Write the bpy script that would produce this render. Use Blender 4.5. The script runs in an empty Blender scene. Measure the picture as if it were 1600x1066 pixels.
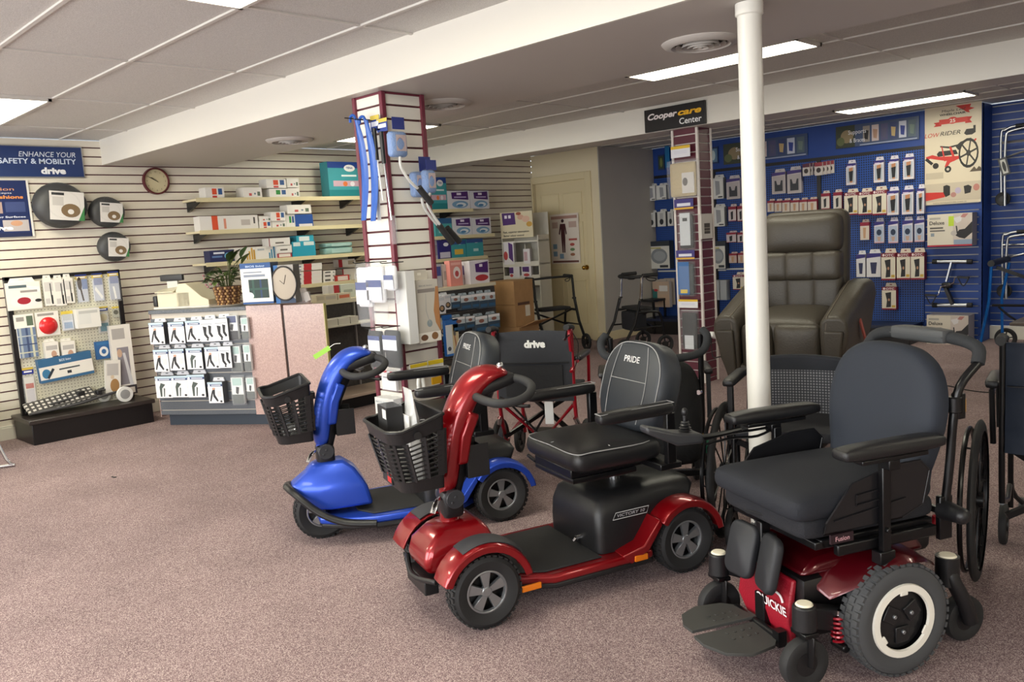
import bpy, math, random
from mathutils import Vector, Matrix
random.seed(7)
C = bpy.context.scene.collection
# ---------------------------------------------------------------- camera
F_PX = 1300.0; CAM_H = 1.38
YAW, PIT, ROL = [math.radians(a) for a in (-44.7, -7.15, -3.59)]
_f = Vector((math.sin(YAW)*math.cos(PIT), math.cos(YAW)*math.cos(PIT), math.sin(PIT)))
_r0 = Vector((math.cos(YAW), -math.sin(YAW), 0)); _u0 = _r0.cross(_f)
CR = _r0*math.cos(ROL) + _u0*math.sin(ROL); CU = -_r0*math.sin(ROL) + _u0*math.cos(ROL); CF = _f
cd = bpy.data.cameras.new('camera'); cam = bpy.data.objects.new('camera', cd); C.objects.link(cam)
cd.sensor_fit = 'HORIZONTAL'; cd.sensor_width = 36; cd.lens = F_PX/1600*36; cd.clip_start = 0.05
cam.matrix_world = Matrix(((CR.x, CU.x, -CF.x, 0), (CR.y, CU.y, -CF.y, 0), (CR.z, CU.z, -CF.z, CAM_H), (0, 0, 0, 1)))
bpy.context.scene.camera = cam
# ---------------------------------------------------------------- world and light
sc = bpy.context.scene
sc.view_settings.view_transform = 'Standard'; sc.view_settings.look = 'None'
sc.view_settings.gamma = 1; sc.view_settings.use_curve_mapping = False
sc.view_settings.exposure = 0.5
sc.render.engine = 'CYCLES'
sc.cycles.max_bounces = 6; sc.cycles.diffuse_bounces = 4; sc.cycles.glossy_bounces = 3
sc.cycles.transparent_max_bounces = 12; sc.cycles.caustics_reflective = False; sc.cycles.caustics_refractive = False
sc.cycles.use_denoising = True
w = bpy.data.worlds.new('World'); sc.world = w; w.use_nodes = True
bg = w.node_tree.nodes['Background']; bg.inputs[0].default_value = (0.80, 0.90, 1.0, 1); bg.inputs[1].default_value = 1.5

def area(name, loc, rot, sx, sy, power, col=(1, 1, 1)):
    l = bpy.data.lights.new(name, 'AREA'); l.shape = 'RECTANGLE'; l.size = sx; l.size_y = sy
    l.energy = power; l.color = col
    o = bpy.data.objects.new(name, l); C.objects.link(o); o.location = loc; o.rotation_euler = rot
    return o
R90 = math.pi/2
# daylight at the shop-front windows behind the photographer
area('window_light', (-5.0, -2.9, 1.35), (R90*0.86, 0, 0), 4.2, 2.0, 150, (1.0, 0.985, 0.96))
area('window_light', (-0.1, -2.9, 1.35), (R90*0.86, 0, 0), 4.2, 2.0, 130, (1.0, 0.985, 0.96))
# ---------------------------------------------------------------- picture-to-place helper
def ray(px, py): return CF*F_PX + CR*(px-800) - CU*(py-533)
CAM = Vector((0, 0, CAM_H))
def dep(px, py, d): return CAM + ray(px, py)/F_PX*d
def flr(px, py, z=0.0):
    d = ray(px, py); t = (z-CAM_H)/d.z; return CAM + d*t
# ---------------------------------------------------------------- materials
def lin(c):
    return tuple(((v/255)/12.92 if v/255 <= .04045 else ((v/255+.055)/1.055)**2.4) for v in c)
_m = {}
def mat(name, col, rough=.5, metal=0, bump=0, bscale=60, var=0, vscale=20, coat=0, alpha=1, trans=0, emit=None, spec=.5, sheen=0):
    if name in _m: return _m[name]
    m = bpy.data.materials.new(name); m.use_nodes = True; nt = m.node_tree; b = nt.nodes['Principled BSDF']
    c = lin(col) + (1,)
    b.inputs['Base Color'].default_value = c; b.inputs['Roughness'].default_value = rough
    b.inputs['Metallic'].default_value = metal; b.inputs['Coat Weight'].default_value = coat
    b.inputs['Coat Roughness'].default_value = .06
    b.inputs['Alpha'].default_value = alpha; b.inputs['Transmission Weight'].default_value = trans
    b.inputs['Specular IOR Level'].default_value = spec
    b.inputs['Sheen Weight'].default_value = sheen
    if emit is not None:
        b.inputs['Emission Color'].default_value = c; b.inputs['Emission Strength'].default_value = emit
    if bump or var:
        tc = nt.nodes.new('ShaderNodeTexCoord')
        if bump:
            n = nt.nodes.new('ShaderNodeTexNoise'); n.inputs['Scale'].default_value = bscale; n.inputs['Detail'].default_value = 4
            nt.links.new(tc.outputs['Object'], n.inputs['Vector'])
            bp = nt.nodes.new('ShaderNodeBump'); bp.inputs['Strength'].default_value = bump; bp.inputs['Distance'].default_value = .01
            nt.links.new(n.outputs['Fac'], bp.inputs['Height']); nt.links.new(bp.outputs['Normal'], b.inputs['Normal'])
        if var:
            n2 = nt.nodes.new('ShaderNodeTexNoise'); n2.inputs['Scale'].default_value = vscale; n2.inputs['Detail'].default_value = 5
            nt.links.new(tc.outputs['Object'], n2.inputs['Vector'])
            rp = nt.nodes.new('ShaderNodeMapRange'); rp.inputs[1].default_value = .3; rp.inputs[2].default_value = .7
            rp.inputs[3].default_value = 1-var; rp.inputs[4].default_value = 1+var
            nt.links.new(n2.outputs['Fac'], rp.inputs[0])
            mx = nt.nodes.new('ShaderNodeVectorMath'); mx.operation = 'SCALE'; mx.inputs[0].default_value = c[:3]
            nt.links.new(rp.outputs[0], mx.inputs['Scale']); nt.links.new(mx.outputs[0], b.inputs['Base Color'])
    _m[name] = m; return m
def pc(h, rough=.55):
    """printed card colour from hex"""
    return mat('print_'+h + ('' if rough == .55 else '_%d' % (rough*100)), tuple(int(h[i:i+2], 16) for i in (0, 2, 4)), rough)

def carpet_mat():
    m = bpy.data.materials.new('carpet'); m.use_nodes = True; nt = m.node_tree; b = nt.nodes['Principled BSDF']
    tc = nt.nodes.new('ShaderNodeTexCoord')
    n = nt.nodes.new('ShaderNodeTexVoronoi'); n.inputs['Scale'].default_value = 380
    n2 = nt.nodes.new('ShaderNodeTexNoise'); n2.inputs['Scale'].default_value = 2.2; n2.inputs['Detail'].default_value = 5
    v = nt.nodes.new('ShaderNodeTexVoronoi'); v.inputs['Scale'].default_value = 420
    for x in (n, n2, v): nt.links.new(tc.outputs['Object'], x.inputs['Vector'])
    r = nt.nodes.new('ShaderNodeValToRGB')
    e = r.color_ramp.elements
    e[0].position = .0; e[0].color = lin((98, 80, 84)) + (1,)
    e[1].position = 1.0; e[1].color = lin((196, 178, 172)) + (1,)
    k = e.new(.5); k.color = lin((136, 114, 116)) + (1,)
    sp_ = nt.nodes.new('ShaderNodeSeparateColor'); nt.links.new(n.outputs['Color'], sp_.inputs[0]); nt.links.new(sp_.outputs[0], r.inputs[0])
    mr = nt.nodes.new('ShaderNodeMapRange'); mr.inputs[1].default_value = .3; mr.inputs[2].default_value = .7
    mr.inputs[3].default_value = .86; mr.inputs[4].default_value = 1.1
    nt.links.new(n2.outputs['Fac'], mr.inputs[0])
    sc_ = nt.nodes.new('ShaderNodeVectorMath'); sc_.operation = 'SCALE'
    nt.links.new(r.outputs[0], sc_.inputs[0]); nt.links.new(mr.outputs[0], sc_.inputs['Scale'])
    nt.links.new(sc_.outputs[0], b.inputs['Base Color'])
    b.inputs['Roughness'].default_value = .95; b.inputs['Specular IOR Level'].default_value = .15
    bp = nt.nodes.new('ShaderNodeBump'); bp.inputs['Strength'].default_value = .25; bp.inputs['Distance'].default_value = .003
    nt.links.new(v.outputs['Distance'], bp.inputs['Height']); nt.links.new(bp.outputs['Normal'], b.inputs['Normal'])
    return m
def peg_mat(name, col, hole, rough=.45, pitch=.0254, r=.14):
    m = bpy.data.materials.new(name); m.use_nodes = True; nt = m.node_tree; b = nt.nodes['Principled BSDF']
    tc = nt.nodes.new('ShaderNodeTexCoord'); N = nt.nodes.new
    s = N('ShaderNodeVectorMath'); s.operation = 'SCALE'; s.inputs['Scale'].default_value = 1/pitch
    nt.links.new(tc.outputs['Object'], s.inputs[0])
    fr = N('ShaderNodeVectorMath'); fr.operation = 'FRACTION'; nt.links.new(s.outputs[0], fr.inputs[0])
    sb = N('ShaderNodeVectorMath'); sb.operation = 'SUBTRACT'; sb.inputs[1].default_value = (.5, .5, .5); nt.links.new(fr.outputs[0], sb.inputs[0])
    ml = N('ShaderNodeVectorMath'); ml.operation = 'MULTIPLY'; ml.inputs[1].default_value = (1, 0, 1); nt.links.new(sb.outputs[0], ml.inputs[0])
    ln = N('ShaderNodeVectorMath'); ln.operation = 'LENGTH'; nt.links.new(ml.outputs[0], ln.inputs[0])
    lt = N('ShaderNodeMath'); lt.operation = 'LESS_THAN'; lt.inputs[1].default_value = r; nt.links.new(ln.outputs['Value'], lt.inputs[0])
    mx = N('ShaderNodeMix'); mx.data_type = 'RGBA'; mx.inputs[6].default_value = lin(col)+(1,); mx.inputs[7].default_value = lin(hole)+(1,)
    nt.links.new(lt.outputs[0], mx.inputs[0]); nt.links.new(mx.outputs[2], b.inputs['Base Color'])
    b.inputs['Roughness'].default_value = rough
    return m
def grid_mat(name, c1, c2, pitch, duty, rough=.6, axes=('Y', 'Z')):
    """woven check: raised pale squares on a dark ground"""
    m = bpy.data.materials.new(name); m.use_nodes = True; nt = m.node_tree; b = nt.nodes['Principled BSDF']; N = nt.nodes.new
    tc = N('ShaderNodeTexCoord'); sx = N('ShaderNodeSeparateXYZ'); nt.links.new(tc.outputs['Object'], sx.inputs[0])
    outs = []
    for ax in axes:
        a = N('ShaderNodeMath'); a.operation = 'MULTIPLY'; a.inputs[1].default_value = 1/pitch; nt.links.new(sx.outputs[ax], a.inputs[0])
        f = N('ShaderNodeMath'); f.operation = 'FRACT'; nt.links.new(a.outputs[0], f.inputs[0])
        l = N('ShaderNodeMath'); l.operation = 'LESS_THAN'; l.inputs[1].default_value = duty; nt.links.new(f.outputs[0], l.inputs[0]); outs.append(l)
    p = N('ShaderNodeMath'); p.operation = 'MULTIPLY'; nt.links.new(outs[0].outputs[0], p.inputs[0]); nt.links.new(outs[1].outputs[0], p.inputs[1])
    mx = N('ShaderNodeMix'); mx.data_type = 'RGBA'; mx.inputs[6].default_value = lin(c1)+(1,); mx.inputs[7].default_value = lin(c2)+(1,)
    nt.links.new(p.outputs[0], mx.inputs[0]); nt.links.new(mx.outputs[2], b.inputs['Base Color']); b.inputs['Roughness'].default_value = rough
    return m
def speck_mat(name, cols, scale, rough=.5, bump=0):
    m = bpy.data.materials.new(name); m.use_nodes = True; nt = m.node_tree; b = nt.nodes['Principled BSDF']; N = nt.nodes.new
    tc = N('ShaderNodeTexCoord'); n = N('ShaderNodeTexNoise'); n.inputs['Scale'].default_value = scale; n.inputs['Detail'].default_value = 6
    nt.links.new(tc.outputs['Object'], n.inputs['Vector']); r = N('ShaderNodeValToRGB'); e = r.color_ramp.elements
    e[0].position = .38; e[0].color = lin(cols[0])+(1,); e[1].position = .62; e[1].color = lin(cols[1])+(1,)
    nt.links.new(n.outputs['Fac'], r.inputs[0]); nt.links.new(r.outputs[0], b.inputs['Base Color']); b.inputs['Roughness'].default_value = rough
    if bump:
        bp = N('ShaderNodeBump'); bp.inputs['Strength'].default_value = bump; bp.inputs['Distance'].default_value = .003
        nt.links.new(n.outputs['Fac'], bp.inputs['Height']); nt.links.new(bp.outputs['Normal'], b.inputs['Normal'])
    return m
CARPET = carpet_mat()
SLAT = mat('slat_cream', (226, 219, 204), .38, var=.04, vscale=3)
GROOVE = mat('groove_maroon', (84, 34, 44), .5)
WHITE = mat('white_paint', (228, 224, 212), .5, bump=.05, bscale=25)
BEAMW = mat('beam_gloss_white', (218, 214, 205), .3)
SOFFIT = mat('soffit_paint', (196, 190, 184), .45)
TILE = speck_mat('ceiling_tile', ((186, 184, 180), (214, 212, 208)), 260, .9, .3)
GRID = mat('ceiling_grid', (204, 200, 194), .5)
DOORC = mat('door_cream', (224, 210, 172), .4)
GREYW = mat('grey_wall', (176, 171, 163), .55, var=.03, vscale=2)
BLUE = mat('shop_blue', (20, 60, 136), .5, var=.05, vscale=4)
PEGB = peg_mat('pegboard_blue', (26, 72, 150), (2, 8, 34), r=.30)
PEGC = peg_mat('pegboard_cream', (226, 222, 200), (60, 52, 40))
SILV = mat('groove_silver', (188, 184, 176), .4)
MAROON = mat('slat_maroon', (88, 30, 46), .4)
MTRIM = mat('trim_maroon', (112, 44, 60), .4)
BLACK = mat('black_laminate', (22, 20, 22), .35)
BLKP = mat('black_plastic', (24, 24, 26), .42, bump=.08, bscale=300)
BLKM = mat('black_metal', (16, 16, 18), .3, metal=.2)
BLKR = mat('black_rubber', (34, 34, 35), .7)
FOAM = mat('grey_foam', (40, 42, 45), .85, bump=.2, bscale=250)
VINYL = mat('black_vinyl', (26, 26, 28), .34, bump=.18, bscale=500)
GVINYL = mat('grey_vinyl', (44, 48, 54), .42, bump=.18, bscale=500)
NAVYF = mat('navy_fabric', (24, 27, 35), .8, bump=.2, bscale=400)
NAVYV = mat('navy_vinyl', (22, 30, 44), .36, bump=.15, bscale=14)
CHARF = mat('charcoal_fabric', (26, 27, 33), .85, bump=.3, bscale=350)
CHROME = mat('chrome', (205, 205, 208), .14, metal=1)
ALU = mat('brushed_aluminium', (176, 178, 180), .3, metal=1)
RIMS = mat('rim_silver', (150, 153, 156), .32, metal=.7)
RED = mat('metallic_red', (140, 4, 16), .28, metal=.45, coat=.7)
REDF = mat('frame_red', (160, 14, 34), .3, metal=.2, coat=.6)
DRED = mat('dark_red', (80, 5, 16), .28, metal=.4, coat=.6)
BLUP = mat('metallic_blue', (40, 76, 186), .36, metal=.45, coat=.25)
STITCH = mat('pale_stitching', (150, 150, 150), .7)
LEATH = mat('taupe_leather', (62, 56, 47), .5, bump=.22, bscale=90, var=.08, vscale=7)
CLEAR = mat('clear_plastic', (235, 238, 242), .08, alpha=.12)
CLEARC = mat('thin_bag', (240, 242, 246), .10, alpha=.05, bump=.9, bscale=25, spec=.25)
CLEARB = mat('clear_bag', (240, 242, 246), .10, alpha=.10, bump=.9, bscale=35)
CARD = mat('cardboard', (168, 130, 88), .8, var=.06, vscale=14)
AMBER = mat('amber_reflector', (226, 120, 20), .25)
PINK = speck_mat('pink_laminate', ((176, 148, 142), (196, 168, 160)), 120, .22)
GREYL = speck_mat('grey_laminate', ((70, 76, 84), (104, 108, 114)), 240, .4)
DKSLAT = speck_mat('dark_slat', ((54, 51, 50), (66, 62, 60)), 60, .5)
PIPEW = mat('pole_white', (226, 224, 216), .3, bump=.12, bscale=12)
TAN = mat('tan_deck', (176, 156, 140), .3)
WOODT = mat('wood_tan', (176, 124, 80), .4)
WHP = mat('white_plastic', (232, 232, 228), .4)
LAMP = mat('lamp_diffuser', (255, 250, 226), .5, emit=13.0)
IVORY = mat('ivory_plastic', (212, 204, 178), .45)
BRASS = mat('brass', (190, 150, 70), .2, metal=1)
YEL = mat('yellow_part', (200, 150, 20), .4)
GREENP = mat('green_part', (70, 140, 110), .4)
# ---------------------------------------------------------------- mesh builder
class MB:
    def __init__(s, M=None): s.v = []; s.f = []; s.mi = []; s.M = M or Matrix.Identity(4)
    def add(s, vs, fs, mi=0):
        n = len(s.v); s.v += [s.M @ Vector(p) for p in vs]
        for q in fs: s.f.append([i+n for i in q]); s.mi.append(mi)
    def box(s, c, d, mi=0, rot=None, taper=None):
        x, y, z = [a/2 for a in d]; tx, ty = taper or (1, 1)
        P = [Vector((a*x*(tx if k > 0 else 1), b*y*(ty if k > 0 else 1), k*z)) for k in (-1, 1) for a, b in ((-1, -1), (1, -1), (1, 1), (-1, 1))]
        if rot is not None: P = [rot @ p for p in P]
        c = Vector(c); P = [p+c for p in P]
        s.add(P, [(0, 3, 2, 1), (4, 5, 6, 7), (0, 1, 5, 4), (1, 2, 6, 5), (2, 3, 7, 6), (3, 0, 4, 7)], mi); return s
    def bb(s, x0, x1, y0, y1, z0, z1, mi=0):
        return s.box(((x0+x1)/2, (y0+y1)/2, (z0+z1)/2), (abs(x1-x0), abs(y1-y0), abs(z1-z0)), mi)
    def beam(s, p, q, w_, h_, mi=0):
        p = Vector(p); q = Vector(q); d = q-p; s.box((p+q)/2, (w_, h_, d.length), mi, d.to_track_quat('Z', 'Y').to_matrix()); return s
    def loft(s, rings, mi=0, caps=True, closed=False):
        n = len(rings[0]); vs = [p for r in rings for p in r]; fs = []
        K = len(rings)
        for k in range(K if closed else K-1):
            a = k*n; b = ((k+1) % K)*n
            for i in range(n):
                j = (i+1) % n; fs.append((a+i, a+j, b+j, b+i))
        if caps and not closed:
            fs.append(tuple(range(n-1, -1, -1))); fs.append(tuple((K-1)*n+i for i in range(n)))
        s.add(vs, fs, mi); return s
    def cyl(s, p, q, r, r2=None, n=16, mi=0, caps=True):
        p = Vector(p); q = Vector(q); d = (q-p).normalized(); m = d.to_track_quat('Z', 'Y').to_matrix(); r2 = r if r2 is None else r2
        rg = lambda c, R: [c + m @ Vector((math.cos(2*math.pi*i/n)*R, math.sin(2*math.pi*i/n)*R, 0)) for i in range(n)]
        return s.loft([rg(p, r), rg(q, r2)], mi, caps)
    def tube(s, pts, r, n=10, mi=0, closed=False, sm=0, flat=1.0):
        pts = [Vector(p) for p in pts]
        if sm: pts = spline(pts, sm, closed)
        K = len(pts); rings = []; up = None
        for k in range(K):
            if closed: t = pts[(k+1) % K]-pts[k-1]
            else: t = pts[min(k+1, K-1)]-pts[max(k-1, 0)]
            t.normalize()
            if up is None:
                up = Vector((0, 0, 1)) if abs(t.z) < .9 else Vector((1, 0, 0))
            a = up - t*up.dot(t)
            if a.length < 1e-5: a = t.orthogonal()
            a.normalize(); b = t.cross(a); up = a
            R = r[k*(len(r)-1)//max(1, K-1)] if isinstance(r, (list, tuple)) else r
            rings.append([pts[k] + a*math.cos(2*math.pi*i/n)*R*flat + b*math.sin(2*math.pi*i/n)*R for i in range(n)])
        return s.loft(rings, mi, True, closed)
    def lathe(s, prof, c=(0, 0, 0), ax='z', n=24, mi=0, a0=0, a1=None):
        """prof (r, h) pairs around an axis through c; closed ring when a1 is None"""
        rings = []; full = a1 is None; K = n if full else n+1
        for i in range(K):
            a = a0 + (2*math.pi if full else (a1-a0))*i/n; ca, sa = math.cos(a), math.sin(a)
            if ax == 'z': rings.append([Vector((r*ca+c[0], r*sa+c[1], h+c[2])) for r, h in prof])
            elif ax == 'y': rings.append([Vector((r*ca+c[0], h+c[1], r*sa+c[2])) for r, h in prof])
            else: rings.append([Vector((h+c[0], r*ca+c[1], r*sa+c[2])) for r, h in prof])
        m = len(prof); vs = [p for r in rings for p in r]; fs = []
        for k in range(K if full else K-1):
            a = k*m; b = ((k+1) % K)*m
            for i in range(m-1): fs.append((a+i, b+i, b+i+1, a+i+1))
        s.add(vs, fs, mi); return s
    def prism(s, poly, h0, h1, ax='y', mi=0, c=(0, 0, 0)):
        """poly is 2D in the plane across axis ax, extruded h0..h1"""
        def P(a, b, h):
            if ax == 'y': return Vector((a+c[0], h+c[1], b+c[2]))
            if ax == 'z': return Vector((a+c[0], b+c[1], h+c[2]))
            return Vector((h+c[0], a+c[1], b+c[2]))
        return s.loft([[P(a, b, h0) for a, b in poly], [P(a, b, h1) for a, b in poly]], mi)
    def rbox(s, c, d, r=.02, n=5, mi=0, rot=None, bulge=0, bax=2, taper=(1, 1)):
        """rounded box, optional bulge of the faces along axis bax"""
        c = Vector(c); hx = [a/2 for a in d]; r = min(r, *[h*.98 for h in hx]); vs = []; fs = []; key = {}
        def pt(u):
            u = Vector(u); q = Vector([max(-(hx[i]-r), min(hx[i]-r, u[i]*hx[i])) for i in range(3)])
            e = Vector([u[i]*hx[i]-q[i] for i in range(3)])
            # keep to sphere corner
            if e.length > 1e-9: e = e.normalized()*r
            p = q+e
            if bulge:
                o = [i for i in range(3) if i != bax]; w_ = (1-u[o[0]]**2)*(1-u[o[1]]**2); p[bax] += bulge*w_*(1 if u[bax] > 0 else -1)*abs(u[bax])
            tz = (u[2]+1)/2; p.x *= 1+(taper[0]-1)*tz; p.y *= 1+(taper[1]-1)*tz
            return (rot @ p if rot is not None else p)+c
        def vid(u):
            k = tuple(round(a, 4) for a in u)
            if k not in key: key[k] = len(vs); vs.append(pt(u))
            return key[k]
        e_ = [i/n for i in range(n+1)]; g = [-1+2*t for t in e_]
        # cluster samples toward the edges
        g = [math.sin(a*math.pi/2)*.55+a*.45 for a in g]; g[0] = -1; g[-1] = 1
        rr = [1-2*r/(2*h)*.5 for h in hx]
        for ax in range(3):
            o = [i for i in range(3) if i != ax]
            for sg in (-1, 1):
                for i in range(n):
                    for j in range(n):
                        q = []
                        for a, b in ((i, j), (i+1, j), (i+1, j+1), (i, j+1)):
                            u = [0, 0, 0]; u[ax] = sg; u[o[0]] = g[a]; u[o[1]] = g[b]; q.append(vid(u))
                        if (sg > 0) == (ax == 1): q.reverse()
                        fs.append(q)
        s.add(vs, fs, mi); return s
    def ball(s, c, r, n=12, mi=0, sc=(1, 1, 1)):
        prof = [(max(1e-4, r*math.sin(math.pi*i/n)), -r*math.cos(math.pi*i/n)) for i in range(n+1)]
        m0 = len(s.v); s.lathe(prof, (0, 0, 0), 'z', n*2, mi)
        for i in range(m0, len(s.v)):
            p = s.M.inverted() @ s.v[i]; s.v[i] = s.M @ (Vector((p.x*sc[0], p.y*sc[1], p.z*sc[2]))+Vector(c))
        return s
    def quad(s, a, b, c, d, mi=0): s.add([a, b, c, d], [(0, 1, 2, 3)], mi); return s
    def build(s, name, mats, parent=None, bev=0, seg=2, sub=0, smooth=True, ang=40):
        me = bpy.data.meshes.new(name); me.from_pydata([tuple(p) for p in s.v], [], s.f)
        if not isinstance(mats, (list, tuple)): mats = [mats]
        for m in mats: me.materials.append(m)
        me.polygons.foreach_set('material_index', s.mi)
        me.validate(); me.update()
        if smooth:
            me.polygons.foreach_set('use_smooth', [True]*len(me.polygons)); me.set_sharp_from_angle(angle=math.radians(ang))
        o = bpy.data.objects.new(name, me); C.objects.link(o)
        if parent is not None: o.parent = parent
        if bev:
            b = o.modifiers.new('bevel', 'BEVEL'); b.width = bev; b.segments = seg; b.limit_method = 'ANGLE'; b.angle_limit = math.radians(40)
        if sub:
            b = o.modifiers.new('sub', 'SUBSURF'); b.levels = sub; b.render_levels = sub
        return o
def spline(P, k, closed=False):
    out = []; n = len(P); rng = range(n if closed else n-1)
    for i in rng:
        p0 = P[i-1] if (i > 0 or closed) else P[0]; p1 = P[i]; p2 = P[(i+1) % n]; p3 = P[(i+2) % n] if (i+2 < n or closed) else P[-1]
        for j in range(k):
            t = j/k; out.append(.5*((2*p1)+(p2-p0)*t+(2*p0-5*p1+4*p2-p3)*t*t+(3*p1-p0-3*p2+p3)*t**3))
    if not closed: out.append(P[-1].copy())
    return out
def rrect(w_, h_, r, k=4):
    out = []
    for sx, sy, a0 in ((1, 1, 0), (-1, 1, 90), (-1, -1, 180), (1, -1, 270)):
        for i in range(k+1):
            a = math.radians(a0+90*i/k); out.append((sx*(w_/2-r)+r*math.cos(a), sy*(h_/2-r)+r*math.sin(a)))
    return out
def thing(name, label, cat, loc=(0, 0, 0), rz=0, group=None):
    o = bpy.data.objects.new(name, None); C.objects.link(o); o.empty_display_size = .1
    o.location = loc; o.rotation_euler = (0, 0, rz); tag(o, label, cat, group); return o
def tag(o, label, cat=None, group=None):
    if label: o['label'] = label
    if cat: o['category'] = cat
    if group: o['group'] = group
    return o
def struct(o): o['kind'] = 'structure'; return o
_txt = {}
def text(parent, s, x, z, h, m, y=-.0015, align='c', width=None, shear=0, bold=0, name='lettering', top=False, ext=.0004):
    """lettering facing local -y, lower edge at z (cap height h); align c/l/r about x"""
    k = (s, bold, shear)
    if k not in _txt:
        cu = bpy.data.curves.new('t', 'FONT'); cu.body = s; cu.size = 1; cu.offset = bold; cu.shear = shear; cu.resolution_u = 3
        o = bpy.data.objects.new('t', cu); C.objects.link(o); dg = bpy.context.evaluated_depsgraph_get()
        me = bpy.data.meshes.new_from_object(o.evaluated_get(dg)); C.objects.unlink(o); bpy.data.objects.remove(o)
        _txt[k] = ([v.co.copy() for v in me.vertices], [list(p.vertices) for p in me.polygons])
    V, Fc = _txt[k]
    x0 = min(v.x for v in V); x1 = max(v.x for v in V); sc_ = h/.70; wd = (x1-x0)*sc_; sx = sc_
    if width: sx = sc_*width/wd; wd = width
    off = {'c': -wd/2, 'l': 0, 'r': -wd}[align]
    mb = MB()
    if top: P = [((v.x-x0)*sx+off+x, v.y*sc_+y, z) for v in V]
    else: P = [((v.x-x0)*sx+off+x, y, v.y*sc_+z) for v in V]
    mb.add(P, Fc, 0)
    return mb.build(name, m, parent, smooth=False)
class Face:
    """upright plane through (ox, oy); its front looks along local -y after turning by rz"""
    def __init__(s, ox, oy, rz):
        s.o = Vector((ox, oy, 0)); s.rz = rz; s.x = Vector((math.cos(rz), math.sin(rz), 0)); s.n = Vector((math.sin(rz), -math.cos(rz), 0))
    def hit(s, px, py, off=0):
        d = ray(px, py); t = (off-(CAM-s.o).dot(s.n))/d.dot(s.n); p = CAM+d*t; return (p-s.o).dot(s.x), p.z
    def rect(s, r, off=0):
        xm = (r[0]+r[2])/2; ym = (r[1]+r[3])/2
        xa = s.hit(r[0], ym, off)[0]; xb = s.hit(r[2], ym, off)[0]; za = s.hit(xm, r[1], off)[1]; zb = s.hit(xm, r[3], off)[1]
        return xa, xb, zb, za
    def w(s, x, off, z): return s.o+s.x*x+s.n*off+Vector((0, 0, z))
FW = Face(-7.6, 0, R90)          # slat wall, looks +x
FB = Face(0, 9.4, 0)             # blue wall
FR = Face(0, 9.72, 0)            # recessed right part of the blue wall
FP1 = Face(0, 2.885, 0)          # pillar, side towards the shop front
FP2 = Face(-3.735, 0, R90)       # pillar, right side
FC = Face(-6.844, 2.752, math.radians(30.8))   # counter front
FG = Face(-6.3, 0, R90)          # low grey gondola
FD = Face(0, 8.25, 0)            # door wall
FM = Face(0, 6.28, 0)            # maroon column front
CEIL = 2.41; SOF = 2.21
# ================================================================ SETTING
o = MB().bb(-7.75, 3.6, -2.45, 9.95, -.05, 0).build('floor', CARPET); struct(o)
def slatwall(name, f, x0, x1, z0, z1, line, pitch=.0755, g=.011, mb_=SLAT, mg=GROOVE, off=0, th=.013, parent=None):
    m = MB(Matrix.Translation(f.w(0, off, 0)) @ Matrix.Rotation(f.rz, 4, 'Z')) if parent is None else MB()
    m.bb(x0, x1, th, th+.03, z0, z1, 1)
    k = math.floor((line-z0)/pitch); z = line-k*pitch; prev = z0
    while z < z1+pitch:
        a = prev; b = min(z-g/2, z1)
        if b-a > .004: m.bb(x0, x1, 0, th, a, b, 0)
        prev = z+g/2; z += pitch
    return m.build(name, [mb_, mg], parent, smooth=False)
struct(slatwall('wall_left', FW, -2.45, 8.25, .10, CEIL, 2.277))
o = MB().bb(-7.6, -7.583, -2.45, 8.25, 0, .10).bb(-7.6, -7.588, -2.45, 8.25, .10, .115).build('baseboard_left', WHITE, bev=.003); struct(o)
# ceiling with its grid
m = MB().bb(-7.7, 3.6, -2.45, 9.95, CEIL+.012, CEIL+.05)
struct(m.build('ceiling', TILE, smooth=False))
g_ = MB()
for x in [-2.125-1.216*k for k in range(-5, 5)]:
    g_.bb(x-.009, x+.009, -2.45, 2.8, CEIL+.004, CEIL+.012); g_.bb(x-.007, x+.007, 3.85, 9.9, CEIL+.004, CEIL+.012)
for k in range(0, 9):
    y = 2.49-.61*k; g_.bb(-7.6, 3.6, y-.010, y+.010, CEIL+.003, CEIL+.012)
for y in (4.48, 5.09, 5.70, 7.15, 7.76, 8.32, 8.70, 9.2): g_.bb(-7.6, 3.6, y-.006, y+.006, CEIL+.003, CEIL+.012)
struct(g_.build('trim_1', GRID, smooth=False))
# dropped beams
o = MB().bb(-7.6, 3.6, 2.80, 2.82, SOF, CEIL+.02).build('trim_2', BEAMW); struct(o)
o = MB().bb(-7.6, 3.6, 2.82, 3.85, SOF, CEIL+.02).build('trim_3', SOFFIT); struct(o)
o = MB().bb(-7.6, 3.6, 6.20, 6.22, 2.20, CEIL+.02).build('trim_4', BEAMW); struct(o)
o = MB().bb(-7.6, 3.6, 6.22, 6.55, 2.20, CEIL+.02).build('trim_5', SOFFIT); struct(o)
# door wall with casing and door
DX0, DX1 = FD.hit(840, 400)[0], FD.hit(921, 400)[0]; DTOP = 2.03
m = MB()
m.bb(-7.6, DX0, 8.25, 8.37, 0, CEIL).bb(DX1, -6.49, 8.25, 8.37, 0, CEIL).bb(DX0, DX1, 8.25, 8.37, DTOP+.01, CEIL)
m.bb(DX0, DX1, 8.33, 8.37, 0, DTOP+.02); struct(m.build('wall_back', mat('warm_wall', (226, 214, 184), .5)))  # panel behind the door added to block sky light leaking through the gap
m = MB().bb(DX0-.09, DX0, 8.225, 8.25, 0, DTOP+.10).bb(DX1, DX1+.09, 8.225, 8.25, 0, DTOP+.10).bb(DX0, DX1, 8.225, 8.25, DTOP+.01, DTOP+.10)
struct(m.build('trim_6', DOORC, bev=.006))
d = MB().bb(DX0+.005, DX1-.005, 8.275, 8.31, .01, DTOP+.01)
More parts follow.
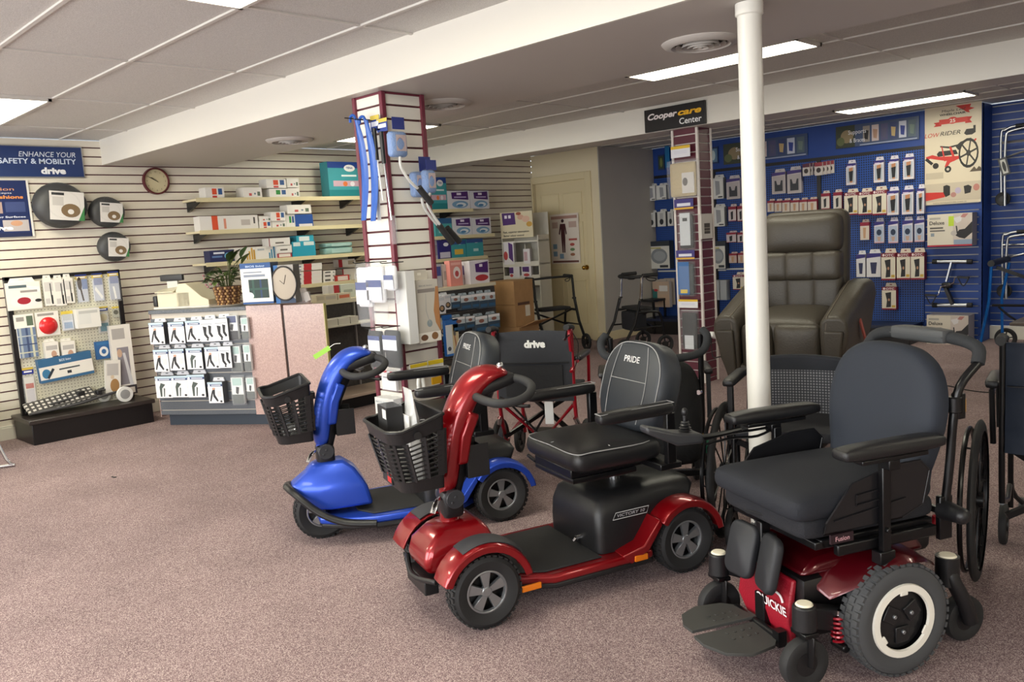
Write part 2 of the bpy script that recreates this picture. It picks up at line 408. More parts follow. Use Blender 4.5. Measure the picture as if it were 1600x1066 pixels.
cw = (DX1-DX0); xs = [(DX0+.12*cw, DX0+.45*cw), (DX0+.55*cw, DX0+.88*cw)]
for a, b in xs:
    for z0, z1 in ((.22, .76), (.92, 1.50), (1.62, 1.88)):
        d.bb(a, b, 8.268, 8.276, z0, z1); 
        for q in ((a-.012, a+.004, z0-.012, z1+.012), (b-.004, b+.012, z0-.012, z1+.012)): d.bb(q[0], q[1], 8.262, 8.276, q[2], q[3])
        for q in ((a, b, z0-.012, z0+.004), (a, b, z1-.004, z1+.012)): d.bb(q[0], q[1], 8.262, 8.276, q[2], q[3])
door = d.build('door_1', DOORC, bev=.003); struct(door)
kn = MB().cyl((DX1-.07, 8.275, .93), (DX1-.07, 8.235, .93), .011).ball((DX1-.07, 8.215, .93), .028).lathe([(.001, 0), (.034, 0), (.03, -.01), (.001, -.01)], (DX1-.07, 8.275, .93), 'y')
kn.build('door_knob', BRASS, door)
px0, px1, pz0, pz1 = FD.rect((860, 334, 905, 412), .0)
t = thing('wall_poster', 'anatomy poster of a dark human figure taped on the cream panelled door', 'poster', (px0, 8.255, pz0))
W_, H_ = px1-px0, pz1-pz0
m = MB().bb(0, W_, -.001, .001, 0, H_, 0)
def art(m, W_, H_, y, items, mats, base=1):
    """flat print on a front face: shapes in unit coordinates"""
    for k, it in enumerate(items):
        kind, col = it[0], it[-1]
        mm = pc(col) if isinstance(col, str) else col
        if mm not in mats: mats.append(mm)
        mi = mats.index(mm); yy = y-.0006*(1+k*.12)
        if kind == 'r':
            u0, v0, u1, v1 = it[1:5]; m.add([(u0*W_, yy, v0*H_), (u1*W_, yy, v0*H_), (u1*W_, yy, v1*H_), (u0*W_, yy, v1*H_)], [(0, 1, 2, 3)], mi)
        elif kind == 'e':
            cx, cy, rx, ry = it[1:5]; n = 18; m.add([((cx+rx*math.cos(2*math.pi*i/n))*W_, yy, (cy+ry*math.sin(2*math.pi*i/n))*H_) for i in range(n)], [tuple(range(n))], mi)
        elif kind == 'p':
            P = it[1]; m.add([(u*W_, yy, v*H_) for u, v in P], [tuple(range(len(P)))], mi)
mats = [pc('e6dcd2')]
art(m, W_, H_, -.001, [('r', .05, .90, .95, .96, 'b08a80'), ('e', .45, .86, .05, .035, '3a2024'), ('p', [(.36, .80), (.54, .80), (.58, .60), (.54, .58), (.52, .70), (.52, .50), (.50, .22), (.46, .22), (.45, .45), (.44, .22), (.40, .22), (.38, .50), (.38, .70), (.34, .58), (.30, .60)], '4a2026'),
    ('r', .08, .72, .28, .84, 'c4aaa0'), ('r', .66, .72, .92, .84, 'c4aaa0'), ('r', .08, .30, .22, .40, '7fa0bc'), ('r', .08, .15, .22, .25, '7fa0bc'), ('r', .30, .10, .44, .2, '7fa0bc'),
    ('e', .75, .38, .08, .03, 'b0504a'), ('e', .75, .28, .08, .03, '6a8a60'), ('e', .75, .18, .08, .03, 'a06a50'), ('r', .05, .02, .95, .06, '6a4440'), ('r', .64, .46, .92, .5, 'b05a54')], mats)
m.build('sheet', mats, t, smooth=False)
# grey side wall running back to the blue wall
o = MB().bb(-6.58, -6.485, 8.37, 9.45, 0, CEIL).bb(-6.49, -6.475, 8.251, 9.45, 0, CEIL).build('wall_side', GREYW); struct(o)
o = MB().bb(-6.475, -6.46, 8.235, 9.4, 0, .11).bb(DX1+.09, -6.46, 8.235, 8.25, 0, .11).build('baseboard_side', DOORC, bev=.003); struct(o)
# blue wall
HB = FB.hit(1441, 233)[1]; XC0 = FB.hit(1445, 300)[0]; XC1 = FB.hit(1534.5, 300)[0]
o = MB().bb(-6.6, 3.6, 9.415, 9.9, 0, CEIL).build('wall_blue', BLUE)
o.data.clear_geometry(); bpy.data.objects.remove(o)
o = MB().bb(-6.6, XC0, 9.415, 9.5, 0, CEIL).bb(XC1-.03, XC1, 9.41, 9.76, 0, CEIL).build('wall_blue', BLUE); struct(o)
o = MB().bb(-6.45, XC0, 9.395, 9.415, HB+.03, CEIL).build('trim_7', BLUE); struct(o)
o = MB().bb(-6.45, XC0, 9.385, 9.415, HB, HB+.035).build('trim_8', BLACK); struct(o)
struct(slatwall('wall_blue_slats', FB, XC0, XC1, .03, CEIL, FB.hit(1490, 410)[1], mb_=BLUE, mg=SILV))
struct(slatwall('wall_right', FR, XC1-.02, 3.6, .14, CEIL, FR.hit(1570, 512)[1], mb_=BLUE, mg=SILV))
o = MB().bb(XC1, 3.6, 9.70, 9.72, 0, .14).build('baseboard_right', WHITE, bev=.004); struct(o)
# walls behind and beside the photographer, with the shop-front windows
m = MB()
m.bb(-7.7, -7.1, -2.5, -2.35, 0, CEIL).bb(-2.9, -2.2, -2.5, -2.35, 0, CEIL).bb(2.0, 3.6, -2.5, -2.35, 0, CEIL)
for a, b in ((-7.1, -2.9), (-2.2, 2.0)): m.bb(a, b, -2.5, -2.35, 0, .35).bb(a, b, -2.5, -2.35, 2.3, CEIL)
struct(m.build('wall_front', WHITE))
struct(MB().bb(3.5, 3.6, -2.45, 9.9, 0, CEIL).build('wall_far_right', WHITE))
for i, (a, b) in enumerate(((-7.1, -2.9), (-2.2, 2.0))):
    m = MB().bb(a, b, -2.45, -2.40, .35, .41).bb(a, b, -2.45, -2.40, 2.24, 2.3).bb(a, a+.05, -2.45, -2.40, .35, 2.3).bb(b-.05, b, -2.45, -2.40, .35, 2.3).bb((a+b)/2-.03, (a+b)/2+.03, -2.45, -2.40, .35, 2.3)
    struct(m.build('window_%d' % (i+1), ALU))
# ---- pillar
PX0, PX1, PY0, PY1 = -3.985, -3.735, 2.885, 3.162
zl = FP2.hit(630, 165.5)[1]
pil = thing('slatwall_pillar', 'tall square white slatwall pillar with maroon grooves and corner trims', 'pillar', (0, 0, 0))
pil['kind'] = 'structure'
m = MB()
for f_, a, b in ((FP1, PX0+.012, PX1-.012), (FP2, PY0+.012, PY1-.008)):
    pass
slat_p = MB().bb(PX0+.013, PX1-.013, PY0+.013, PY1-.013, 0, SOF, 1)
z = zl-math.floor(zl/.0765)*.0765; prev = .0
while z < SOF+.08:
    a = prev; b = min(z-.006, SOF)
    if b-a > .003: slat_p.bb(PX0, PX1, PY0, PY1, a, b, 0)
    prev = z+.006; z += .0765
slat_p.build('slat_panel', [mat('slat_white', (232, 228, 218), .35), GROOVE], pil, smooth=False)
tr = MB()
for x, y in ((PX0, PY0), (PX1, PY0), (PX1, PY1), (PX0, PY1)): tr.bb(x-.014, x+.014, y-.014, y+.014, 0, SOF)
tr.bb(PX0, PX1, PY0-.006, PY0+.02, SOF-.012, SOF).bb(PX1-.02, PX1+.006, PY0, PY1, SOF-.012, SOF)
tr.build('corner_trim', MTRIM, pil, bev=.004)
# ---- maroon column
mx0, mx1 = FM.hit(1051, 215)[0], FM.hit(1089, 215)[0]; my0, my1 = 6.28, 6.49
colm = thing('slatwall_column', 'narrow maroon slatwall column with white grooves under the black sign', 'column', (0, 0, 0)); colm['kind'] = 'structure'
s_ = MB().bb(mx0+.013, mx1-.013, my0+.013, my1-.013, 0, 2.2, 1)
z = FM.hit(1070, 211)[1]; z -= math.floor(z/.0755)*.0755; prev = 0
while z < 2.28:
    a = prev; b = min(z-.005, 2.2)
    if b-a > .003: s_.bb(mx0, mx1, my0, my1, a, b, 0)
    prev = z+.005; z += .0755
WSLV = mat('white_groove', (214, 206, 200), .4)
s_.build('slat_panel', [MAROON, WSLV], colm, smooth=False)
tr = MB()
for x, y in ((mx0, my0), (mx1, my0), (mx1, my1), (mx0, my1)): tr.bb(x-.011, x+.011, y-.011, y+.011, 0, 2.2)
tr.build('corner_trim', WSLV, colm, bev=.003)
# ---- white pole
pole = thing('support_pole', 'round white painted steel support pole in front of the leather lift chair', 'pole', (-1.63, 3.05, 0)); pole['kind'] = 'structure'
MB().cyl((0, 0, 0), (0, 0, SOF-.03), .046, n=32).build('shaft', PIPEW, pole)
MB().lathe([(.046, SOF-.05), (.053, SOF-.045), (.053, SOF-.002), (.0, SOF-.002)], n=32).build('collar', PIPEW, pole)
# ---- ceiling lights
def clight(x0, x1, y0, y1, lab):
    t = thing('ceiling_light', lab, 'ceiling light', ((x0+x1)/2, (y0+y1)/2, CEIL-.012)); a, b = (x1-x0)/2, (y1-y0)/2
    MB().bb(-a, a, -b, -b+.02, 0, .022).bb(-a, a, b-.02, b, 0, .022).bb(-a, -a+.02, -b, b, 0, .022).bb(a-.02, a, -b, b, 0, .022).build('frame', GRID, t)
    MB().bb(-a+.02, a-.02, -b+.02, b-.02, .004, .012).build('diffuser', LAMP, t)
clight(-3.46, -2.24, 4.74, 5.07, 'long bright fluorescent ceiling panel behind the white pole, right of the pillar')
clight(-6.95, -5.74, 4.74, 5.07, 'fluorescent ceiling panel half hidden behind the top of the white slatwall pillar')
clight(-3.57, -2.37, 8.30, 8.69, 'narrow fluorescent ceiling panel near the blue wall above the wheelchair poster')
clight(-6.97, -5.77, 1.28, 1.87, 'wide fluorescent ceiling panel cut by the left edge of the photo')
clight(-3.33, -2.13, 1.28, 1.87, 'wide fluorescent ceiling panel cut by the top edge of the photo')
for q_, l_ in (((1.5, 2.7, 1.28, 1.87), 'wide fluorescent ceiling panel out of view to the right of the power chair'), ((-.2, 1.0, 4.74, 5.07), 'added fluorescent ceiling panel out of view right of the white pole'), ((.1, 1.3, 8.30, 8.69), 'added fluorescent ceiling panel out of view above the silver walkers'), ((-6.97, -5.77, -1.2, -.6), 'added fluorescent ceiling panel, unseen, behind the camera on the left'), ((-3.33, -2.13, -1.2, -.6), 'added fluorescent ceiling panel, unseen, behind the camera')): clight(*q_, l_)  # all but the first are unseen panels added to brighten the room
# ---- round vents in the soffit
for x, lab in ((-2.10, 'round ceiling vent nearest the white pole, largest of the three'), (-3.90, 'round ceiling vent just right of the pillar top'), (-5.66, 'round ceiling vent left of the pillar, above the wall shelves')):
    t = thing('ceiling_vent', lab, 'vent', (x, 3.47, SOF))
    MB().lathe([(.125, .0), (.135, -.022), (.165, -.016), (.178, -.002), (.178, 0)], n=40).build('outer_ring', mat('vent_metal', (190, 184, 178), .35), t)
    MB().lathe([(.0, -.002), (.13, -.002)], n=32).build('dark_throat', mat('vent_dark', (44, 38, 36), .8), t)
    g2 = MB()
    for r_, zz in ((.112, -.018), (.086, -.024), (.06, -.028), (.034, -.031)): g2.lathe([(r_-.010, -.004), (r_, zz), (r_+.003, zz-.001), (r_-.006, -.004)], n=32)
    g2.lathe([(.0, -.034), (.012, -.03), (.012, -.004)], n=20)
    g2.build('diffuser_cone', _m['vent_metal'], t)
# ---- hanging shop sign
x0, x1, z0, z1 = Face(0, 6.17, 0).rect((1007, 165, 1101, 199))
FS = Face(0, 6.17, 0)
x0 = FS.hit(1007, 190)[0]; x1 = FS.hit(1101, 172)[0]; z1 = FS.hit(1007, 173)[1]; z0 = FS.hit(1007, 208)[1]
t = thing('shop_sign', 'black sign reading Coopercare Center on the ceiling beam above the maroon column', 'sign', (x0, 6.17, z0))
W_, H_ = x1-x0, z1-z0
MB().bb(0, W_, 0, .028, 0, H_).build('board', BLACK, t, bev=.002)
text(t, 'Cooper', .06*W_, H_*.53, H_*.26, pc('e8e0e0'), align='l', width=W_*.50, shear=.25, bold=.035)
text(t, 'care', .57*W_, H_*.53, H_*.26, pc('f0b818'), align='l', width=W_*.38, shear=.25, bold=.035)
text(t, 'Center', .95*W_, H_*.14, H_*.26, pc('f0f0f0'), align='r', width=W_*.36, bold=.012)
# ================================================================ WHEELED THINGS
def tyre(m, c, R, w_, hub, mi=0, tread=0, n=48, blocks=1):
    """tyre around y axis with optional raised tread blocks"""
    h = w_/2; prof = [(hub, -h*.7), (hub+.012, -h*.86), (R*.86, -h), (R*.955, -h*.82), (R*.99, -h*.4), (R, 0), (R*.99, h*.4), (R*.955, h*.82), (R*.86, h), (hub+.012, h*.86), (hub, h*.7)]
    m.lathe(prof, c, 'y', n, mi)
    if tread:
        K = tread
        for k in range(K):
            for s_, o in ((-.62, 0), (0, .5), (.62, 0)) if blocks else ():
                a = 2*math.pi*(k+o)/K; ca, sa = math.cos(a), math.sin(a)
                rr = R*(.985 if s_ else 1.0); rot = Matrix.Rotation(-a, 3, 'Y')
                m.box((c[0]+ca*rr, c[1]+s_*h, c[2]+sa*rr), (R*.045, h*.44, 2*math.pi*R/K*.62), mi, rot)
def scooter_wheel(t, x, y, side, R=.134, w_=.085):
    m = MB(); tyre(m, (x, y, R), R, w_, .078, 0, 34)
    wl = m.build('wheel', BLKR, t)
    c = (x, y, R); s = side; h = w_/2
    m = MB(); m.lathe([(.079, -h*.7), (.079, h*.7)], c, 'y', 40).lathe([(.079, s*h*.7), (.072, s*h*.74), (.068, s*h*.5)], c, 'y', 40)
    m.lathe([(.0, s*h*.72), (.016, s*h*.72), (.022, s*h*.60), (.022, s*h*.3)], c, 'y', 20)
    for k in range(5):
        a = 2*math.pi*k/5+.3; d = Vector((math.cos(a), 0, math.sin(a))); n_ = Vector((-d.z, 0, d.x)); cc = Vector(c)
        def P(r, wd, yy): return [cc+d*r+n_*wd+Vector((0, yy, 0)), cc+d*r-n_*wd+Vector((0, yy, 0))]
        a1 = P(.016, .009, s*h*.66); b1 = P(.074, .021, s*h*.62); a0 = P(.016, .009, s*h*.2); b0 = P(.074, .021, s*h*.2)
        m.add([a1[0], a1[1], b1[1], b1[0], a0[0], a0[1], b0[1], b0[0]], [(0, 1, 2, 3), (4, 5, 6, 7), (0, 3, 7, 4), (1, 2, 6, 5), (2, 3, 7, 6), (0, 1, 5, 4)])
    m.lathe([(.0, 0), (.078, 0)], c, 'y', 24, 1)
    m.build('rim', [RIMS, BLKM], wl, bev=.0015, seg=1)
def arc_fender(m, cx, cz, r0, r1, a0, a1, y0, y1, mi=0, n=14, lip=.035):
    rings = []
    for i in range(n+1):
        a = math.radians(a0+(a1-a0)*i/n); d = Vector((math.cos(a), 0, math.sin(a))); c = Vector((cx, 0, cz)); r = r0+(r1-r0)*i/n
        rings.append([c+d*(r-lip)+Vector((0, y1, 0)), c+d*(r-.006)+Vector((0, y1+.004, 0)), c+d*r+Vector((0, y1-.012, 0)), c+d*(r+.004)+Vector((0, (y0+y1)/2, 0)), c+d*r+Vector((0, y0+.01, 0)), c+d*(r-.012)+Vector((0, y0, 0)), c+d*(r-.016)+Vector((0, (y0+y1)/2, 0)), c+d*(r-.02)+Vector((0, y1-.012, 0))])
    m.loft(rings, mi)
def seat_unit(t, lab, big=1.0):
    seat = MB().rbox((.262, 0, .512), (.41, .45, .095), .045, 8, 0, bulge=.018, taper=(1, 1)).build('seat', VINYL, t, sub=1)
    ed = [(.452, .185, .545), (.46, 0, .549), (.452, -.185, .545), (.38, -.213, .549), (.12, -.205, .549), (.10, 0, .549), (.12, .205, .549), (.38, .213, .549)]
    MB().tube(ed, .0022, 6, closed=True, sm=5).tube([(.45, .0, .556), (.30, .0, .565), (.12, .0, .562)], .0016, 6, sm=4).tube([(.30, -.20, .558), (.30, 0, .568), (.30, .20, .558)], .0016, 6, sm=4).build('seat_stitching', STITCH, seat)
    rot = Matrix.Rotation(math.radians(-17), 3, 'Y')
    R4 = Matrix.Translation((.085, 0, .555)) @ rot.to_4x4()
    # back: rounded plate drawn in its own frame (y width, z height), front towards +x
    ring = []
    for th, sx in ((-.075, .90), (-.055, .985), (0, 1.0), (.028, .97), (.045, .86)):
        pts = []
        for i in range(36):
            a = 2*math.pi*i/36; ca, sa = math.cos(a), math.sin(a)
            yy = math.copysign(abs(ca)**.55, ca)*.215*(1-.17*(1 if sa > 0 else 0)*abs(sa)**1.5); zz = .185+math.copysign(abs(sa)**.62, sa)*.188
            pts.append((th, yy*sx, .185+(zz-.185)*sx))
        ring.append(pts)
    M_ = MB(R4); M_.loft(ring, 0); bk = M_.build('backrest', GVINYL, t, ang=50)
    M2 = MB(R4)
    def outline(k, x):
        P = []
        for i in range(30):
            a = math.radians(-20+220*i/29); ca, sa = math.cos(a), math.sin(a)
            P.append((x, math.copysign(abs(ca)**.55, ca)*.215*k*(1-.17*max(0, sa)**1.5), .185+math.copysign(abs(sa)**.62, sa)*.188*k))
        return P
    M2.tube(outline(.93, .038), .0022, 6)
    M2.tube([(.0475, .115, .03), (.0475, .128, .15), (.0475, .118, .26), (.0465, .095, .345)], .0018, 6, sm=5)
    M2.tube([(.0475, -.115, .03), (.0475, -.128, .15), (.0475, -.118, .26), (.0465, -.095, .345)], .0018, 6, sm=5)
    M2.tube([(.0475, -.125, .20), (.0475, .125, .20)], .0016, 6)
    M2.build('backrest_stitching', STITCH, bk)
    tx = text(bk, 'PRIDE', 0, 0, .026, pc('d8d8d8'), y=0, width=.11, bold=.01)
    tx.matrix_local = R4 @ Matrix.Translation((.0478, 0, .275)) @ Matrix.Rotation(R90, 4, 'Z')
    for s in (1, -1):
        a = MB().rbox((.235, s*.285, .690), (.34, .062, .052), .024, 6).build('armrest', VINYL, t, sub=1)
        MB().tube([(.40, s*.285-.02, .708), (.40, s*.285+.02, .708), (.07, s*.285+.022, .712), (.07, s*.285-.022, .712)], .0016, 6, closed=True).build('armrest_stitching', STITCH, a)
        MB().bb(.06, .10, s*.285-.014, s*.285+.014, .47, .67).build('arm_post', BLKM, t, bev=.004)
    MB().bb(.03, .13, -.29, .29, .445, .47).bb(.05, .45, -.15, .15, .44, .475).bb(.0, .04, -.03, .03, .44, .62).build('seat_bracket', BLKM, t, bev=.004)
    MB().cyl((.16, 0, .30), (.16, 0, .45), .028).build('seat_post', CHROME, t)
    MB().rbox((.30, 0, .43), (.3, .32, .03), .012, 4).cyl((.42, -.2, .43), (.42, -.27, .44), .008).build('slide_lever', BLKM, t)
def tiller(t, paint, dx, badge):
    # spine of the cover: x, z, half depth, half width
    S = [(.800, .44, .040, .050), (.788, .52, .052, .060), (.775, .60, .055, .066), (.752, .68, .058, .070), (.722, .75, .060, .074), (.680, .82, .056, .080), (.630, .862, .046, .084), (.575, .872, .030, .080), (.535, .862, .014, .060)]
    rings = []
    K = len(S)
    for k, (x, z, hd, hw) in enumerate(S):
        a = S[max(k-1, 0)]; b = S[min(k+1, K-1)]; tt = Vector((b[0]-a[0], 0, b[1]-a[1])).normalized(); nn = Vector((tt.z, 0, -tt.x))
        rings.append([Vector((x+dx, 0, z))+nn*(u*hd)+Vector((0, v*hw, 0)) for u, v in ((1, -.45), (1.12, 0), (1, .45), (.72, .86), (.1, 1.0), (-.45, .92), (-.5, 0), (-.45, -.92), (.1, -1.0), (.72, -.86))])
    cov = MB().loft(rings).build('tiller_cover', paint, t, sub=2, ang=80)
    # raised side facet
    for s in (1, -1):
        m = MB(); m.loft([[Vector((.735+dx, s*.060, .55)), Vector((.78+dx, s*.060, .55)), Vector((.775+dx, s*.074, .56)), Vector((.742+dx, s*.074, .56))],
                [Vector((.715+dx, s*.070, .665)), Vector((.765+dx, s*.066, .672)), Vector((.76+dx, s*.084, .66)), Vector((.722+dx, s*.084, .655))],
                [Vector((.680+dx, s*.070, .735)), Vector((.725+dx, s*.068, .755)), Vector((.722+dx, s*.088, .742)), Vector((.688+dx, s*.086, .728))]])
        m.build('side_facet', paint, cov, bev=.006)
    # black rear shell of the tiller
    rings = []
    for k, (x, z, hd, hw) in enumerate(S[:7]):
        a = S[max(k-1, 0)]; b = S[min(k+1, K-1)]; tt = Vector((b[0]-a[0], 0, b[1]-a[1])).normalized(); nn = Vector((tt.z, 0, -tt.x)); hw *= .86
        rings.append([Vector((x+dx, 0, z))-nn*(u*hd)+Vector((0, v*hw, 0)) for u, v in ((.35, -1), (.35, 1), (.95, .8), (1.15, 0), (.95, -.8))])
    MB().loft(rings).build('tiller_back_shell', BLKP, t, ang=60)
    MB().rbox((.60+dx, 0, .832), (.17, .15, .05), .02, 5, rot=Matrix.Rotation(math.radians(14), 3, 'Y')).build('control_console', BLKP, t)
    m = MB().tube([(.69+dx, .07, .80), (.685+dx, .15, .795), (.655+dx, .205, .79), (.59+dx, .225, .795), (.535+dx, .205, .81), (.50+dx, .15, .83), (.51+dx, .08, .845), (.55+dx, .03, .85)], .0165, 12, sm=4)
    m.tube([(.69+dx, -.07, .80), (.685+dx, -.15, .795), (.655+dx, -.205, .79), (.59+dx, -.225, .795), (.535+dx, -.205, .81), (.50+dx, -.15, .83), (.51+dx, -.08, .845), (.55+dx, -.03, .85)], .0165, 12, sm=4)
    m.build('handlebar', BLKR, t)
    MB().cyl((.565+dx, .03, .87), (.565+dx, .03, .895), .012).cyl((.60+dx, -.03, .872), (.60+dx, -.03, .89), .009).ball((.565+dx, .03, .897), .014, 8).build('control_knob', CHROME, t)
    for s in (1, -1): MB().tube([(.60+dx, s*.09, .785), (.57+dx, s*.16, .765), (.54+dx, s*.21, .765)], .007, 8, sm=4).build('throttle_lever', BLKM, t)
    text(cov, badge, 0, 0, .012, pc('d0d0d0'), width=.055, bold=.02).matrix_local = Matrix.Translation((.722+dx, .0, .815)) @ Matrix.Rotation(R90, 4, 'Z') @ Matrix.Rotation(math.radians(-48), 4, 'X')
    # lower steering column
    MB().cyl((.805+dx, 0, .30), (.80+dx, 0, .46), .036, .034, 20).build('steering_column', paint, t)
    MB().rbox((.795+dx, 0, .40), (.085, .09, .11), .02, 4).build('column_sleeve', BLKP, t)
    MB().cyl((.795+dx, -.062, .425), (.795+dx, .062, .425), .036, n=24).cyl((.795+dx, .062, .435), (.795+dx, .066, .435), .006, n=8).cyl((.81+dx, .062, .415), (.81+dx, .066, .415), .006, n=8).build('pivot_disc', mat('pivot_grey', (48, 50, 54), .4), t, bev=.003)
    MB().tube([(.82+dx, 0, .43), (.86+dx, .03, .42), (.885+dx, .045, .385)], .012, 8, sm=4, flat=.5).build('tilt_lever', CHROME, t)
    # rear pocket
    m = MB().bb(.65+dx, .74+dx, -.065, .065, .495, .505).bb(.65+dx, .654+dx, -.065, .065, .50, .60).bb(.65+dx, .74+dx, -.065, -.061, .50, .62).bb(.65+dx, .74+dx, .061, .065, .50, .62).bb(.736+dx, .74+dx, -.065, .065, .50, .63)
    m.build('storage_pocket', BLKP, t, bev=.003)
def basket(t, dx):
    k = MB(); x0, x1, X1 = .855+dx, 1.01+dx, 1.065+dx; zb, zt = .50, .74
    # tapered tub: bottom ring to rim ring, front rim dips
    def ring(z, u, y):
        f = x1+(X1-x1)*u; yy = y
        P = []
        for cx, cy, a0 in ((f-.06, yy-.05, 0), (x0+.02, yy-.02, 90), (x0+.02, -yy+.02, 180), (f-.06, -yy+.05, 270)):
            R = .05 if a0 in (0, 270) else .015
            cxx = f-R if a0 in (0, 270) else x0+R; cyy = (yy-R)*(1 if cy > 0 else -1)
            for i in range(5):
                a = math.radians(a0+90*i/4); P.append(Vector((cxx+R*math.cos(a), cyy+R*math.sin(a), z+(.06*(1-(cxx-x0)/(X1-x0)) if u == 1 else 0))))
        return P
    b = ring(zb, 0, .125); r = ring(zt-.02, 1, .165); n = len(b)
    def lerp(t_): return [b[i].lerp(r[i], t_) for i in range(n)]
    k.loft([b, lerp(.18)], caps=False); k.loft([lerp(.80), r], caps=False); k.loft([b, [p+Vector((0, 0, .004)) for p in b]])
    L = [lerp(.18+.62*j/9) for j in range(10)]
    for j in range(9):
        a_, c_ = L[j], L[j].copy()
        k.tube([p for p in L[j]], .0035, 5, closed=True)
    lo, hi = lerp(.18), lerp(.80)
    for i in (0, 4, 5, 9, 10, 14, 15, 19, 2, 17): k.beam(lo[i], hi[i], .024 if i not in (2, 17) else .012, .005)
    for i, j in ((4, 5), (14, 15), (9, 10), (19, 0)):
        k.beam(lo[i].lerp(lo[j], .5), hi[i].lerp(hi[j], .5), .02, .005)
    k.tube(r, .007, 6, closed=True)
    o = k.build('basket', BLKP, t)
    for s in (1, -1): MB().cyl((.96+dx, s*.163, .715), (.96+dx, s*.172, .715), .014).build('handle_pivot', BLKP, o)
    MB().bb(.82+dx, .86+dx, -.03, .03, .56, .60).bb(.82+dx, .86+dx, -.03, .03, .68, .71).bb(.835+dx, .85+dx, -.02, .02, .56, .71).build('basket_bracket', BLKM, t)
def scooter(name, lab, fr_o, rz, paint, four, grp):
    t = thing(name, lab, 'mobility scooter', (fr_o[0], fr_o[1], 0), rz, grp)
    for s in (1, -1): scooter_wheel(t, 0, s*.232, s)
    if four:
        for s in (1, -1): scooter_wheel(t, .878, s*.232, s)
        tx = .10
    else:
        scooter_wheel(t, .832, 0, 1, w_=.08); tx = 0.0
    # chassis shell and deck
    if four:
        poly = [(.70, -.20), (.60, -.255), (.16, -.255), (.12, -.19), (.12, .19), (.16, .255), (.60, .255), (.70, .20), (.78, .17), (.78, -.17)]
    else:
        poly = [(.86, -.10), (.74, -.19), (.62, -.235), (.20, -.255), (.12, -.19), (.12, .19), (.20, .255), (.62, .235), (.74, .19), (.86, .10)]
    MB().prism(poly, .092, .128, 'z').build('chassis_shell', paint, t, bev=.012, seg=3)
    MB().prism([(x_*.99, y_*.985) for x_, y_ in poly], .072, .094, 'z').build('chassis_underside', BLKP, t, bev=.006)
    MB().prism([(.37, -.215), (.62, -.215), (.735, -.15), (.735, .15), (.62, .215), (.37, .215)] if four else [(.37, -.20), (.62, -.19), (.68, -.10), (.68, .10), (.62, .19), (.37, .20)], .127, .135, 'z').build('deck_mat', BLKR, t, bev=.004)
    # rear shroud (battery box) + fenders
    rings = []
    for z, xf, xr, hw in ((.13, .372, .02, .195), (.20, .372, -.02, .196), (.27, .368, -.09, .190), (.325, .350, -.12, .176), (.350, .315, -.11, .150), (.358, .26, -.06, .11)):
        P = []
        for cx, sy, a0 in ((xf, 1, 0), (xr, 1, 90), (xr, -1, 180), (xf, -1, 270)):
            R = .035
            for i in range(4):
                a = math.radians(a0+30*i); P.append(Vector(((cx-R if a0 in (0, 270) else cx+R)+R*math.cos(a), sy*(hw-R)+R*math.sin(a), z)))
        rings.append(P)
    sh = MB().loft(rings).build('rear_shroud', BLKP, t, ang=60, bev=0)
    for s in (1, -1): 
        m = MB(); y0, y1 = (.178, .285) if s > 0 else (-.178, -.285)
        arc_fender(m, 0, .134, .178, .166, 172, 38, y0, y1)
        # sweep from the arch down into the sill
        m.loft([[Vector((.125, y0, .225)), Vector((.125, y1*.98, .225)), Vector((.135, y1*.98, .25)), Vector((.135, y0, .255))],
                [Vector((.185, y0, .135)), Vector((.185, y1*.95, .135)), Vector((.21, y1*.95, .155)), Vector((.21, y0, .16))],
                [Vector((.26, y0, .09)), Vector((.26, y1*.9, .09)), Vector((.30, y1*.9, .128)), Vector((.30, y0, .135))]])
        m.build('rear_fender', paint, t, bev=.004)
    MB().bb(-.14, -.10, -.17, .17, .10, .24).build('rear_bumper', BLKP, t, bev=.01)
    if four:
        for s in (1, -1):
            m = MB(); cap = MB(); y0, y1 = (.165, .282) if s > 0 else (-.165, -.282)
            arc_fender(m, .878, .134, .185, .178, 168, 20, y0, y1)
            arc_fender(cap, .878, .134, .1935, .1875, 140, 62, y0+.01*s, y1-.016*s, lip=.012)
            m.build('front_fender', paint, t, bev=.004); cap.build('fender_cap', mat('soft_black', (52, 52, 56), .6), t)
        rings = [[Vector((x, y, z)) for x, y in ((xf, -w1), (xf, w1), (xr, w2), (xr, -w2))] for z, xf, xr, w1, w2 in ((.17, 1.03, .74, .09, .15), (.21, 1.05, .76, .10, .16), (.27, 1.03, .78, .10, .15), (.31, .985, .79, .08, .12), (.335, .94, .80, .05, .06))]
        MB().loft(rings).build('front_cowl', paint, t, bev=.02, seg=3)
        MB().bb(1.0, 1.055, -.10, .10, .10, .16).tube([(1.03, -.16, .17), (1.065, 0, .15), (1.03, .16, .17)], .012, 8, sm=4).build('front_bumper', BLKP, t, bev=.006)
        MB().bb(.84, .92, -.17, .17, .11, .13).cyl((.878, -.19, .134), (.878, .19, .134), .012).tube([(.84, -.15, .20), (.90, -.10, .13)], .012, 8).tube([(.84, .15, .20), (.90, .10, .13)], .012, 8).build('front_axle', BLKM, t)
        for s in (1, -1):
            MB().bb(.66, .74, s*.252, s*.262, .095, .118).build('side_reflector', AMBER, t, bev=.003); MB().bb(.19, .25, s*.250, s*.266, .098, .122).build('side_reflector', AMBER, t, bev=.003)
    else:
        rings = []
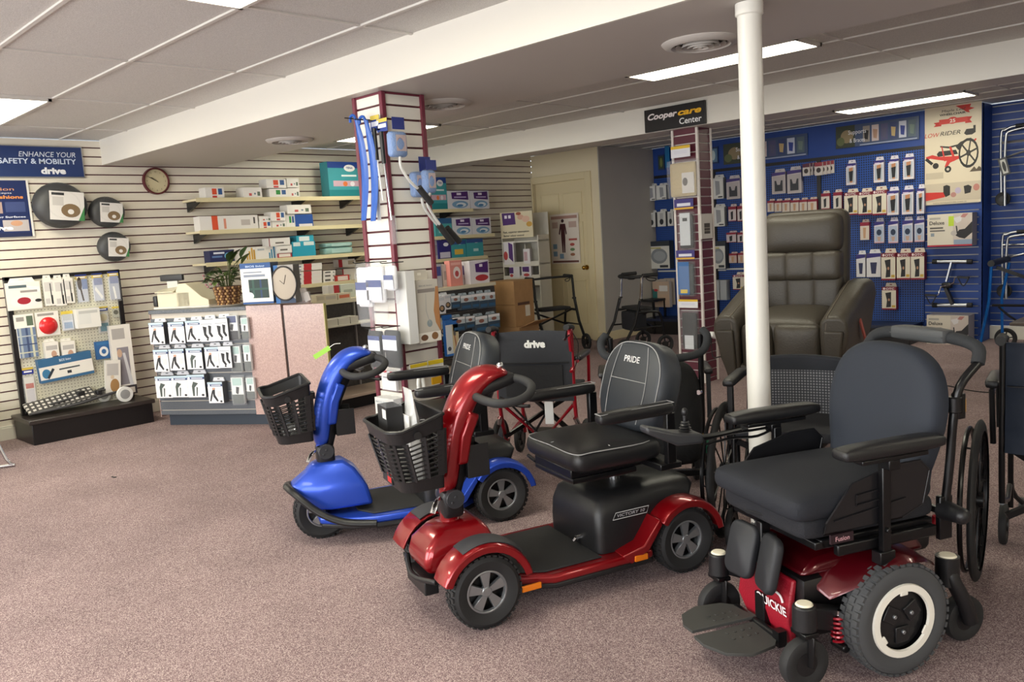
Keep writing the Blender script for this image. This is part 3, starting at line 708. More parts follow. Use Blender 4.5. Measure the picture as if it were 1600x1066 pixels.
        for z, xf, xr, w1, w2 in ((.125, .66, .60, .12, .12), (.155, .90, .605, .095, .130), (.245, .975, .625, .095, .125), (.285, .965, .645, .085, .115), (.335, .895, .675, .065, .090), (.375, .855, .725, .045, .055)):
            P = [Vector((xf, -w1*.55, z)), Vector((xf, w1*.55, z)), Vector(((xf+xr)/2+.05, w1*1.25, z)), Vector((xr, w2, z)), Vector((xr-.012, 0, z)), Vector((xr, -w2, z)), Vector(((xf+xr)/2+.05, -w1*1.25, z))]
            rings.append(P)
        MB().loft(rings[1:]).build('front_cowl', paint, t, bev=.016, seg=3, ang=50)
        m = MB()
        for s in (1, -1): m.tube([(.985, 0, .27), (.96, s*.09, .255), (.87, s*.15, .17), (.76, s*.195, .115), (.62, s*.236, .098)], .020, 10, sm=5, flat=.8)
        m.tube([(.62, .245, .088), (.40, .262, .086), (.20, .262, .086)], .014, 8).build('front_bumper', BLKP, t)
        MB().cyl((.832, -.09, .134), (.832, .09, .134), .012).beam((.832, .075, .134), (.80, .06, .26), .02, .012).beam((.832, -.075, .134), (.80, -.06, .26), .02, .012).build('front_fork', BLKM, t)
    seat_unit(t, lab)
    tiller(t, paint, tx, 'PRIDE')
    basket(t, tx)
    if four:
        bd = MB(Matrix.Translation((.215, .1955, .272)) @ Matrix.Rotation(math.pi, 4, 'Z')).tube([(-.085, 0, -.014), (.075, 0, -.014), (.085, 0, .012), (-.07, 0, .012)], .0016, 6, closed=True).build('badge_outline', pc('c8c8c8'), sh)
        tx_ = text(sh, 'VICTORY 10', 0, 0, .012, pc('b8b8bc'), width=.13, shear=.2, bold=.01, y=0)
        tx_.matrix_local = Matrix.Translation((.215, .1968, .266)) @ Matrix.Rotation(math.pi, 4, 'Z')
        MB().cyl((.372, .05, .16), (.39, .05, .16), .012).cyl((.39, .05, .16), (.40, .05, .15), .006).build('key_lock', CHROME, t)
    return t
RZ_R = math.atan2(-.942, -.336); RZ_B = math.atan2(-.91, -.415)
red_s = scooter('mobility_scooter', 'metallic red four-wheel mobility scooter with black seat and loaded front basket', (-2.038, 2.82), RZ_R, RED, True, None)
blue_s = scooter('mobility_scooter', 'metallic blue three-wheel mobility scooter beside the white slatwall pillar', (-3.075, 2.843), RZ_B, BLUP, False, None)
# ---- things lying in the red scooter's basket
def at(o, x, y, z=0): return o.matrix_basis @ Vector((x, y, z))
def in_frame(fr, name, lab, cat, x, y, z, rz=0):
    c, s = math.cos(fr[2]), math.sin(fr[2]); return thing(name, lab, cat, (fr[0]+c*x-s*y, fr[1]+s*x+c*y, z), fr[2]+rz)
RF = (-2.038, 2.82, RZ_R)
t = in_frame(RF, 'boxed_accessory', 'black and clear boxed accessory with white emblem in the red scooter basket', 'box', 1.09, -.035, .512, R90)
mats = [pc('1c1c1e'), CLEAR]
m = MB().bb(-.055, .055, -.03, .03, 0, .285, 0).bb(-.054, .054, -.029, .029, .285, .315, 1)
art(m, .055, .285, -.0305, [('r', .1, .02, .9, .16, 'b02020'), ('e', .5, .55, .16, .09, 'e8e8e8'), ('e', .5, .55, .09, .05, '1c1c1e'), ('r', .1, .85, .9, .97, 'c8c8c4')], mats)
for i in range(0): pass
m.build('carton', mats, t)
t = in_frame(RF, 'plastic_pouch', 'clear plastic pouch with white strip leaning in the red scooter basket', 'pouch', 1.03, .05, .515, R90)
m = MB(); rings = []
for z, w_, th, dx in ((0, .05, .02, 0), (.12, .055, .026, .0), (.24, .05, .022, -.02), (.31, .045, .008, -.035), (.34, .05, .003, -.05)):
    rings.append([Vector((dx+math.cos(2*math.pi*i/12)*w_, math.sin(2*math.pi*i/12)*th, z)) for i in range(12)])
m.loft(rings); m.build('bag', mat('pouch_plastic', (214, 214, 212), .2, alpha=.6, bump=.6, bscale=30), t)
MB().bb(-.045, .02, -.026, -.022, .05, .25).build('paper_insert', pc('e4e2de'), t)
t = in_frame((-3.075, 2.843, RZ_B), 'small_parts_bag', 'small clear bag of chrome parts lying in the blue scooter basket', 'bag', .94, 0, .506)
MB().rbox((0, 0, .03), (.09, .14, .055), .025, 5).build('bag', CLEARB, t); MB().cyl((-.02, -.05, .02), (.02, .04, .03), .006).ball((.02, .04, .03), .013, 8).ball((-.02, -.05, .02), .012, 8).build('fitting', CHROME, t)

# ================================================================ POWER WHEELCHAIR
pc_t = thing('power_wheelchair', 'black power wheelchair with dark red base and white-ringed drive wheels, nearest the camera', 'wheelchair', (-1.125, 2.58, 0), math.atan2(-.89, -.45))
t = pc_t
for s in (1, -1):
    m = MB(); c = (0, s*.262, .176); tyre(m, c, .172, .088, .108, 0, 44)
    wl = m.build('drive_wheel', mat('tyre_grey', (68, 69, 71), .8), t)
    h = .044*s
    MB().lathe([(.109, -.03), (.109, .03)], c, 'y', 40, 1).lathe([(.114, h*.80), (.112, h*.96), (.092, h*.98), (.090, h*.80)], c, 'y', 48).build('rim_ring', [pc('ece8dc'), BLKM], wl)
    m = MB().lathe([(0, h*.55), (.05, h*.6), (.091, h*.45)], c, 'y', 32)
    for k in range(3):
        a = 2*math.pi*k/3+.5; d = Vector((math.cos(a), 0, math.sin(a))); 
        m.box(Vector(c)+d*.045+Vector((0, h*.62, 0)), (.05, .012, .05), 0, Matrix.Rotation(-a, 3, 'Y'))
        m.cyl(Vector(c)+d*.036+Vector((0, h*.7, 0)), Vector(c)+d*.036+Vector((0, h*.92, 0)), .007, n=8, mi=1)
    m.build('hub_cap', [BLKP, RIMS], wl, bev=.003)
    lug = MB()
    for k in range(3):
        a = 2*math.pi*k/3+1.55; d = Vector((math.cos(a), 0, math.sin(a)))
        lug.box(Vector(c)+d*.088+Vector((0, h*.92, 0)), (.016, .006, .028), 0, Matrix.Rotation(-a, 3, 'Y'))
    lug.build('rim_tab', pc('ece8dc'), wl, bev=.003)
    # front caster
    cx, cy = .30, s*.225
    m = MB(); tyre(m, (cx, cy, .078), .078, .042, .035); cw_ = m.build('front_caster', BLKR, t)
    MB().lathe([(.0, -.016), (.036, -.016), (.036, .016), (0, .016)], (cx, cy, .078), 'y', 20).build('caster_hub', BLKP, cw_)
    MB().beam((cx, cy+.032, .075), (cx-.005, cy+.030, .17), .022, .006).beam((cx, cy-.032, .075), (cx-.005, cy-.030, .17), .022, .006).bb(cx-.03, cx+.02, cy-.034, cy+.034, .165, .18).build('caster_fork', BLKM, cw_, bev=.003)
    MB().cyl((cx-.005, cy, .18), (cx-.005, cy, .258), .036, .034, 20).loft([[Vector((cx-.02, cy-s*.03, .185)), Vector((cx-.02, cy+s*.02, .185)), Vector((cx-.02, cy+s*.02, .25)), Vector((cx-.02, cy-s*.03, .25))], [Vector((.12, s*.17, .12)), Vector((.12, s*.20, .12)), Vector((.12, s*.20, .20)), Vector((.12, s*.17, .20))]]).build('caster_arm', BLKP, t, bev=.006)
    MB().lathe([(0, .006), (.022, .005), (.026, 0)], (cx-.005, cy, .258), 'z', 20).build('caster_cap', pc('ece4cc'), t)
    # rear caster
    rx, ry = -.30, s*.20
    m = MB(); tyre(m, (rx-.03, ry, .075), .075, .045, .035); cw_ = m.build('rear_caster', BLKR, t)
    MB().lathe([(0, -.02), (.045, -.016), (.045, .016), (0, .02)], (rx-.03, ry, .075), 'y', 20).build('caster_hub', BLKP, cw_)
    MB().tube([(rx-.03, ry+.034*s, .075), (rx-.0, ry+.034*s, .15), (rx+.03, ry+.02*s, .22), (rx+.03, ry, .27)], .024, 10, sm=4).cyl((rx+.03, ry, .20), (rx+.03, ry, .292), .036, n=20).build('caster_arm', BLKP, t)
    MB().lathe([(0, .006), (.024, .005), (.028, 0)], (rx+.03, ry, .292), 'z', 20).build('caster_cap', pc('ece4cc'), t)
    MB().loft([[Vector((rx+.05, s*.16, .17)), Vector((rx+.05, s*.20, .17)), Vector((rx+.05, s*.20, .23)), Vector((rx+.05, s*.16, .23))], [Vector((-.08, s*.16, .12)), Vector((-.08, s*.20, .12)), Vector((-.08, s*.20, .20)), Vector((-.08, s*.16, .20))]]).build('rear_arm', BLKM, t, bev=.006)
    # suspension spring
    pts = [Vector((.165+.02*math.cos(a*.62), s*.215+.02*math.sin(a*.62), .115+.085*a/60+.02*0)) for a in range(61)]
    MB().tube(pts, .0045, 6).build('spring', REDF, t); MB().cyl((.165, s*.215, .10), (.165, s*.215, .21), .011).build('spring_strut', CHROME, t)
    MB().beam((.10, s*.215, .10), (.14, s*.215, .25), .03, .02).cyl((.165, s*.19, .10), (.165, s*.25, .10), .013).build('suspension_arm', BLKM, t, bev=.004)
    # wing panels
    MB().loft([[Vector((.20, s*.10, .285)), Vector((.20, s*.215, .262)), Vector((.20, s*.22, .250)), Vector((.20, s*.10, .27))],
               [Vector((.10, s*.10, .335)), Vector((.10, s*.265, .318)), Vector((.10, s*.275, .305)), Vector((.10, s*.10, .32))],
               [Vector((0, s*.10, .375)), Vector((0, s*.285, .362)), Vector((0, s*.297, .350)), Vector((0, s*.10, .36))],
               [Vector((-.10, s*.10, .365)), Vector((-.10, s*.27, .345)), Vector((-.10, s*.28, .333)), Vector((-.10, s*.10, .35))],
               [Vector((-.18, s*.10, .32)), Vector((-.18, s*.23, .30)), Vector((-.18, s*.24, .29)), Vector((-.18, s*.10, .31))]]).build('side_shroud', DRED, t, ang=70)
    # seat rails, armrest, side guard
    MB().bb(-.20, .22, s*.19-.02, s*.19+.02, .405, .435).bb(-.19, .18, s*.225-.012, s*.225+.012, .385, .42).build('seat_rail', BLKM, t, bev=.005)
    MB().rbox((.025, s*.275, .705), (.37, .078, .042), .02, 6, bulge=.004).build('armrest', VINYL, t, sub=1)
    MB().bb(-.10, .14, s*.275-.02, s*.275+.02, .668, .682).bb(.005, .045, s*.275-.02, s*.275+.02, .64, .67).build('armrest_bracket', BLKM, t, bev=.003)
    MB().bb(.012, .042, s*.255-.011, s*.255+.011, .36, .66).cyl((.027, s*.24, .45), (.027, s*.275, .45), .008).bb(.0, .055, s*.25-.02, s*.25+.02, .345, .385).build('arm_post', BLKM, t, bev=.003)
    poly = [(.235, .465), (.225, .495), (.13, .60), (-.02, .635), (-.12, .635), (-.155, .60), (-.13, .50), (-.05, .47)]
    g = MB(); y0, y1 = sorted((s*.238, s*.243)); g.prism(poly, y0, y1, 'y'); g.tube([Vector((a, s*.2405, b)) for a, b in poly], .0045, 6, closed=True)
    g.tube([(.20, s*.246, .50), (-.06, s*.246, .53)], .003, 6).tube([(.12, s*.246, .565), (.0, s*.246, .575), (.0, s*.246, .545), (.12, s*.246, .535)], .003, 6, closed=True)
    g.build('side_guard', mat('guard_black', (24, 24, 27), .3), t)
# base body
MB().rbox((.02, 0, .20), (.46, .33, .20), .03, 5).build('base_body', mat('base_black', (20, 18, 20), .35), t)
MB().loft([[Vector((.19, -.15, .345)), Vector((.19, .15, .345)), Vector((-.20, .13, .375)), Vector((-.20, -.13, .375))], [Vector((.25, -.16, .30)), Vector((.25, .16, .30)), Vector((-.24, .15, .30)), Vector((-.24, -.15, .30))]]).build('top_cowl', DRED, t, bev=.02, seg=3)
m = MB().loft([[Vector((.262, -.13, .285)), Vector((.262, .13, .285)), Vector((.245, .13, .285)), Vector((.245, -.13, .285))], [Vector((.285, -.13, .16)), Vector((.285, .13, .16)), Vector((.26, .13, .16)), Vector((.26, -.13, .16))], [Vector((.255, -.11, .065)), Vector((.255, .11, .065)), Vector((.23, .11, .065)), Vector((.23, -.11, .065))]])
fp = m.build('front_panel', mat('quickie_red', (150, 22, 40), .4, bump=.3, bscale=180), t, bev=.006)
text(fp, 'QUICKIE', 0, 0, .030, pc('ece8e8'), width=.15, bold=.02, y=0).matrix_local = Matrix.Translation((.2865, .055, .175)) @ Matrix.Rotation(R90, 4, 'Z') @ Matrix.Rotation(math.radians(8), 4, 'X')
MB(Matrix.Translation((.2795, .075, .215)) @ Matrix.Rotation(R90, 4, 'Z')).tube([(-.03, -.003, .0), (-.01, -.003, .018), (.02, -.003, .014), (.032, -.003, -.004)], .0035, 6, sm=4).build('emblem', pc('ece8e8'), fp)
MB().box((.24, .17, .19), (.003, .035, .075), 0, Matrix.Rotation(.5, 3, 'X')).build('bar_code_sticker', pc('d8d8d4'), t)
# seat cushion and base
MB().rbox((.035, 0, .47), (.50, .43, .075), .03, 8).build('seat_base', CHARF, t, sub=1)
cu_ = MB().rbox((.06, 0, .535), (.52, .46, .085), .04, 8, bulge=.012).build('seat_cushion', NAVYF, t, sub=1)
tg = text(t, 'Fusion', 0, 0, .014, pc('d0a0a8'), width=.05, bold=.01, y=0); tg.matrix_local = Matrix.Translation((.17, .2435, .437)) @ Matrix.Rotation(math.pi, 4, 'Z')
MB().bb(.13, .21, .2345, .2425, .430, .458).build('brand_tag', pc('241018'), t)
# backrest: shield shape
rot = Matrix.Rotation(math.radians(-9), 3, 'Y'); R4 = Matrix.Translation((-.17, 0, .50)) @ rot.to_4x4()
pts = [(-.155, 0), (-.185, .08), (-.215, .22), (-.212, .32), (-.18, .40), (-.12, .448), (-.05, .465), (.05, .465), (.12, .448), (.18, .40), (.212, .32), (.215, .22), (.185, .08), (.155, 0)]
P3 = spline([Vector((0, a, b)) for a, b in pts], 3, True)
M_ = MB(R4); cz = .23
M_.loft([[(x, p.y*k*1.09, cz+(p.z-cz)*k) for p in P3] for x, k in ((-.03, .88), (-.025, .985), (.0, 1.0), (.022, .985), (.036, .93), (.045, .80), (.048, .5))])
M_.build('backrest', mat('navy_back_fabric', (32, 38, 49), .75, bump=.12, bscale=500), t, ang=60)
# push frame
def fr3(s): return [Vector((-.24, s*.215, .44)), Vector((-.255, s*.222, .60)), Vector((-.265, s*.225, .74)), Vector((-.285, s*.23, .84)), Vector((-.35, s*.235, .905)), Vector((-.37, s*.22, .945)), Vector((-.372, s*.17, .965)), Vector((-.372, s*.10, .972))]
for s in (1, -1): MB().tube(fr3(s)[:5], .0135, 12, sm=4).build('back_tube', BLKM, t)
for s in (1, -1): MB().tube(fr3(s)[4:]+[Vector((-.372, s*.09, .972))], .020, 12, sm=4).build('push_grip', FOAM, t)
MB().cyl((-.372, -.12, .972), (-.372, .12, .972), .013).build('cross_tube', BLKM, t)
MB().rbox((-.366, 0, .974), (.055, .225, .048), .012, 4).bb(-.337, -.336, -.11, .11, .972, .975).build('handle_cover', mat('handle_grey', (70, 72, 74), .5), t)
for s in (1, -1):
    MB().cyl((-.235, s*.215, .455), (-.235, s*.285, .455), .032, .026, 18).ball((-.235, s*.285, .455), .026, 10).build('recline_hinge', BLKP, t)
    MB().bb(-.265, -.215, s*.215-.01, s*.215+.01, .36, .50).build('back_bracket', BLKM, t, bev=.004); MB().cyl((-.27, s*.225, .76), (-.27, s*.225, .81), .022).bb(-.30, -.27, s*.225-.015, s*.225+.015, .74, .82).build('tube_clamp', BLKM, t, bev=.004)
MB().bb(-.305, -.300, .215, .235, .76, .80).build('yellow_tag', YEL, t)
MB().bb(-.24, -.22, -.21, .21, .44, .46).bb(.20, .24, -.21, .21, .405, .43).bb(-.02, .02, -.2, .2, .39, .41).build('seat_cross_bar', BLKM, t, bev=.004)
for s in (1, -1): MB().rbox((-.22, s*.09, .33), (.12, .09, .09), .03, 4).build('motor_pack', BLKP, t)
MB().cyl((-.28, .13, .37), (-.285, .14, .40), .011).build('red_plug', REDF, t)
# legrest
MB().bb(.24, .275, -.035, -.005, .10, .43).bb(.24, .275, .0, .03, .20, .40).bb(.262, .29, -.03, .02, .08, .20).build('legrest_column', BLKM, t, bev=.004)
for y, yy in ((-.075, -.01), (.065, .02)):
    pts = rrect(.12, .175, .03)
    M_ = MB(Matrix.Translation((.30, y, .325)) @ Matrix.Rotation(math.radians(-14), 4, 'Y') @ Matrix.Rotation(math.radians(8 if y < 0 else -16), 4, 'Z'))
    M_.loft([[(x, a*k, b*k) for a, b in pts] for x, k in ((-.016, .93), (-.010, 1), (.006, 1), (.014, .92))]); M_.build('calf_pad', mat('pad_black', (36, 37, 41), .6), t, ang=60)
for s in (1, -1):
    foot = [(.285, 0), (.285, s*.10), (.33, s*.150), (.42, s*.165), (.49, s*.13), (.525, s*.06), (.525, s*.004), (.30, s*.004)]
    M_ = MB(Matrix.Translation((.0, -.02, .105-(.012 if s > 0 else 0))) @ Matrix.Rotation(math.radians(-s*3), 4, 'X')); M_.prism(foot if s > 0 else foot[::-1], 0, .010, 'z')
    for q in range(4):
        for r_ in range(2): M_.cyl((.34+q*.028, s*(.035+r_*.035), .010), (.34+q*.028, s*(.035+r_*.035), .0125), .006, n=8)
    M_.build('footplate', mat('footplate_grey', (58, 58, 56), .7), t, bev=.003)
MB().cyl((.295, -.13, .10), (.295, .10, .10), .013).bb(.28, .31, .09, .12, .075, .125).build('footplate_hinge', BLKM, t)
# joystick pod on the far arm
MB().tube([(.16, -.275, .665), (.26, -.285, .655), (.34, -.29, .655)], .009, 8, sm=3).tube([(.0, -.27, .66), (.1, -.262, .635), (.2, -.27, .640), (.30, -.275, .63)], .005, 6, sm=4).tube([(.0, -.28, .655), (.1, -.29, .65), (.2, -.285, .652), (.3, -.285, .645)], .005, 6, sm=4).build('joystick_cable', BLKM, t)
j = MB().loft([[Vector((.32, -.33, .64)), Vector((.32, -.25, .64)), Vector((.32, -.25, .675)), Vector((.32, -.33, .675))], [Vector((.42, -.33, .645)), Vector((.42, -.25, .645)), Vector((.42, -.25, .690)), Vector((.42, -.33, .690))], [Vector((.53, -.32, .70)), Vector((.53, -.26, .70)), Vector((.53, -.26, .725)), Vector((.53, -.32, .725))]]).build('joystick_pod', mat('pod_grey', (50, 51, 54), .4), t, bev=.01, seg=3)
m = MB()
for k in range(4): m.lathe([(.012, 0), (.024-.003*k, .005), (.012, .011)], (.37, -.29, .682+.009*k), 'z', 18)
m.cyl((.37, -.29, .70), (.37, -.29, .745), .007).ball((.37, -.29, .75), .011, 8, sc=(1, 1, 1.4)); m.build('joystick', BLKP, j)
# lap belt
MB().tube([(.15, .235, .50), (.10, .20, .46), (.22, .12, .44), (.285, .0, .46), (.27, -.1, .44)], .012, 6, sm=4, flat=.18).build('lap_strap', mat('strap_black', (30, 31, 34), .8), t)

# ================================================================ GENERIC MANUAL WHEELCHAIR PIECES
def spoke_wheel(t, x, y, R, w_, spokes, rim_m, s=1, handrim=False, hubr=.03, name='wheel', thin=False, fat=.010):
    m = MB(); c = (x, y, R); tyre(m, c, R, w_, R-w_*(.9 if not thin else 1.1))
    wl = m.build(name, BLKR, t)
    r1 = R-w_*.9; m = MB().lathe([(r1+.004, -w_*.38), (r1-.012, -w_*.25), (r1-.012, w_*.25), (r1+.004, w_*.38)], c, 'y', 36).cyl((x, y-w_*.6, R), (x, y+w_*.6, R), hubr, n=18)
    for k in range(spokes):
        a = 2*math.pi*k/spokes+.2; d = Vector((math.cos(a), 0, math.sin(a))); m.beam(Vector(c)+d*hubr*.8, Vector(c)+d*(r1-.006), fat*1.7, fat)
    m.build('rim', rim_m, wl)
    if handrim:
        pts = [(x+(R-.035)*math.cos(2*math.pi*i/40), y+s*.035, R+(R-.035)*math.sin(2*math.pi*i/40)) for i in range(40)]
        m = MB().tube(pts, .009, 8, closed=True)
        for k in range(6):
            a = 2*math.pi*k/6; m.cyl((x+(R-.035)*math.cos(a), y+s*.035, R+(R-.035)*math.sin(a)), (x+(R-.04)*math.cos(a), y, R+(R-.04)*math.sin(a)), .004, n=6)
        m.build('hand_rim', BLKM, wl)
    return wl
# ---- red transport chair, its back towards the camera
TC = (-3.245, 3.45); TH = math.atan2(.66, -.42)    # heading away from the camera, to the left
TH = math.radians(118)
t = thing('transport_chair', 'red framed transport wheelchair with black fabric back marked drive, seen from behind', 'wheelchair', (TC[0], TC[1], 0), TH)
# local: back sheet at x=0, facing +x
for s in (1, -1):
    y = s*.225
    MB().tube([(-.02, y, .72), (-.045, y, .80), (-.03, y, .84), (0, y, .82), (.0, y, .70), (0, y, .45), (.03, y, .30), (.10, y, .145)], .0115, 10, sm=4).tube([(.0, y, .46), (.2, y, .46), (.42, y, .46), (.46, y, .40), (.50, y, .12)], .0115, 10, sm=3).tube([(.10, y, .17), (.25, y, .20), (.47, y, .22)], .0105, 10).build('side_frame', REDF, t)
    MB().tube([(.03, y, .845), (-.03, y, .86), (-.12, y, .865)], .017, 12).build('push_handle', BLKR, t)
    MB().tube([(-.01, y, .83), (-.05, y, .815), (-.11, y, .81), (-.125, y, .825)], .005, 6, sm=3).tube([(-.01, y-.02*s, .845), (-.06, y-.02*s, .79), (-.11, y-.02*s, .80)], .004, 6, sm=3).build('brake_lever', BLKM, t)
    MB().bb(-.015, .02, y-.012, y+.012, .60, .625).cyl((-.02, y, .615), (-.045, y, .605), .012).build('fold_clamp', REDF, t, bev=.004)
    MB().rbox((.16, s*.25, .67), (.30, .05, .035), .016, 5, rot=Matrix.Rotation(0, 3, 'Y')).build('armrest', VINYL, t)
    MB().tube([(.01, s*.25, .655), (.29, s*.25, .655), (.33, s*.25, .62), (.335, s*.245, .47)], .010, 8, sm=3).build('arm_tube', REDF, t)
    spoke_wheel(t, .10, s*.265, .15, .035, 5, BLKP, s, fat=.016)
    spoke_wheel(t, .46, s*.25, .10, .03, 5, BLKP, s, name='caster', fat=.012)
    MB().tube([(.47, y, .30), (.56, y, .16), (.60, y, .10)], .009, 8).bb(.58, .72, min(y, y-.16*s), max(y, y-.16*s), .09, .10).build('footrest', BLKP, t)
    MB().cyl((-.01, y, .33), (.01, y+.012*s, .29), .014).build('brake_cable_guide', CHROME, t)
MB().tube([(-.01, -.225, .60), (-.05, -.26, .66), (-.03, -.27, .76), (-.02, -.24, .82)], .0025, 6, sm=4).build('brake_cable', BLKM, t)
MB().beam((.05, -.22, .20), (.40, .22, .45), .022, .022).beam((.05, .22, .20), (.40, -.22, .45), .022, .022).build('cross_brace', BLKM, t)
MB().tube([(.02, -.21, .40), (.10, 0, .17), (.02, .21, .40)], .010, 8).build('rear_brace', REDF, t)
MB().beam((-.012, .17, .43), (.02, -.05, .17), .035, .004).beam((-.012, -.10, .43), (.02, .05, .20), .035, .004).build('hanging_strap', mat('strap_black', (30, 31, 34), .8), t)
bk = MB(); rows = []
for k in range(9):
    z = .43+.40*k/8; rows.append([Vector((-.012-.012*math.cos(a/12*math.pi-R90)*0-.010*math.sin(math.pi*a/12), -.225+.45*a/12, z+(.012*math.sin(math.pi*a/12) if k == 8 else 0))) for a in range(13)]+[Vector((.004, .225-.45*a/12, z)) for a in range(13)])
b_ = MB().loft(rows).build('back_upholstery', mat('black_nylon', (34, 36, 42), .6, bump=.35, bscale=22), t, ang=60)
MB().tube([(-.03, -.21, .655), (-.034, 0, .655), (-.03, .21, .655)], .004, 6).bb(-.028, -.022, -.17, .17, .46, .64).build('back_pocket', mat('black_pocket', (22, 22, 25), .7, bump=.3, bscale=30), t)
text(b_, 'drive', 0, 0, .040, pc('f0f0ec'), width=.125, bold=.055, y=0).matrix_local = Matrix.Translation((-.0275, -.015, .745)) @ Matrix.Rotation(-R90, 4, 'Z')
MB().bb(.02, .44, -.20, .20, .455, .475).build('seat', CHARF, t, bev=.008)
MB().bb(-.035, -.033, -.105, -.055, .30, .43).build('care_label', pc('dcdcdc'), t)

# ---- black wheelchair with mesh back (behind the pole)
def manual_chair(name, lab, loc, rz, mesh_back, wheelR=.30, grp=None, k=0):
    t = thing(name, lab, 'wheelchair', (loc[0], loc[1], 0), rz, grp)
    for s in (1, -1):
        y = s*.215
        spoke_wheel(t, 0, s*.29, wheelR, .028, 12, BLKM, s, True, fat=.0035, thin=True)
        if k: MB().tube([(-.26, y, .76), (-.22, y, .50), (-.1, y, .30), (0, y, .30)], .011, 10, sm=4).tube([(-.2, y, .50), (.10, y, .50), (.14, y, .44), (.15, y, .16)], .011, 10, sm=4).build('side_frame', BLKM, t)
        else: MB().tube([(-.12, y, .92), (-.06, y, .92), (-.04, y, .88), (-.03, y, .50), (0, y, .30)], .011, 10, sm=4).tube([(-.02, y, .50), (.36, y, .50), (.42, y, .44), (.46, y, .14)], .011, 10, sm=4).tube([(0, y, .30), (.30, y, .22), (.40, y, .25)], .010, 8).build('side_frame', BLKM, t)
        spoke_wheel(t, .14 if k else .40, s*.235, .085, .03, 5, BLKP, s, name='caster')
        if not k: MB().tube([(-.06, y, .92), (-.15, y, .92)], .017, 12).build('push_handle', BLKR, t)
        if k:
            MB().rbox((-.12, s*.255, .695), (.34, .055, .038), .017, 5).build('armrest', VINYL, t); MB().bb(-.02, .01, s*.255-.012, s*.255+.012, .42, .68).bb(-.05, .04, s*.22, s*.262, .42, .45).build('arm_post', BLKM, t, bev=.003); continue
        MB().rbox((.14, s*.25, .735), (.26, .055, .035), .016, 5).build('armrest', VINYL, t)
        MB().tube([(.0, s*.245, .52), (.0, s*.25, .70), (.03, s*.25, .715), (.24, s*.25, .715), (.27, s*.25, .69), (.27, s*.245, .52)], .010, 8, sm=3).build('arm_tube', BLKM, t)
        MB().tube([(.44, y, .40), (.52, y, .20), (.58, y*.8, .12)], .010, 8, sm=3).bb(.56, .70, min(y*.9, y*.9-.14*s), max(y*.9, y*.9-.14*s), .10, .112).build('footrest', BLKP, t)
    MB().rbox((-.04 if k else .18, 0, .50 if k else .52), (.40, .42, .05), .02, 5, bulge=.006).build('seat', CHARF, t)
    MB().beam((.0, -.2, .25), (.15, .2, .47), .022, .022).beam((.0, .2, .25), (.15, -.2, .47), .022, .022).build('cross_brace', BLKM, t)
    if mesh_back:
        rows = []
        for k in range(8):
            z = .46+.31*k/7; hw = .225*(1-.12*(k/7)**3); zz_ = .012 if k == 7 else 0
            rows.append([Vector((-.21+.03*(abs(a-6)/6)**2, -hw+2*hw*a/12, z+zz_*(1-(abs(a-6)/6)**2))) for a in range(13)]+[Vector((-.25+.03*(abs(a-6)/6)**2, hw-2*hw*a/12, z+zz_*(1-(abs(a-6)/6)**2))) for a in range(13)])
        b_ = MB().loft(rows).build('backrest', NAVYF, t, bev=.012, seg=3, ang=60)
        rows = [[Vector((-.2055+.028*(abs(a-5)/6)**2, -.18+.36*a/10, .48+.235*k/6)) for a in range(11)]+[Vector((-.209+.028*(abs(a-5)/6)**2, .18-.36*a/10, .48+.235*k/6)) for a in range(11)] for k in range(7)]
        MB().loft(rows).build('mesh_panel', grid_mat('mesh_check', (24, 26, 34), (112, 112, 116), .0125, .6), b_, ang=60)
    else:
        rows = []
        for k in range(10):
            z = .50+.40*k/9
            rows.append([Vector((-.045-.03*math.sin(math.pi*a/12)+.004*math.sin(k*2.1+a), -.205+.41*a/12, z)) for a in range(13)]+[Vector((-.03-.03*math.sin(math.pi*a/12), .205-.41*a/12, z)) for a in range(13)])
        b_ = MB().loft(rows).build('back_upholstery', NAVYV, t, ang=70)
        MB().bb(-.088, -.078, -.13, .13, .735, .79).build('back_handle', BLKR, b_, bev=.02, seg=3)
        MB().tube([(-.06, -.2, .745), (-.08, 0, .745), (-.06, .2, .745)], .003, 6).build('back_seam', BLKM, b_)
    return t
manual_chair('manual_wheelchair', 'black wheelchair with checked mesh backrest behind the white support pole', (-1.60, 3.27), math.atan2(-.95, .30), True, .30, k=1)
manual_chair('manual_wheelchair', 'black wheelchair with navy vinyl back cut by the right edge of the photo', (-.61, 3.37), math.radians(100), False, .30)
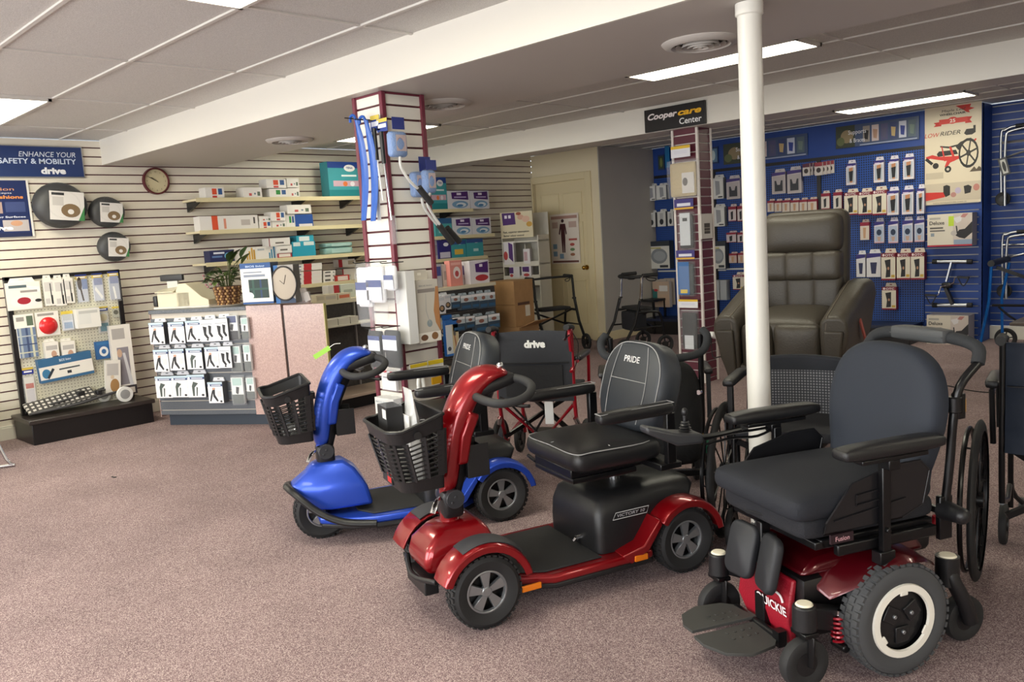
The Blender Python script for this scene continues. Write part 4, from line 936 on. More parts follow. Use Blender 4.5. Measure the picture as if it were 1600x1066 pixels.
# ---- tall black wheelchair behind the red scooter seat
d0 = dep(1085, 620, 4.0); 
t = thing('tilt_wheelchair', 'black wheelchair with tall padded round back and foam push bar behind the red scooter seat', 'wheelchair', (-2.33, 3.34, 0), math.radians(128))
P3 = [(-.16, .22), (-.205, .32), (-.215, .50), (-.20, .64), (-.14, .72), (0, .745), (.14, .72), (.20, .64), (.215, .50), (.205, .32), (.16, .22)]
P3 = spline([Vector((0, a, b)) for a, b in P3], 3, True)
MB().loft([[(x, p.y*k, .48+(p.z-.48)*k) for p in P3] for x, k in ((-.06, .6), (-.05, .9), (-.02, 1.0), (.03, 1.0), (.06, .9))]).build('back_pad', mat('black_pad', (17, 17, 19), .8, bump=.3, bscale=60), t, ang=60)
for s in (1, -1):
    y = s*.215
    MB().tube([(-.03, y, .86), (-.02, y, .70), (.0, y, .45), (.03, y, .22)], .014, 10, sm=3).tube([(.0, y, .40), (.42, y, .42), (.50, y, .15)], .012, 8, sm=3).build('side_frame', BLKM, t)
    spoke_wheel(t, .05, s*.25, .15, .035, 5, BLKP, s, fat=.014); spoke_wheel(t, .44, s*.22, .10, .035, 5, BLKP, s, name='caster')
    MB().rbox((.20, s*.26, .66), (.28, .05, .035), .016, 4).bb(.08, .10, s*.26-.01, s*.26+.01, .42, .65).build('armrest', VINYL, t)
    MB().cyl((-.04, y-.01*s, .58), (-.055, y-.02*s, .58), .012).build('release_lever', CHROME, t)
MB().tube([(-.02, .235, .875), (-.05, .26, .84), (-.09, .24, .785), (-.11, .14, .765), (-.12, 0, .76), (-.11, -.14, .765), (-.09, -.22, .79), (-.05, -.245, .85), (-.02, -.225, .88)], .019, 12, sm=5).build('push_bar', FOAM, t)
MB().bb(.02, .45, -.2, .2, .41, .45).build('seat', CHARF, t, bev=.01)
MB().bb(-.02, .02, -.26, .26, .155, .185).build('base_bar', BLKM, t, bev=.004); MB().bb(-.023, -.02, -.09, -.04, .162, .178).build('bar_label', pc('d0d0d0'), t)
MB().box((.0, -.17, .36), (.035, .13, .05), 0, Matrix.Rotation(.5, 3, 'X')).build('yellow_handle', YEL, t, bev=.008)
MB().rbox((.12, -.18, .30), (.2, .14, .10), .02, 4).build('battery_case', GREENP, t)
MB().box((-.02, -.05, .30), (.01, .07, .08), 0, Matrix.Rotation(.3, 3, 'X')).build('hanging_tag', BLKM, t)

# ================================================================ LIFT RECLINER
LC = dep(1240, 600, 5.25)
t = thing('lift_recliner', 'taupe brown leather lift recliner raised on its base behind the white pole', 'armchair', (LC.x-.01, LC.y+.07, 0), math.atan2(-.987, .16)); t.scale = (.95, .83, .945)
tl = Matrix.Rotation(math.radians(6), 3, 'Y')
def L(x, y, z):
    v = tl @ Vector((x, y, z-.45)); return Vector((v.x, v.y, v.z+.46))
def lb(m, c, d, r=.05, bulge=.02, bax=0, rx=0, n=8, taper=(1, 1)):
    rot = tl @ Matrix.Rotation(rx, 3, 'Y'); m.rbox(L(*c), d, r, n, rot=rot, bulge=bulge, bax=bax, taper=taper)
bk = MB(); lb(bk, (-.34, 0, 1.10), (.16, .64, .74), .06, .0, rx=math.radians(-10)); bk.build('back_shell', LEATH, t, sub=1)
m = MB(); lb(m, (-.285, 0, 1.32), (.17, .60, .27), .075, .02, rx=math.radians(-8)); m.build('head_cushion', LEATH, t, sub=1)
for zz, h, yy in ((1.11, .20, ((-.19, .225), (0, .25), (.19, .225))), (.92, .26, ((-.19, .225), (0, .25), (.19, .225)))):
    for y, w_ in yy:
        m = MB(); lb(m, (-.225-.03*(1.1-zz), y, zz), (.15, w_, h), .045, .008, rx=math.radians(-9)); m.build('back_tuft', LEATH, t, sub=1)
m = MB(); lb(m, (.03, 0, .76), (.56, .56, .17), .06, .03, 2); m.build('seat_cushion', LEATH, t, sub=1)
m = MB()
for y, w_ in ((-.17, .24), (.12, .34)): lb(m, (.29, y, .66), (.10, w_, .33), .045, .02)
m.build('footrest_panel', LEATH, t, sub=1)
m = MB(); lb(m, (.04, 0, .52), (.60, .70, .09), .03, 0); m.build('front_rail', LEATH, t)
for s in (1, -1):
    rings = []
    for x, zt, zb, ins in ((-.44, .98, .50, 0), (-.20, 1.0, .48, 0), (.05, .95, .46, 0), (.28, .90, .45, .0), (.36, .885, .46, 0)):
        o1 = .47 if s else 0
        P = [(s*.30, zb), (s*.39, zb-.01), (s*.44, zb+.15), (s*.485, zt-.10), (s*.475, zt-.03), (s*.44, zt), (s*.34, zt), (s*.295, zt-.03), (s*.29, zt-.12)]
        rings.append([L(x, a, b) for a, b in P])
    MB().loft(rings).build('arm', LEATH, t, bev=.025, seg=4, ang=60)
    MB().tube([L(x_, s*.345, z_+.003) for x_, z_ in ((-.40, .985), (-.20, 1.0), (.05, .95), (.28, .90), (.355, .887))]+[L(.362, s*.335, .80)], .0022, 6).build('arm_stitching', mat('leather_stitch', (120, 110, 96), .7), t)
    m = MB(); P = [(s*.315, .50), (s*.385, .50), (s*.43, .62), (s*.455, .80), (s*.325, .80)]
    m.loft([[L(x, a, b) for a, b in P] for x in (.355, .385)]); m.build('arm_front_panel', LEATH, t, bev=.012, seg=3)
m = MB().bb(-.30, .28, -.27, .27, .02, .06).bb(-.30, .28, -.27, -.23, .0, .07).bb(-.30, .28, .23, .27, 0, .07)
for s in (1, -1): m.beam((-.22, s*.22, .06), (.10, s*.22, .48), .04, .03).beam((.22, s*.22, .06), (-.1, s*.22, .48), .04, .03)
m.cyl((-.1, 0, .06), (.1, 0, .45), .03).bb(.1, .2, -.1, .1, .2, .3); m.build('lift_mechanism', BLKM, t)
MB().beam(L(-.10, .482, .62), L(.06, .487, .80), .01, .03).build('remote_strap', mat('salmon_strip', (176, 92, 80), .6), t)

# ---- rollators
def rollator(lab, loc, rz, chrome, extra=False):
    t = thing('rollator', lab, 'rollator', (loc[0], loc[1], 0), rz)
    fm = BLKM
    for s in (1, -1):
        y = s*.26
        MB().tube([(.0, y, .86), (.03, y, .84), (.05, y, .62), (.09, y, .50)], .015, 8, sm=3).build('handle_post', CHROME if chrome else BLKM, t)
        MB().tube([(.06, y, .60), (.14, y, .34), (.24, y, .18)], .017, 8).tube([(-.22, y, .16), (-.18, y, .42), (-.10, y, .47), (.10, y, .47)], .015, 8, sm=4).tube([(.16, y, .30), (-.20, y, .30)], .009, 8).build('side_frame', fm, t)
        MB().cyl((-.16, y, .872), (.02, y, .868), .021).build('grip', BLKR, t)
        MB().tube([(-.02, y, .845), (-.06, y, .81), (-.13, y, .805), (-.14, y, .825), (-.07, y, .84)], .005, 6, closed=True, sm=3).build('brake_lever', BLKM, t)
        MB().bb(.035, .065, y-.02, y+.02, .60, .62).build('height_knob', BLKP, t)
        spoke_wheel(t, .27, s*.27, .10, .03, 5, BLKP, s, fat=.010); spoke_wheel(t, -.22, s*.27, .10, .03, 5, BLKP, s, fat=.010)
    MB().rbox((-.02, 0, .50), (.20, .40, .045), .02, 5).build('seat', BLKR, t)
    MB().beam((-.1, -.25, .28), (-.02, .25, .47), .02, .02).beam((-.1, .25, .28), (-.02, -.25, .47), .02, .02).build('cross_brace', BLKM, t)
    if extra:
        MB().tube([(.02, -.26, .86), (.10, -.16, .855), (.10, 0, .85), (.10, .16, .855), (.02, .26, .86)], .018, 10, sm=4).build('back_bar', BLKR, t)
        MB().rbox((.02, 0, .36), (.16, .36, .22), .03, 4).build('carry_bag', CHARF, t)
    else:
        MB().tube([(.0, -.26, .865), (.06, 0, .875), (.0, .26, .865)], .013, 8, sm=4).build('back_bar', BLKR, t)
    return t
rollator('black rollator walker with padded seat parked in front of the cream door', (-6.55, 7.35), math.radians(-20), False)
rollator('black and chrome rollator walker with carry bag in front of the grey side wall', (-5.55, 7.60), math.radians(-118), True, True)
# ---- blue walker and grey tray at the right wall
t = thing('rollator', 'blue framed folding rollator standing at the right end of the blue wall', 'rollator', (-2.02, 8.85, 0), 0)
BLM = mat('blue_metal', (20, 110, 200), .25, metal=.5)
for y_, k in ((-.28, 0), (.15, 1)):
    MB().tube([(-.20 + .04*k, y_, .84), (-.22, y_, .5), (-.30+.09*k, y_, .04)], .013, 8).build('front_leg', BLM, t)
    MB().cyl((-.30+.09*k, y_, .0), (-.30+.09*k, y_, .04), .018).build('rubber_foot', BLKR, t)
MB().cyl((-.20, -.30, .86), (-.19, .2, .87), .03).build('handle_hub', BLKP, t)
MB().beam((-.18, -.2, .82), (.35, -.2, .60), .02, .03).tube([(-.2, -.25, .47), (.5, -.25, .47)], .012, 8).tube([(-.16, -.2, .45), (.0, -.2, .32), (.2, -.2, .30)], .010, 8, sm=3).build('cross_frame', BLKM, t)
spoke_wheel(t, .10, .02, .10, .03, 5, BLKP, 1); spoke_wheel(t, -.20, .22, .10, .03, 5, BLKP, 1)
t = thing('display_table', 'low dark grey tray table with a white leaflet beside the blue rollator', 'table', (-1.32, 7.55, 0))
MB().bb(-.42, .8, -.35, .35, .46, .485).build('table_top', mat('table_grey', (88, 78, 72), .5), t, bev=.006)
for x in (-.1, .7):
    for y in (-.3, .3): MB().bb(x-.015, x+.015, y-.015, y+.015, 0, .46).build('leg', BLKM, t)
tag(MB(Matrix.Translation((-1.30, 7.72, .4855)) @ Matrix.Rotation(.3, 4, 'Z')).bb(-.1, .12, -.08, .08, 0, .003).build('leaflet', pc('e4e0dc')), 'white leaflet lying on the dark grey tray table', 'leaflet')

t = thing('hang_tag', 'bright green and white hang tag behind the top of the blue scooter tiller', 'tag', tuple(dep(503, 551, 3.75)), math.radians(42))
MB().box((0, 0, 0), (.085, .002, .022), 0, Matrix.Rotation(-.5, 3, 'Y')).build('card', pc('86b838'), t)
MB().tube([(.035, 0, .02), (.06, .0, .035), (.085, .01, .035)], .0015, 5, sm=3).build('string', WHP, t)
# ================================================================ FIXTURES AND GOODS
ORD = ['leftmost', 'second from left', 'third from left', 'fourth from left', 'fifth from left', 'sixth from left', 'seventh from left', 'eighth from left', 'ninth from left', 'tenth from left']
def pack(face, r, d, items, lab, name='product_box', cat='box', group=None, base='e8e4dc', off=0, side=None, tab=False, txt=(), rot=0, baseoff=None, header=None, bag=False, bulge=0):
    """a packaged product: front face at distance off+d from the wall plane, filling picture box r"""
    fo = off+d
    xa, xb, z0, z1 = face.rect(r, fo)
    if face is FW:
        for s_ in (1.895, 1.603, 1.309, 1.028, 1.735, 1.428, 1.168):
            if abs(z0-s_) < .025: z0 = s_+.001
    if face is FG and off < 0 and abs(z0-.915) < .12: z0 = .916
    W, H = xb-xa, z1-z0
    p = face.w(xa, fo, z0)
    t = thing(name, lab, cat, p, face.rz, group)
    mats = [pc(base, .4), pc(side or base, .5)]
    m = MB()
    hh = H*(.86 if tab else 1.0)
    if bag:
        # flat card inside a soft clear bag under a printed header
        hd = .16 if header else 0
        bz = H*(1-hd)
        m.bb(W*.12, W*.88, d*.25, d*.75, H*.06, bz*.92, 0)
        if items: art(m, W, H, d*.25, items, mats)
        m.build('insert', mats, t, smooth=False)
        bm = MB(); rings = []
        for k in range(6):
            z = bz*k/5; th = d*(.5 if k in (0, 5) else 1.0)*.5; ww = W*(.46 if k in (0, 5) else .5)
            rings.append([Vector((W/2+math.copysign(abs(math.cos(a))**.6, math.cos(a))*ww, d*.5+math.sin(a)*th, z)) for a in [2*math.pi*i/14 for i in range(14)]])
        bm.loft(rings); bm.build('bag', CLEARB, t)
        if header:
            h = MB(); hm = [pc(header[0], .4)]; h.bb(W*.08, W*.92, d*.42, d*.5, bz, H, 0)
            if len(header) > 1: art(h, W, H, d*.42, [('r', .08, 1-hd*.35, .92, 1, header[1]), ('r', .2, 1-hd*.75, .8, 1-hd*.5, 'e8e8f0')], hm)
            h.build('header_card', hm, t, smooth=False)
        return t
    if bulge:
        m.rbox((W/2, d/2, H/2), (W, d, H), min(d, W, H)*.32, 5, bulge=bulge, bax=1)
        m.build('wrapper', mats, t, sub=0); m = MB(); mats = [pc(base, .35)]
        if items:
            art(m, W, H, -bulge*.9, items, mats); m.build('print', mats, t, smooth=False)
        return t
    m.add([(0, 0, 0), (W, 0, 0), (W, 0, hh), (0, 0, hh)], [(0, 1, 2, 3)], 0)
    m.add([(0, d, 0), (W, d, 0), (W, d, hh), (0, d, hh), (0, 0, 0), (W, 0, 0), (W, 0, hh), (0, 0, hh)], [(1, 0, 3, 2), (4, 0, 1, 5), (5, 1, 2, 6), (6, 2, 3, 7), (0, 4, 7, 3)], 1)
    if tab:
        m.add([(W*.1, d*.85, hh), (W*.9, d*.85, hh), (W*.82, d*.85, H), (W*.18, d*.85, H)], [(0, 1, 2, 3)], 0)
        m.add([(W*.1, d, hh), (W*.9, d, hh), (W*.82, d, H), (W*.18, d, H)], [(3, 2, 1, 0)], 0)
        m.add([(W*.42, d*.84, hh+(H-hh)*.45), (W*.58, d*.84, hh+(H-hh)*.45), (W*.58, d*.84, hh+(H-hh)*.7), (W*.42, d*.84, hh+(H-hh)*.7)], [(0, 1, 2, 3)], 1)
    if items: art(m, W, hh, 0, items, mats)
    cb = m.build('carton', mats, t, smooth=False)
    for s_, u, v, h_, wd, c_ in txt: text(t, s_, u*W, v*hh, h_*hh, pc(c_), width=wd*W, bold=.02, y=-.0022)
    if rot: t.rotation_euler[1] = rot
    return t
# ---- art recipes
LEGS = [('p', [(.30, .62), (.48, .66), (.46, .40), (.66, .12), (.58, .06), (.34, .30)], '26262a'), ('p', [(.28, .60), (.36, .60), (.26, .30), (.16, .08), (.08, .10), (.16, .34)], '2c2c30'), ('p', [(.30, .62), (.50, .66), (.50, .74), (.32, .74)], 'c89c88'), ('e', .84, .08, .08, .05, '303034'), ('r', .62, .30, .90, .58, 'd8d4d8')]
HOS = [('r', 0, .80, 1, .90, '2c4070'), ('r', 0, .90, 1, 1, 'b8ccd8'), ('e', .10, .85, .08, .05, 'e8e8f0'), ('r', .25, .83, .9, .87, 'dfe2ea')]+LEGS
HOS2 = HOS[:4]+[('p', [(.34, .70), (.62, .62), (.40, .44), (.36, .06), (.26, .06), (.24, .50)], '4a5450'), ('p', [(.50, .46), (.58, .44), (.52, .06), (.46, .06)], '4a5450'), ('e', .84, .10, .08, .05, '303034')]
SOCKB = [('r', 0, .86, 1, 1, 'd8dce0'), ('p', [(.22, .70), (.50, .66), (.44, .36), (.62, .16), (.50, .10), (.28, .30)], '202024'), ('p', [(.62, .74), (.84, .70), (.78, .42), (.92, .24), (.8, .18), (.62, .36)], '202024'), ('r', .1, .78, .9, .81, '9aa0a8'), ('e', .5, .08, .08, .04, '303034')]
OTC = [('r', 0, .86, 1, 1, '7c1830'), ('r', 0, 0, 1, .06, '8a2038'), ('p', [(.24, .74), (.66, .78), (.64, .12), (.30, .10), (.36, .42)], '26262a'), ('e', .50, .44, .07, .06, 'b88c70'), ('r', .70, .10, .95, .20, 'c8a848'), ('e', .16, .93, .08, .05, 'e8d8d8')]
OTCT = [('OTC', .58, .885, .085, .60, 'f0e8e8')]
OTS = [('r', 0, .80, 1, 1, '8a2038'), ('p', [(.30, .62), (.62, .70), (.60, .16), (.34, .10)], '2a2a2e'), ('r', 0, 0, 1, .05, '8a2038')]
OTH = [('r', 0, .80, 1, 1, '8a2038'), ('p', [(.32, .70), (.66, .70), (.6, .10), (.36, .10)], 'c09878'), ('r', .1, .3, .28, .6, 'cfc6c0')]
KNEE = [('p', [(0, .84), (1, .90), (1, 1), (0, 1)], '342e78'), ('r', .1, .10, .9, .80, 'b0b6c4'), ('p', [(.30, .78), (.72, .82), (.66, .10), (.38, .10)], 'b8805c'), ('p', [(.28, .62), (.74, .66), (.66, .18), (.36, .16)], '1e2026'), ('r', 0, 0, 1, .07, 'd8cfd4'), ('r', .1, .86, .6, .90, 'd0c0e0')]
PATCH = [('p', [(0, .82), (1, .88), (1, 1), (0, 1)], '342e78'), ('r', .08, .08, .92, .78, 'a8b4cc'), ('e', .5, .50, .26, .14, '26344e'), ('p', [(.30, .30), (.7, .30), (.62, .10), (.38, .10)], 'c0a090'), ('r', 0, 0, 1, .06, 'c8a0ac')]
WRAP = [('p', [(0, .80), (1, .86), (1, 1), (0, 1)], '342e78'), ('r', .08, .06, .92, .76, 'dcdce0'), ('p', [(.26, .62), (.74, .62), (.66, .14), (.34, .14)], '30365a')]
BRA = [('p', [(0, .84), (1, .88), (1, 1), (0, 1)], '4a3c7c'), ('r', .08, .04, .92, .82, 'b8b0b0'), ('p', [(.2, .62), (.32, .62), (.4, .42), (.6, .42), (.68, .62), (.8, .62), (.8, .12), (.2, .12)], '3c3e44')]
GREYPK = [('r', .06, .05, .94, .95, 'dcdcd8'), ('p', [(.34, .88), (.7, .84), (.74, .24), (.38, .16)], '9a9ca0'), ('r', .56, .06, .92, .12, '202024')]
CUSH = [('r', 0, .82, 1, 1, '2a3038'), ('e', .5, .46, .40, .28, '80858a'), ('e', .52, .46, .30, .18, '9a9ea2'), ('r', .52, .04, .92, .13, '30343a'), ('r', .1, .73, .6, .78, 'b8b070')]
THERM = [('r', 0, .82, 1, 1, 'e8e8ec'), ('r', 0, 0, 1, .52, '36485a'), ('e', .5, .70, .22, .12, '8a5c50'), ('r', .1, .1, .9, .3, '2e5a80')]
INSOL = [('r', .1, .76, .9, .92, 'c8ccd4'), ('e', .62, .30, .28, .2, '282a2e'), ('e', .60, .32, .18, .12, 'b0906c')]
MEDR = [('r', .35, .35, .60, .9, 'd84c28'), ('r', .68, .35, .90, .9, '2c5690'), ('r', .35, .05, .6, .25, 'c83c38')]
MEDG = [('r', .35, .35, .58, .85, '2c8a3c'), ('r', .66, .35, .88, .85, '2c5690')]
MEDP = [('r', .3, .2, .45, .45, 'c05050'), ('r', .75, .2, .9, .6, '607060'), ('e', .62, .4, .05, .1, '708090')]
PURP = [('p', [(.18, .90), (.92, .96), (.94, .50), (.20, .56)], '4a1c6c'), ('r', .42, .76, .62, .88, 'e8e0f0'), ('r', .3, .62, .84, .68, 'c8b8e0'), ('e', .55, .26, .36, .20, '7aa4c8'), ('e', .6, .24, .22, .12, 'dfe8f0'), ('e', .55, .20, .14, .07, '4a80b0')]
TENA = [('r', 0, 0, 1, .82, '3f9aa4'), ('p', [(0, .82), (1, .82), (1, 1), (0, 1)], '1c3f8c'), ('e', .66, .82, .17, .10, 'f0f0f0'), ('r', .40, .58, .86, .63, 'e0f0f0'), ('r', .14, .30, .95, .46, 'c8a8b8'), ('e', .5, .37, .07, .07, 'e07840'), ('e', .72, .37, .07, .07, 'e8e0e8'), ('r', 0, 0, 1, .2, '1f8088')]
TENAT = [('TENA', .66, .80, .055, .20, '1c3f8c')]
# ---- wall signs
x0, z1 = FW.hit(126, 231, .02); x0b, z0 = FW.hit(129, 276.5, .02)
t = thing('wall_sign', 'long dark blue sign reading enhance your safety and mobility on the cream slatwall', 'sign', FW.w(x0-1.45, .02, z0), R90)
MB().bb(0, 1.45, 0, .012, 0, z1-z0).build('panel', pc('1e3568', .35), t)
MB().bb(-.008, 1.458, .002, .014, -.008, 0).bb(-.008, 1.458, .002, .014, z1-z0, z1-z0+.008).bb(1.45, 1.458, .002, .014, 0, z1-z0).build('frame', ALU, t)
H_ = z1-z0
text(t, 'ENHANCE YOUR', 1.40, H_*.66, H_*.17, pc('dce4f0'), align='r', width=.43, shear=.2)
text(t, 'BATH, SAFETY & MOBILITY', 1.40, H_*.43, H_*.17, pc('cfdcf0'), align='r', width=.78, bold=.02)
text(t, 'drive', 1.31, H_*.10, H_*.20, pc('eef0f4'), align='r', width=.19, bold=.05)
x0, z1 = FW.hit(44, 282, .02); x0b, z0 = FW.hit(54, 369, .02)
x0 = (x0+x0b)/2; H_ = z1-z0
t = thing('wall_sign', 'dark blue poster board reading Position Concepts air cushions at the left edge', 'sign', FW.w(x0-.55, .02, z0), R90)
m = MB().bb(0, .55, 0, .012, 0, H_); mats = [pc('1c2c5c', .3)]
art(m, .55, H_, 0, [('r', .97, 0, 1, 1, 'dcd8d0'), ('r', .25, .42, .62, .62, 'a89088'), ('r', .66, .44, .92, .62, '3a4878'), ('r', .60, .10, .94, .30, 'b8b0b0'), ('e', .78, .24, .08, .05, 'c89878'), ('r', .2, 0, .97, .07, '16224c')], mats)
m.build('panel', mats, t, smooth=False)
text(t, 'Position', .44, H_*.82, H_*.055, pc('e0a070'), align='r', width=.26)
text(t, 'Concepts', .42, H_*.765, H_*.028, pc('d8dce8'), align='r', width=.17)
text(t, 'Air Cushions', .50, H_*.68, H_*.055, pc('e89040'), align='r', width=.36, bold=.03)
text(t, 'Precision Seating Surfaces', .50, H_*.34, H_*.03, pc('e0e4f0'), align='r', width=.46, bold=.02)
text(t, 'drive', .40, H_*.13, H_*.07, pc('f0f0f4'), align='r', width=.20, bold=.05)
# ---- ring cushions in bags on the slatwall
for r, rr, lab in (((50, 285, 137, 357), None, 'largest black ring cushion in a clear bag beside the blue poster board'),
                   ((139, 307, 196, 356), None, 'black ring cushion in a clear bag just below and left of the wall clock'),
                   ((153, 362, 205, 409), None, 'lowest black ring cushion in a clear bag on the cream slatwall')):
    xa, xb, z0, z1 = FW.rect(r, .08); W, H = xb-xa, z1-z0
    t = thing('ring_cushion', lab, 'cushion', FW.w((xa+xb)/2, .035, (z0+z1)/2), R90)
    a_, b_ = W*.5, H*.5; rt = min(a_, b_)*.50
    pts = [(math.cos(2*math.pi*i/28)*(a_-rt), -rt*.35, math.sin(2*math.pi*i/28)*(b_-rt)) for i in range(28)]
    MB().tube(pts, rt, 12, closed=True).build('cushion', mat('cushion_black', (16, 17, 18), .5, bump=.2, bscale=20), t)
    big = W > .45
    cw_, ch_ = (W*.56, H*.48) if big else (W*.62, H*.62)
    mats = [pc('d8d4d0', .4)]; m = MB().bb(0, cw_, 0, .002, 0, ch_)
    art(m, cw_, ch_, 0, [('e', .70, .45, .2, .2, '35353a') if big else ('e', .60, .34, .28, .24, '7a6448'), ('e', .70, .45, .06, .05, 'd8d4d0') if big else ('e', .6, .3, .09, .09, 'd8d4d0'), ('r', .06, .86, .42, .95, '282a2c'), ('p', [(.82, 0), (1, 0), (1, .5)], '3c7c48'), ('r', .08, .5, .4, .8, 'c0bcb8')], mats)
    s_ = m.build('info_card', mats, t, smooth=False); s_.location = (-cw_*.15 if big else -cw_*.45, -rt*1.45, -ch_*.5); s_.rotation_euler = (0, .08, 0)
    rings = [[Vector((math.cos(2*math.pi*i/20)*a_*k, y, math.sin(2*math.pi*i/20)*b_*k)) for i in range(20)] for y, k in ((-rt*1.5, .55), (-rt*1.2, .93), (-rt*.4, 1.02), (.0, .96))]
    MB().loft(rings, caps=False).build('bag', CLEARC, t)
# ---- clock
xa, xb, z0, z1 = FW.rect((222, 263, 266, 303), .02); R_ = (xb-xa)/4+(z1-z0)/4
t = thing('wall_clock', 'round wall clock with dark red rim on the cream slatwall', 'clock', FW.w((xa+xb)/2, .0, (z0+z1)/2), R90)
MB().lathe([(R_*.86, -.02), (R_*.90, -.038), (R_*.97, -.036), (R_, -.02), (R_, 0), (R_*.86, 0)], ax='y', n=40).build('rim', mat('clock_rim', (82, 14, 28), .3), t)
dl = MB().lathe([(0, -.018), (R_*.87, -.018)], ax='y', n=40).build('dial', pc('cfc4a0', .4), t)
for k in range(12):
    a = 2*math.pi*k/12; text(dl, str(k or 12), math.sin(a)*R_*.68, math.cos(a)*R_*.68-.006, .013, pc('2c2820'), y=-.019)
m = MB()
for a, l_, w_ in ((-62, .62, .006), (-55, .45, .008)):
    a = math.radians(a); m.beam((math.sin(a)*-.015, -.024, math.cos(a)*-.015), (math.sin(a)*R_*l_, -.024, math.cos(a)*R_*l_), w_, .002)
m.build('hand', pc('181818'), t)
# ---- pegboard display with black base
FBD = Face(-7.42, 0, R90)
bl = FBD.hit(22, 560)[0]; br = FBD.hit(200, 540)[0]; ztop = FBD.hit(100, 427)[1]
t = thing('pegboard_display', 'black framed cream pegboard display standing on a low black plinth at the slatwall', 'display', FBD.w(bl, 0, 0), R90)
W_ = br-bl; zb = .20
MB().bb(.03, W_-.03, .0, .008, zb, ztop-.02).build('pegboard', PEGC, t)
MB().bb(0, .04, -.012, .03, zb, ztop).bb(W_-.04, W_, -.012, .03, zb, ztop).bb(0, W_, -.012, .03, ztop-.03, ztop).build('frame', BLACK, t, bev=.003)
MB().bb(-.02, W_+.03, -.30, .16, 0, .165).build('plinth', BLACK, t, bev=.004)
MB().bb(-.04, W_+.05, -.32, .16, .165, .20).build('plinth_top', mat('plinth_top', (52, 46, 44), .3), t, bev=.006)
f = FBD; O = dict(off=.01)
pack(f, (10, 434, 64, 484), .03, [('e', .5, .30, .42, .24, 'e6e2e0'), ('e', .48, .32, .20, .13, 'a02030'), ('r', .08, .80, .60, .90, '5a6a70'), ('p', [(.6, .86), (.98, .80), (.98, .62), (.8, .60)], 'e8e8e8'), ('r', .4, .62, .9, .70, '9a9490'), ('e', .9, .3, .1, .06, '222222')], 'white card pack with a plate of red berries, top left of the cream pegboard', tab=True, side='d0ccc4', txt=[('BIOS living', .34, .84, .05, .45, '5a6a70')], **O)
for i, r in enumerate([(68, 430, 85, 478), (85, 430, 102, 478), (100, 428, 115, 474)]):
    pack(f, r, .03, [('r', .1, .55, .9, .9, 'd0ccc8'), ('p', [(.60, .85), (.72, .85), (.74, .1), (.62, .1)], '5a5a58'), ('r', .64, .06, .80, .40, '26282a'), ('r', .1, .08, .5, .28, 'c8c4c0')], 'narrow white utensil pack, %s of three beside the berry plate pack' % ('leftmost', 'middle', 'rightmost')[i], tab=True, side='b8b4ac', group='narrow utensil packs on the cream pegboard', **O)
pack(f, (118, 429, 140, 475), .02, [('e', .34, .70, .16, .22, '3c3028'), ('p', [(.30, .6), (.42, .6), (.56, .1), (.44, .1)], '3c3028'), ('r', .5, .5, .9, .85, '7888b0')], 'bagged dark hair brush hanging on the cream pegboard', name='bagged_brush', cat='bag', bag=True, header=('c8b060', '2a3a80'), base='c4c8d4', **O)
pack(f, (144, 427, 164, 473), .02, [('p', [(.2, .45), (.7, .1), (.8, .2), (.3, .55)], 'f0f0ec'), ('r', .2, .6, .85, .85, '8890b0')], 'bagged white handled aid with yellow header, top row right of the brush', name='bagged_aid', cat='bag', bag=True, header=('d8c050', '2a3a80'), base='c8ccd8', **O)
pack(f, (169, 424, 189, 471), .02, [('p', [(.35, .5), (.5, .5), (.6, .1), (.45, .08)], 'f0f0ec'), ('r', .2, .6, .85, .85, '8890b0')], 'bagged white handled aid at the top right corner of the cream pegboard', name='bagged_aid', cat='bag', bag=True, header=('d8c050', '2a3a80'), base='b8bcc8', **O)
pack(f, (22, 491, 53, 513), .015, [('r', .62, .15, .95, .85, '5a6a58'), ('r', .1, .5, .5, .8, '9a9690')], 'white header card above the plaid bib on the cream pegboard', name='header_card', cat='card', **O)
pl = [('r', 0, 0, 1, 1, '6a7c9a')]+[('r', a, 0, a+.12, 1, c) for a, c in ((.1, 'aab4b8'), (.45, '3c4c70'), (.72, 'c8c8b0'))]+[('r', 0, b, 1, b+.04, c) for b, c in ((.15, 'c8c8b0'), (.42, '34446a'), (.70, 'b0b8bc'))]
pack(f, (29, 512, 58, 559), .02, pl, 'folded blue plaid bib hanging on the cream pegboard', name='plaid_bib', cat='bib', **O)
t = pack(f, (56, 487, 93, 525), .015, [('r', .1, .84, .8, .94, '9a9690')], 'white card with a round red plate cover on the cream pegboard', name='plate_cover_pack', cat='pack', **O)
xa, xb, z0, z1 = f.rect((56, 487, 93, 525), .04)
MB().lathe([(.0, -.030), (.025, -.028), (.050, -.020), (.066, -.006), (.070, 0)], ((xb-xa)*.52, 0, (z1-z0)*.42), 'y', 24).build('plate_cover', mat('red_translucent', (206, 40, 44), .2), t)
pack(f, (96, 486, 118, 518), .04, [('r', .15, .55, .85, .85, 'b8bcc0'), ('r', .2, .15, .8, .45, '8fa4c0')], 'small clear pack with blue panel, centre of the second row', name='bagged_aid', cat='bag', bag=True, header=('d8c050',), base='c8ccd4', **O)
pack(f, (120, 482, 157, 512), .10, [('r', .08, .2, .6, .85, 'dcdcd8'), ('r', .1, .75, .9, .9, 'c0c0bc')], 'bulky white plastic box hanging in the second row of the cream pegboard', base='e4e2dc', side='d0cec8', **O)
pack(f, (152, 479, 173, 522), .03, [('r', .2, .1, .8, .4, '5a8a98'), ('e', .5, .6, .3, .14, 'c8c0a0')], 'clear bag with dark blue header right of the bulky white box', name='bagged_aid', cat='bag', bag=True, header=('28408c', 'd8c050'), base='c8c8c4', **O)
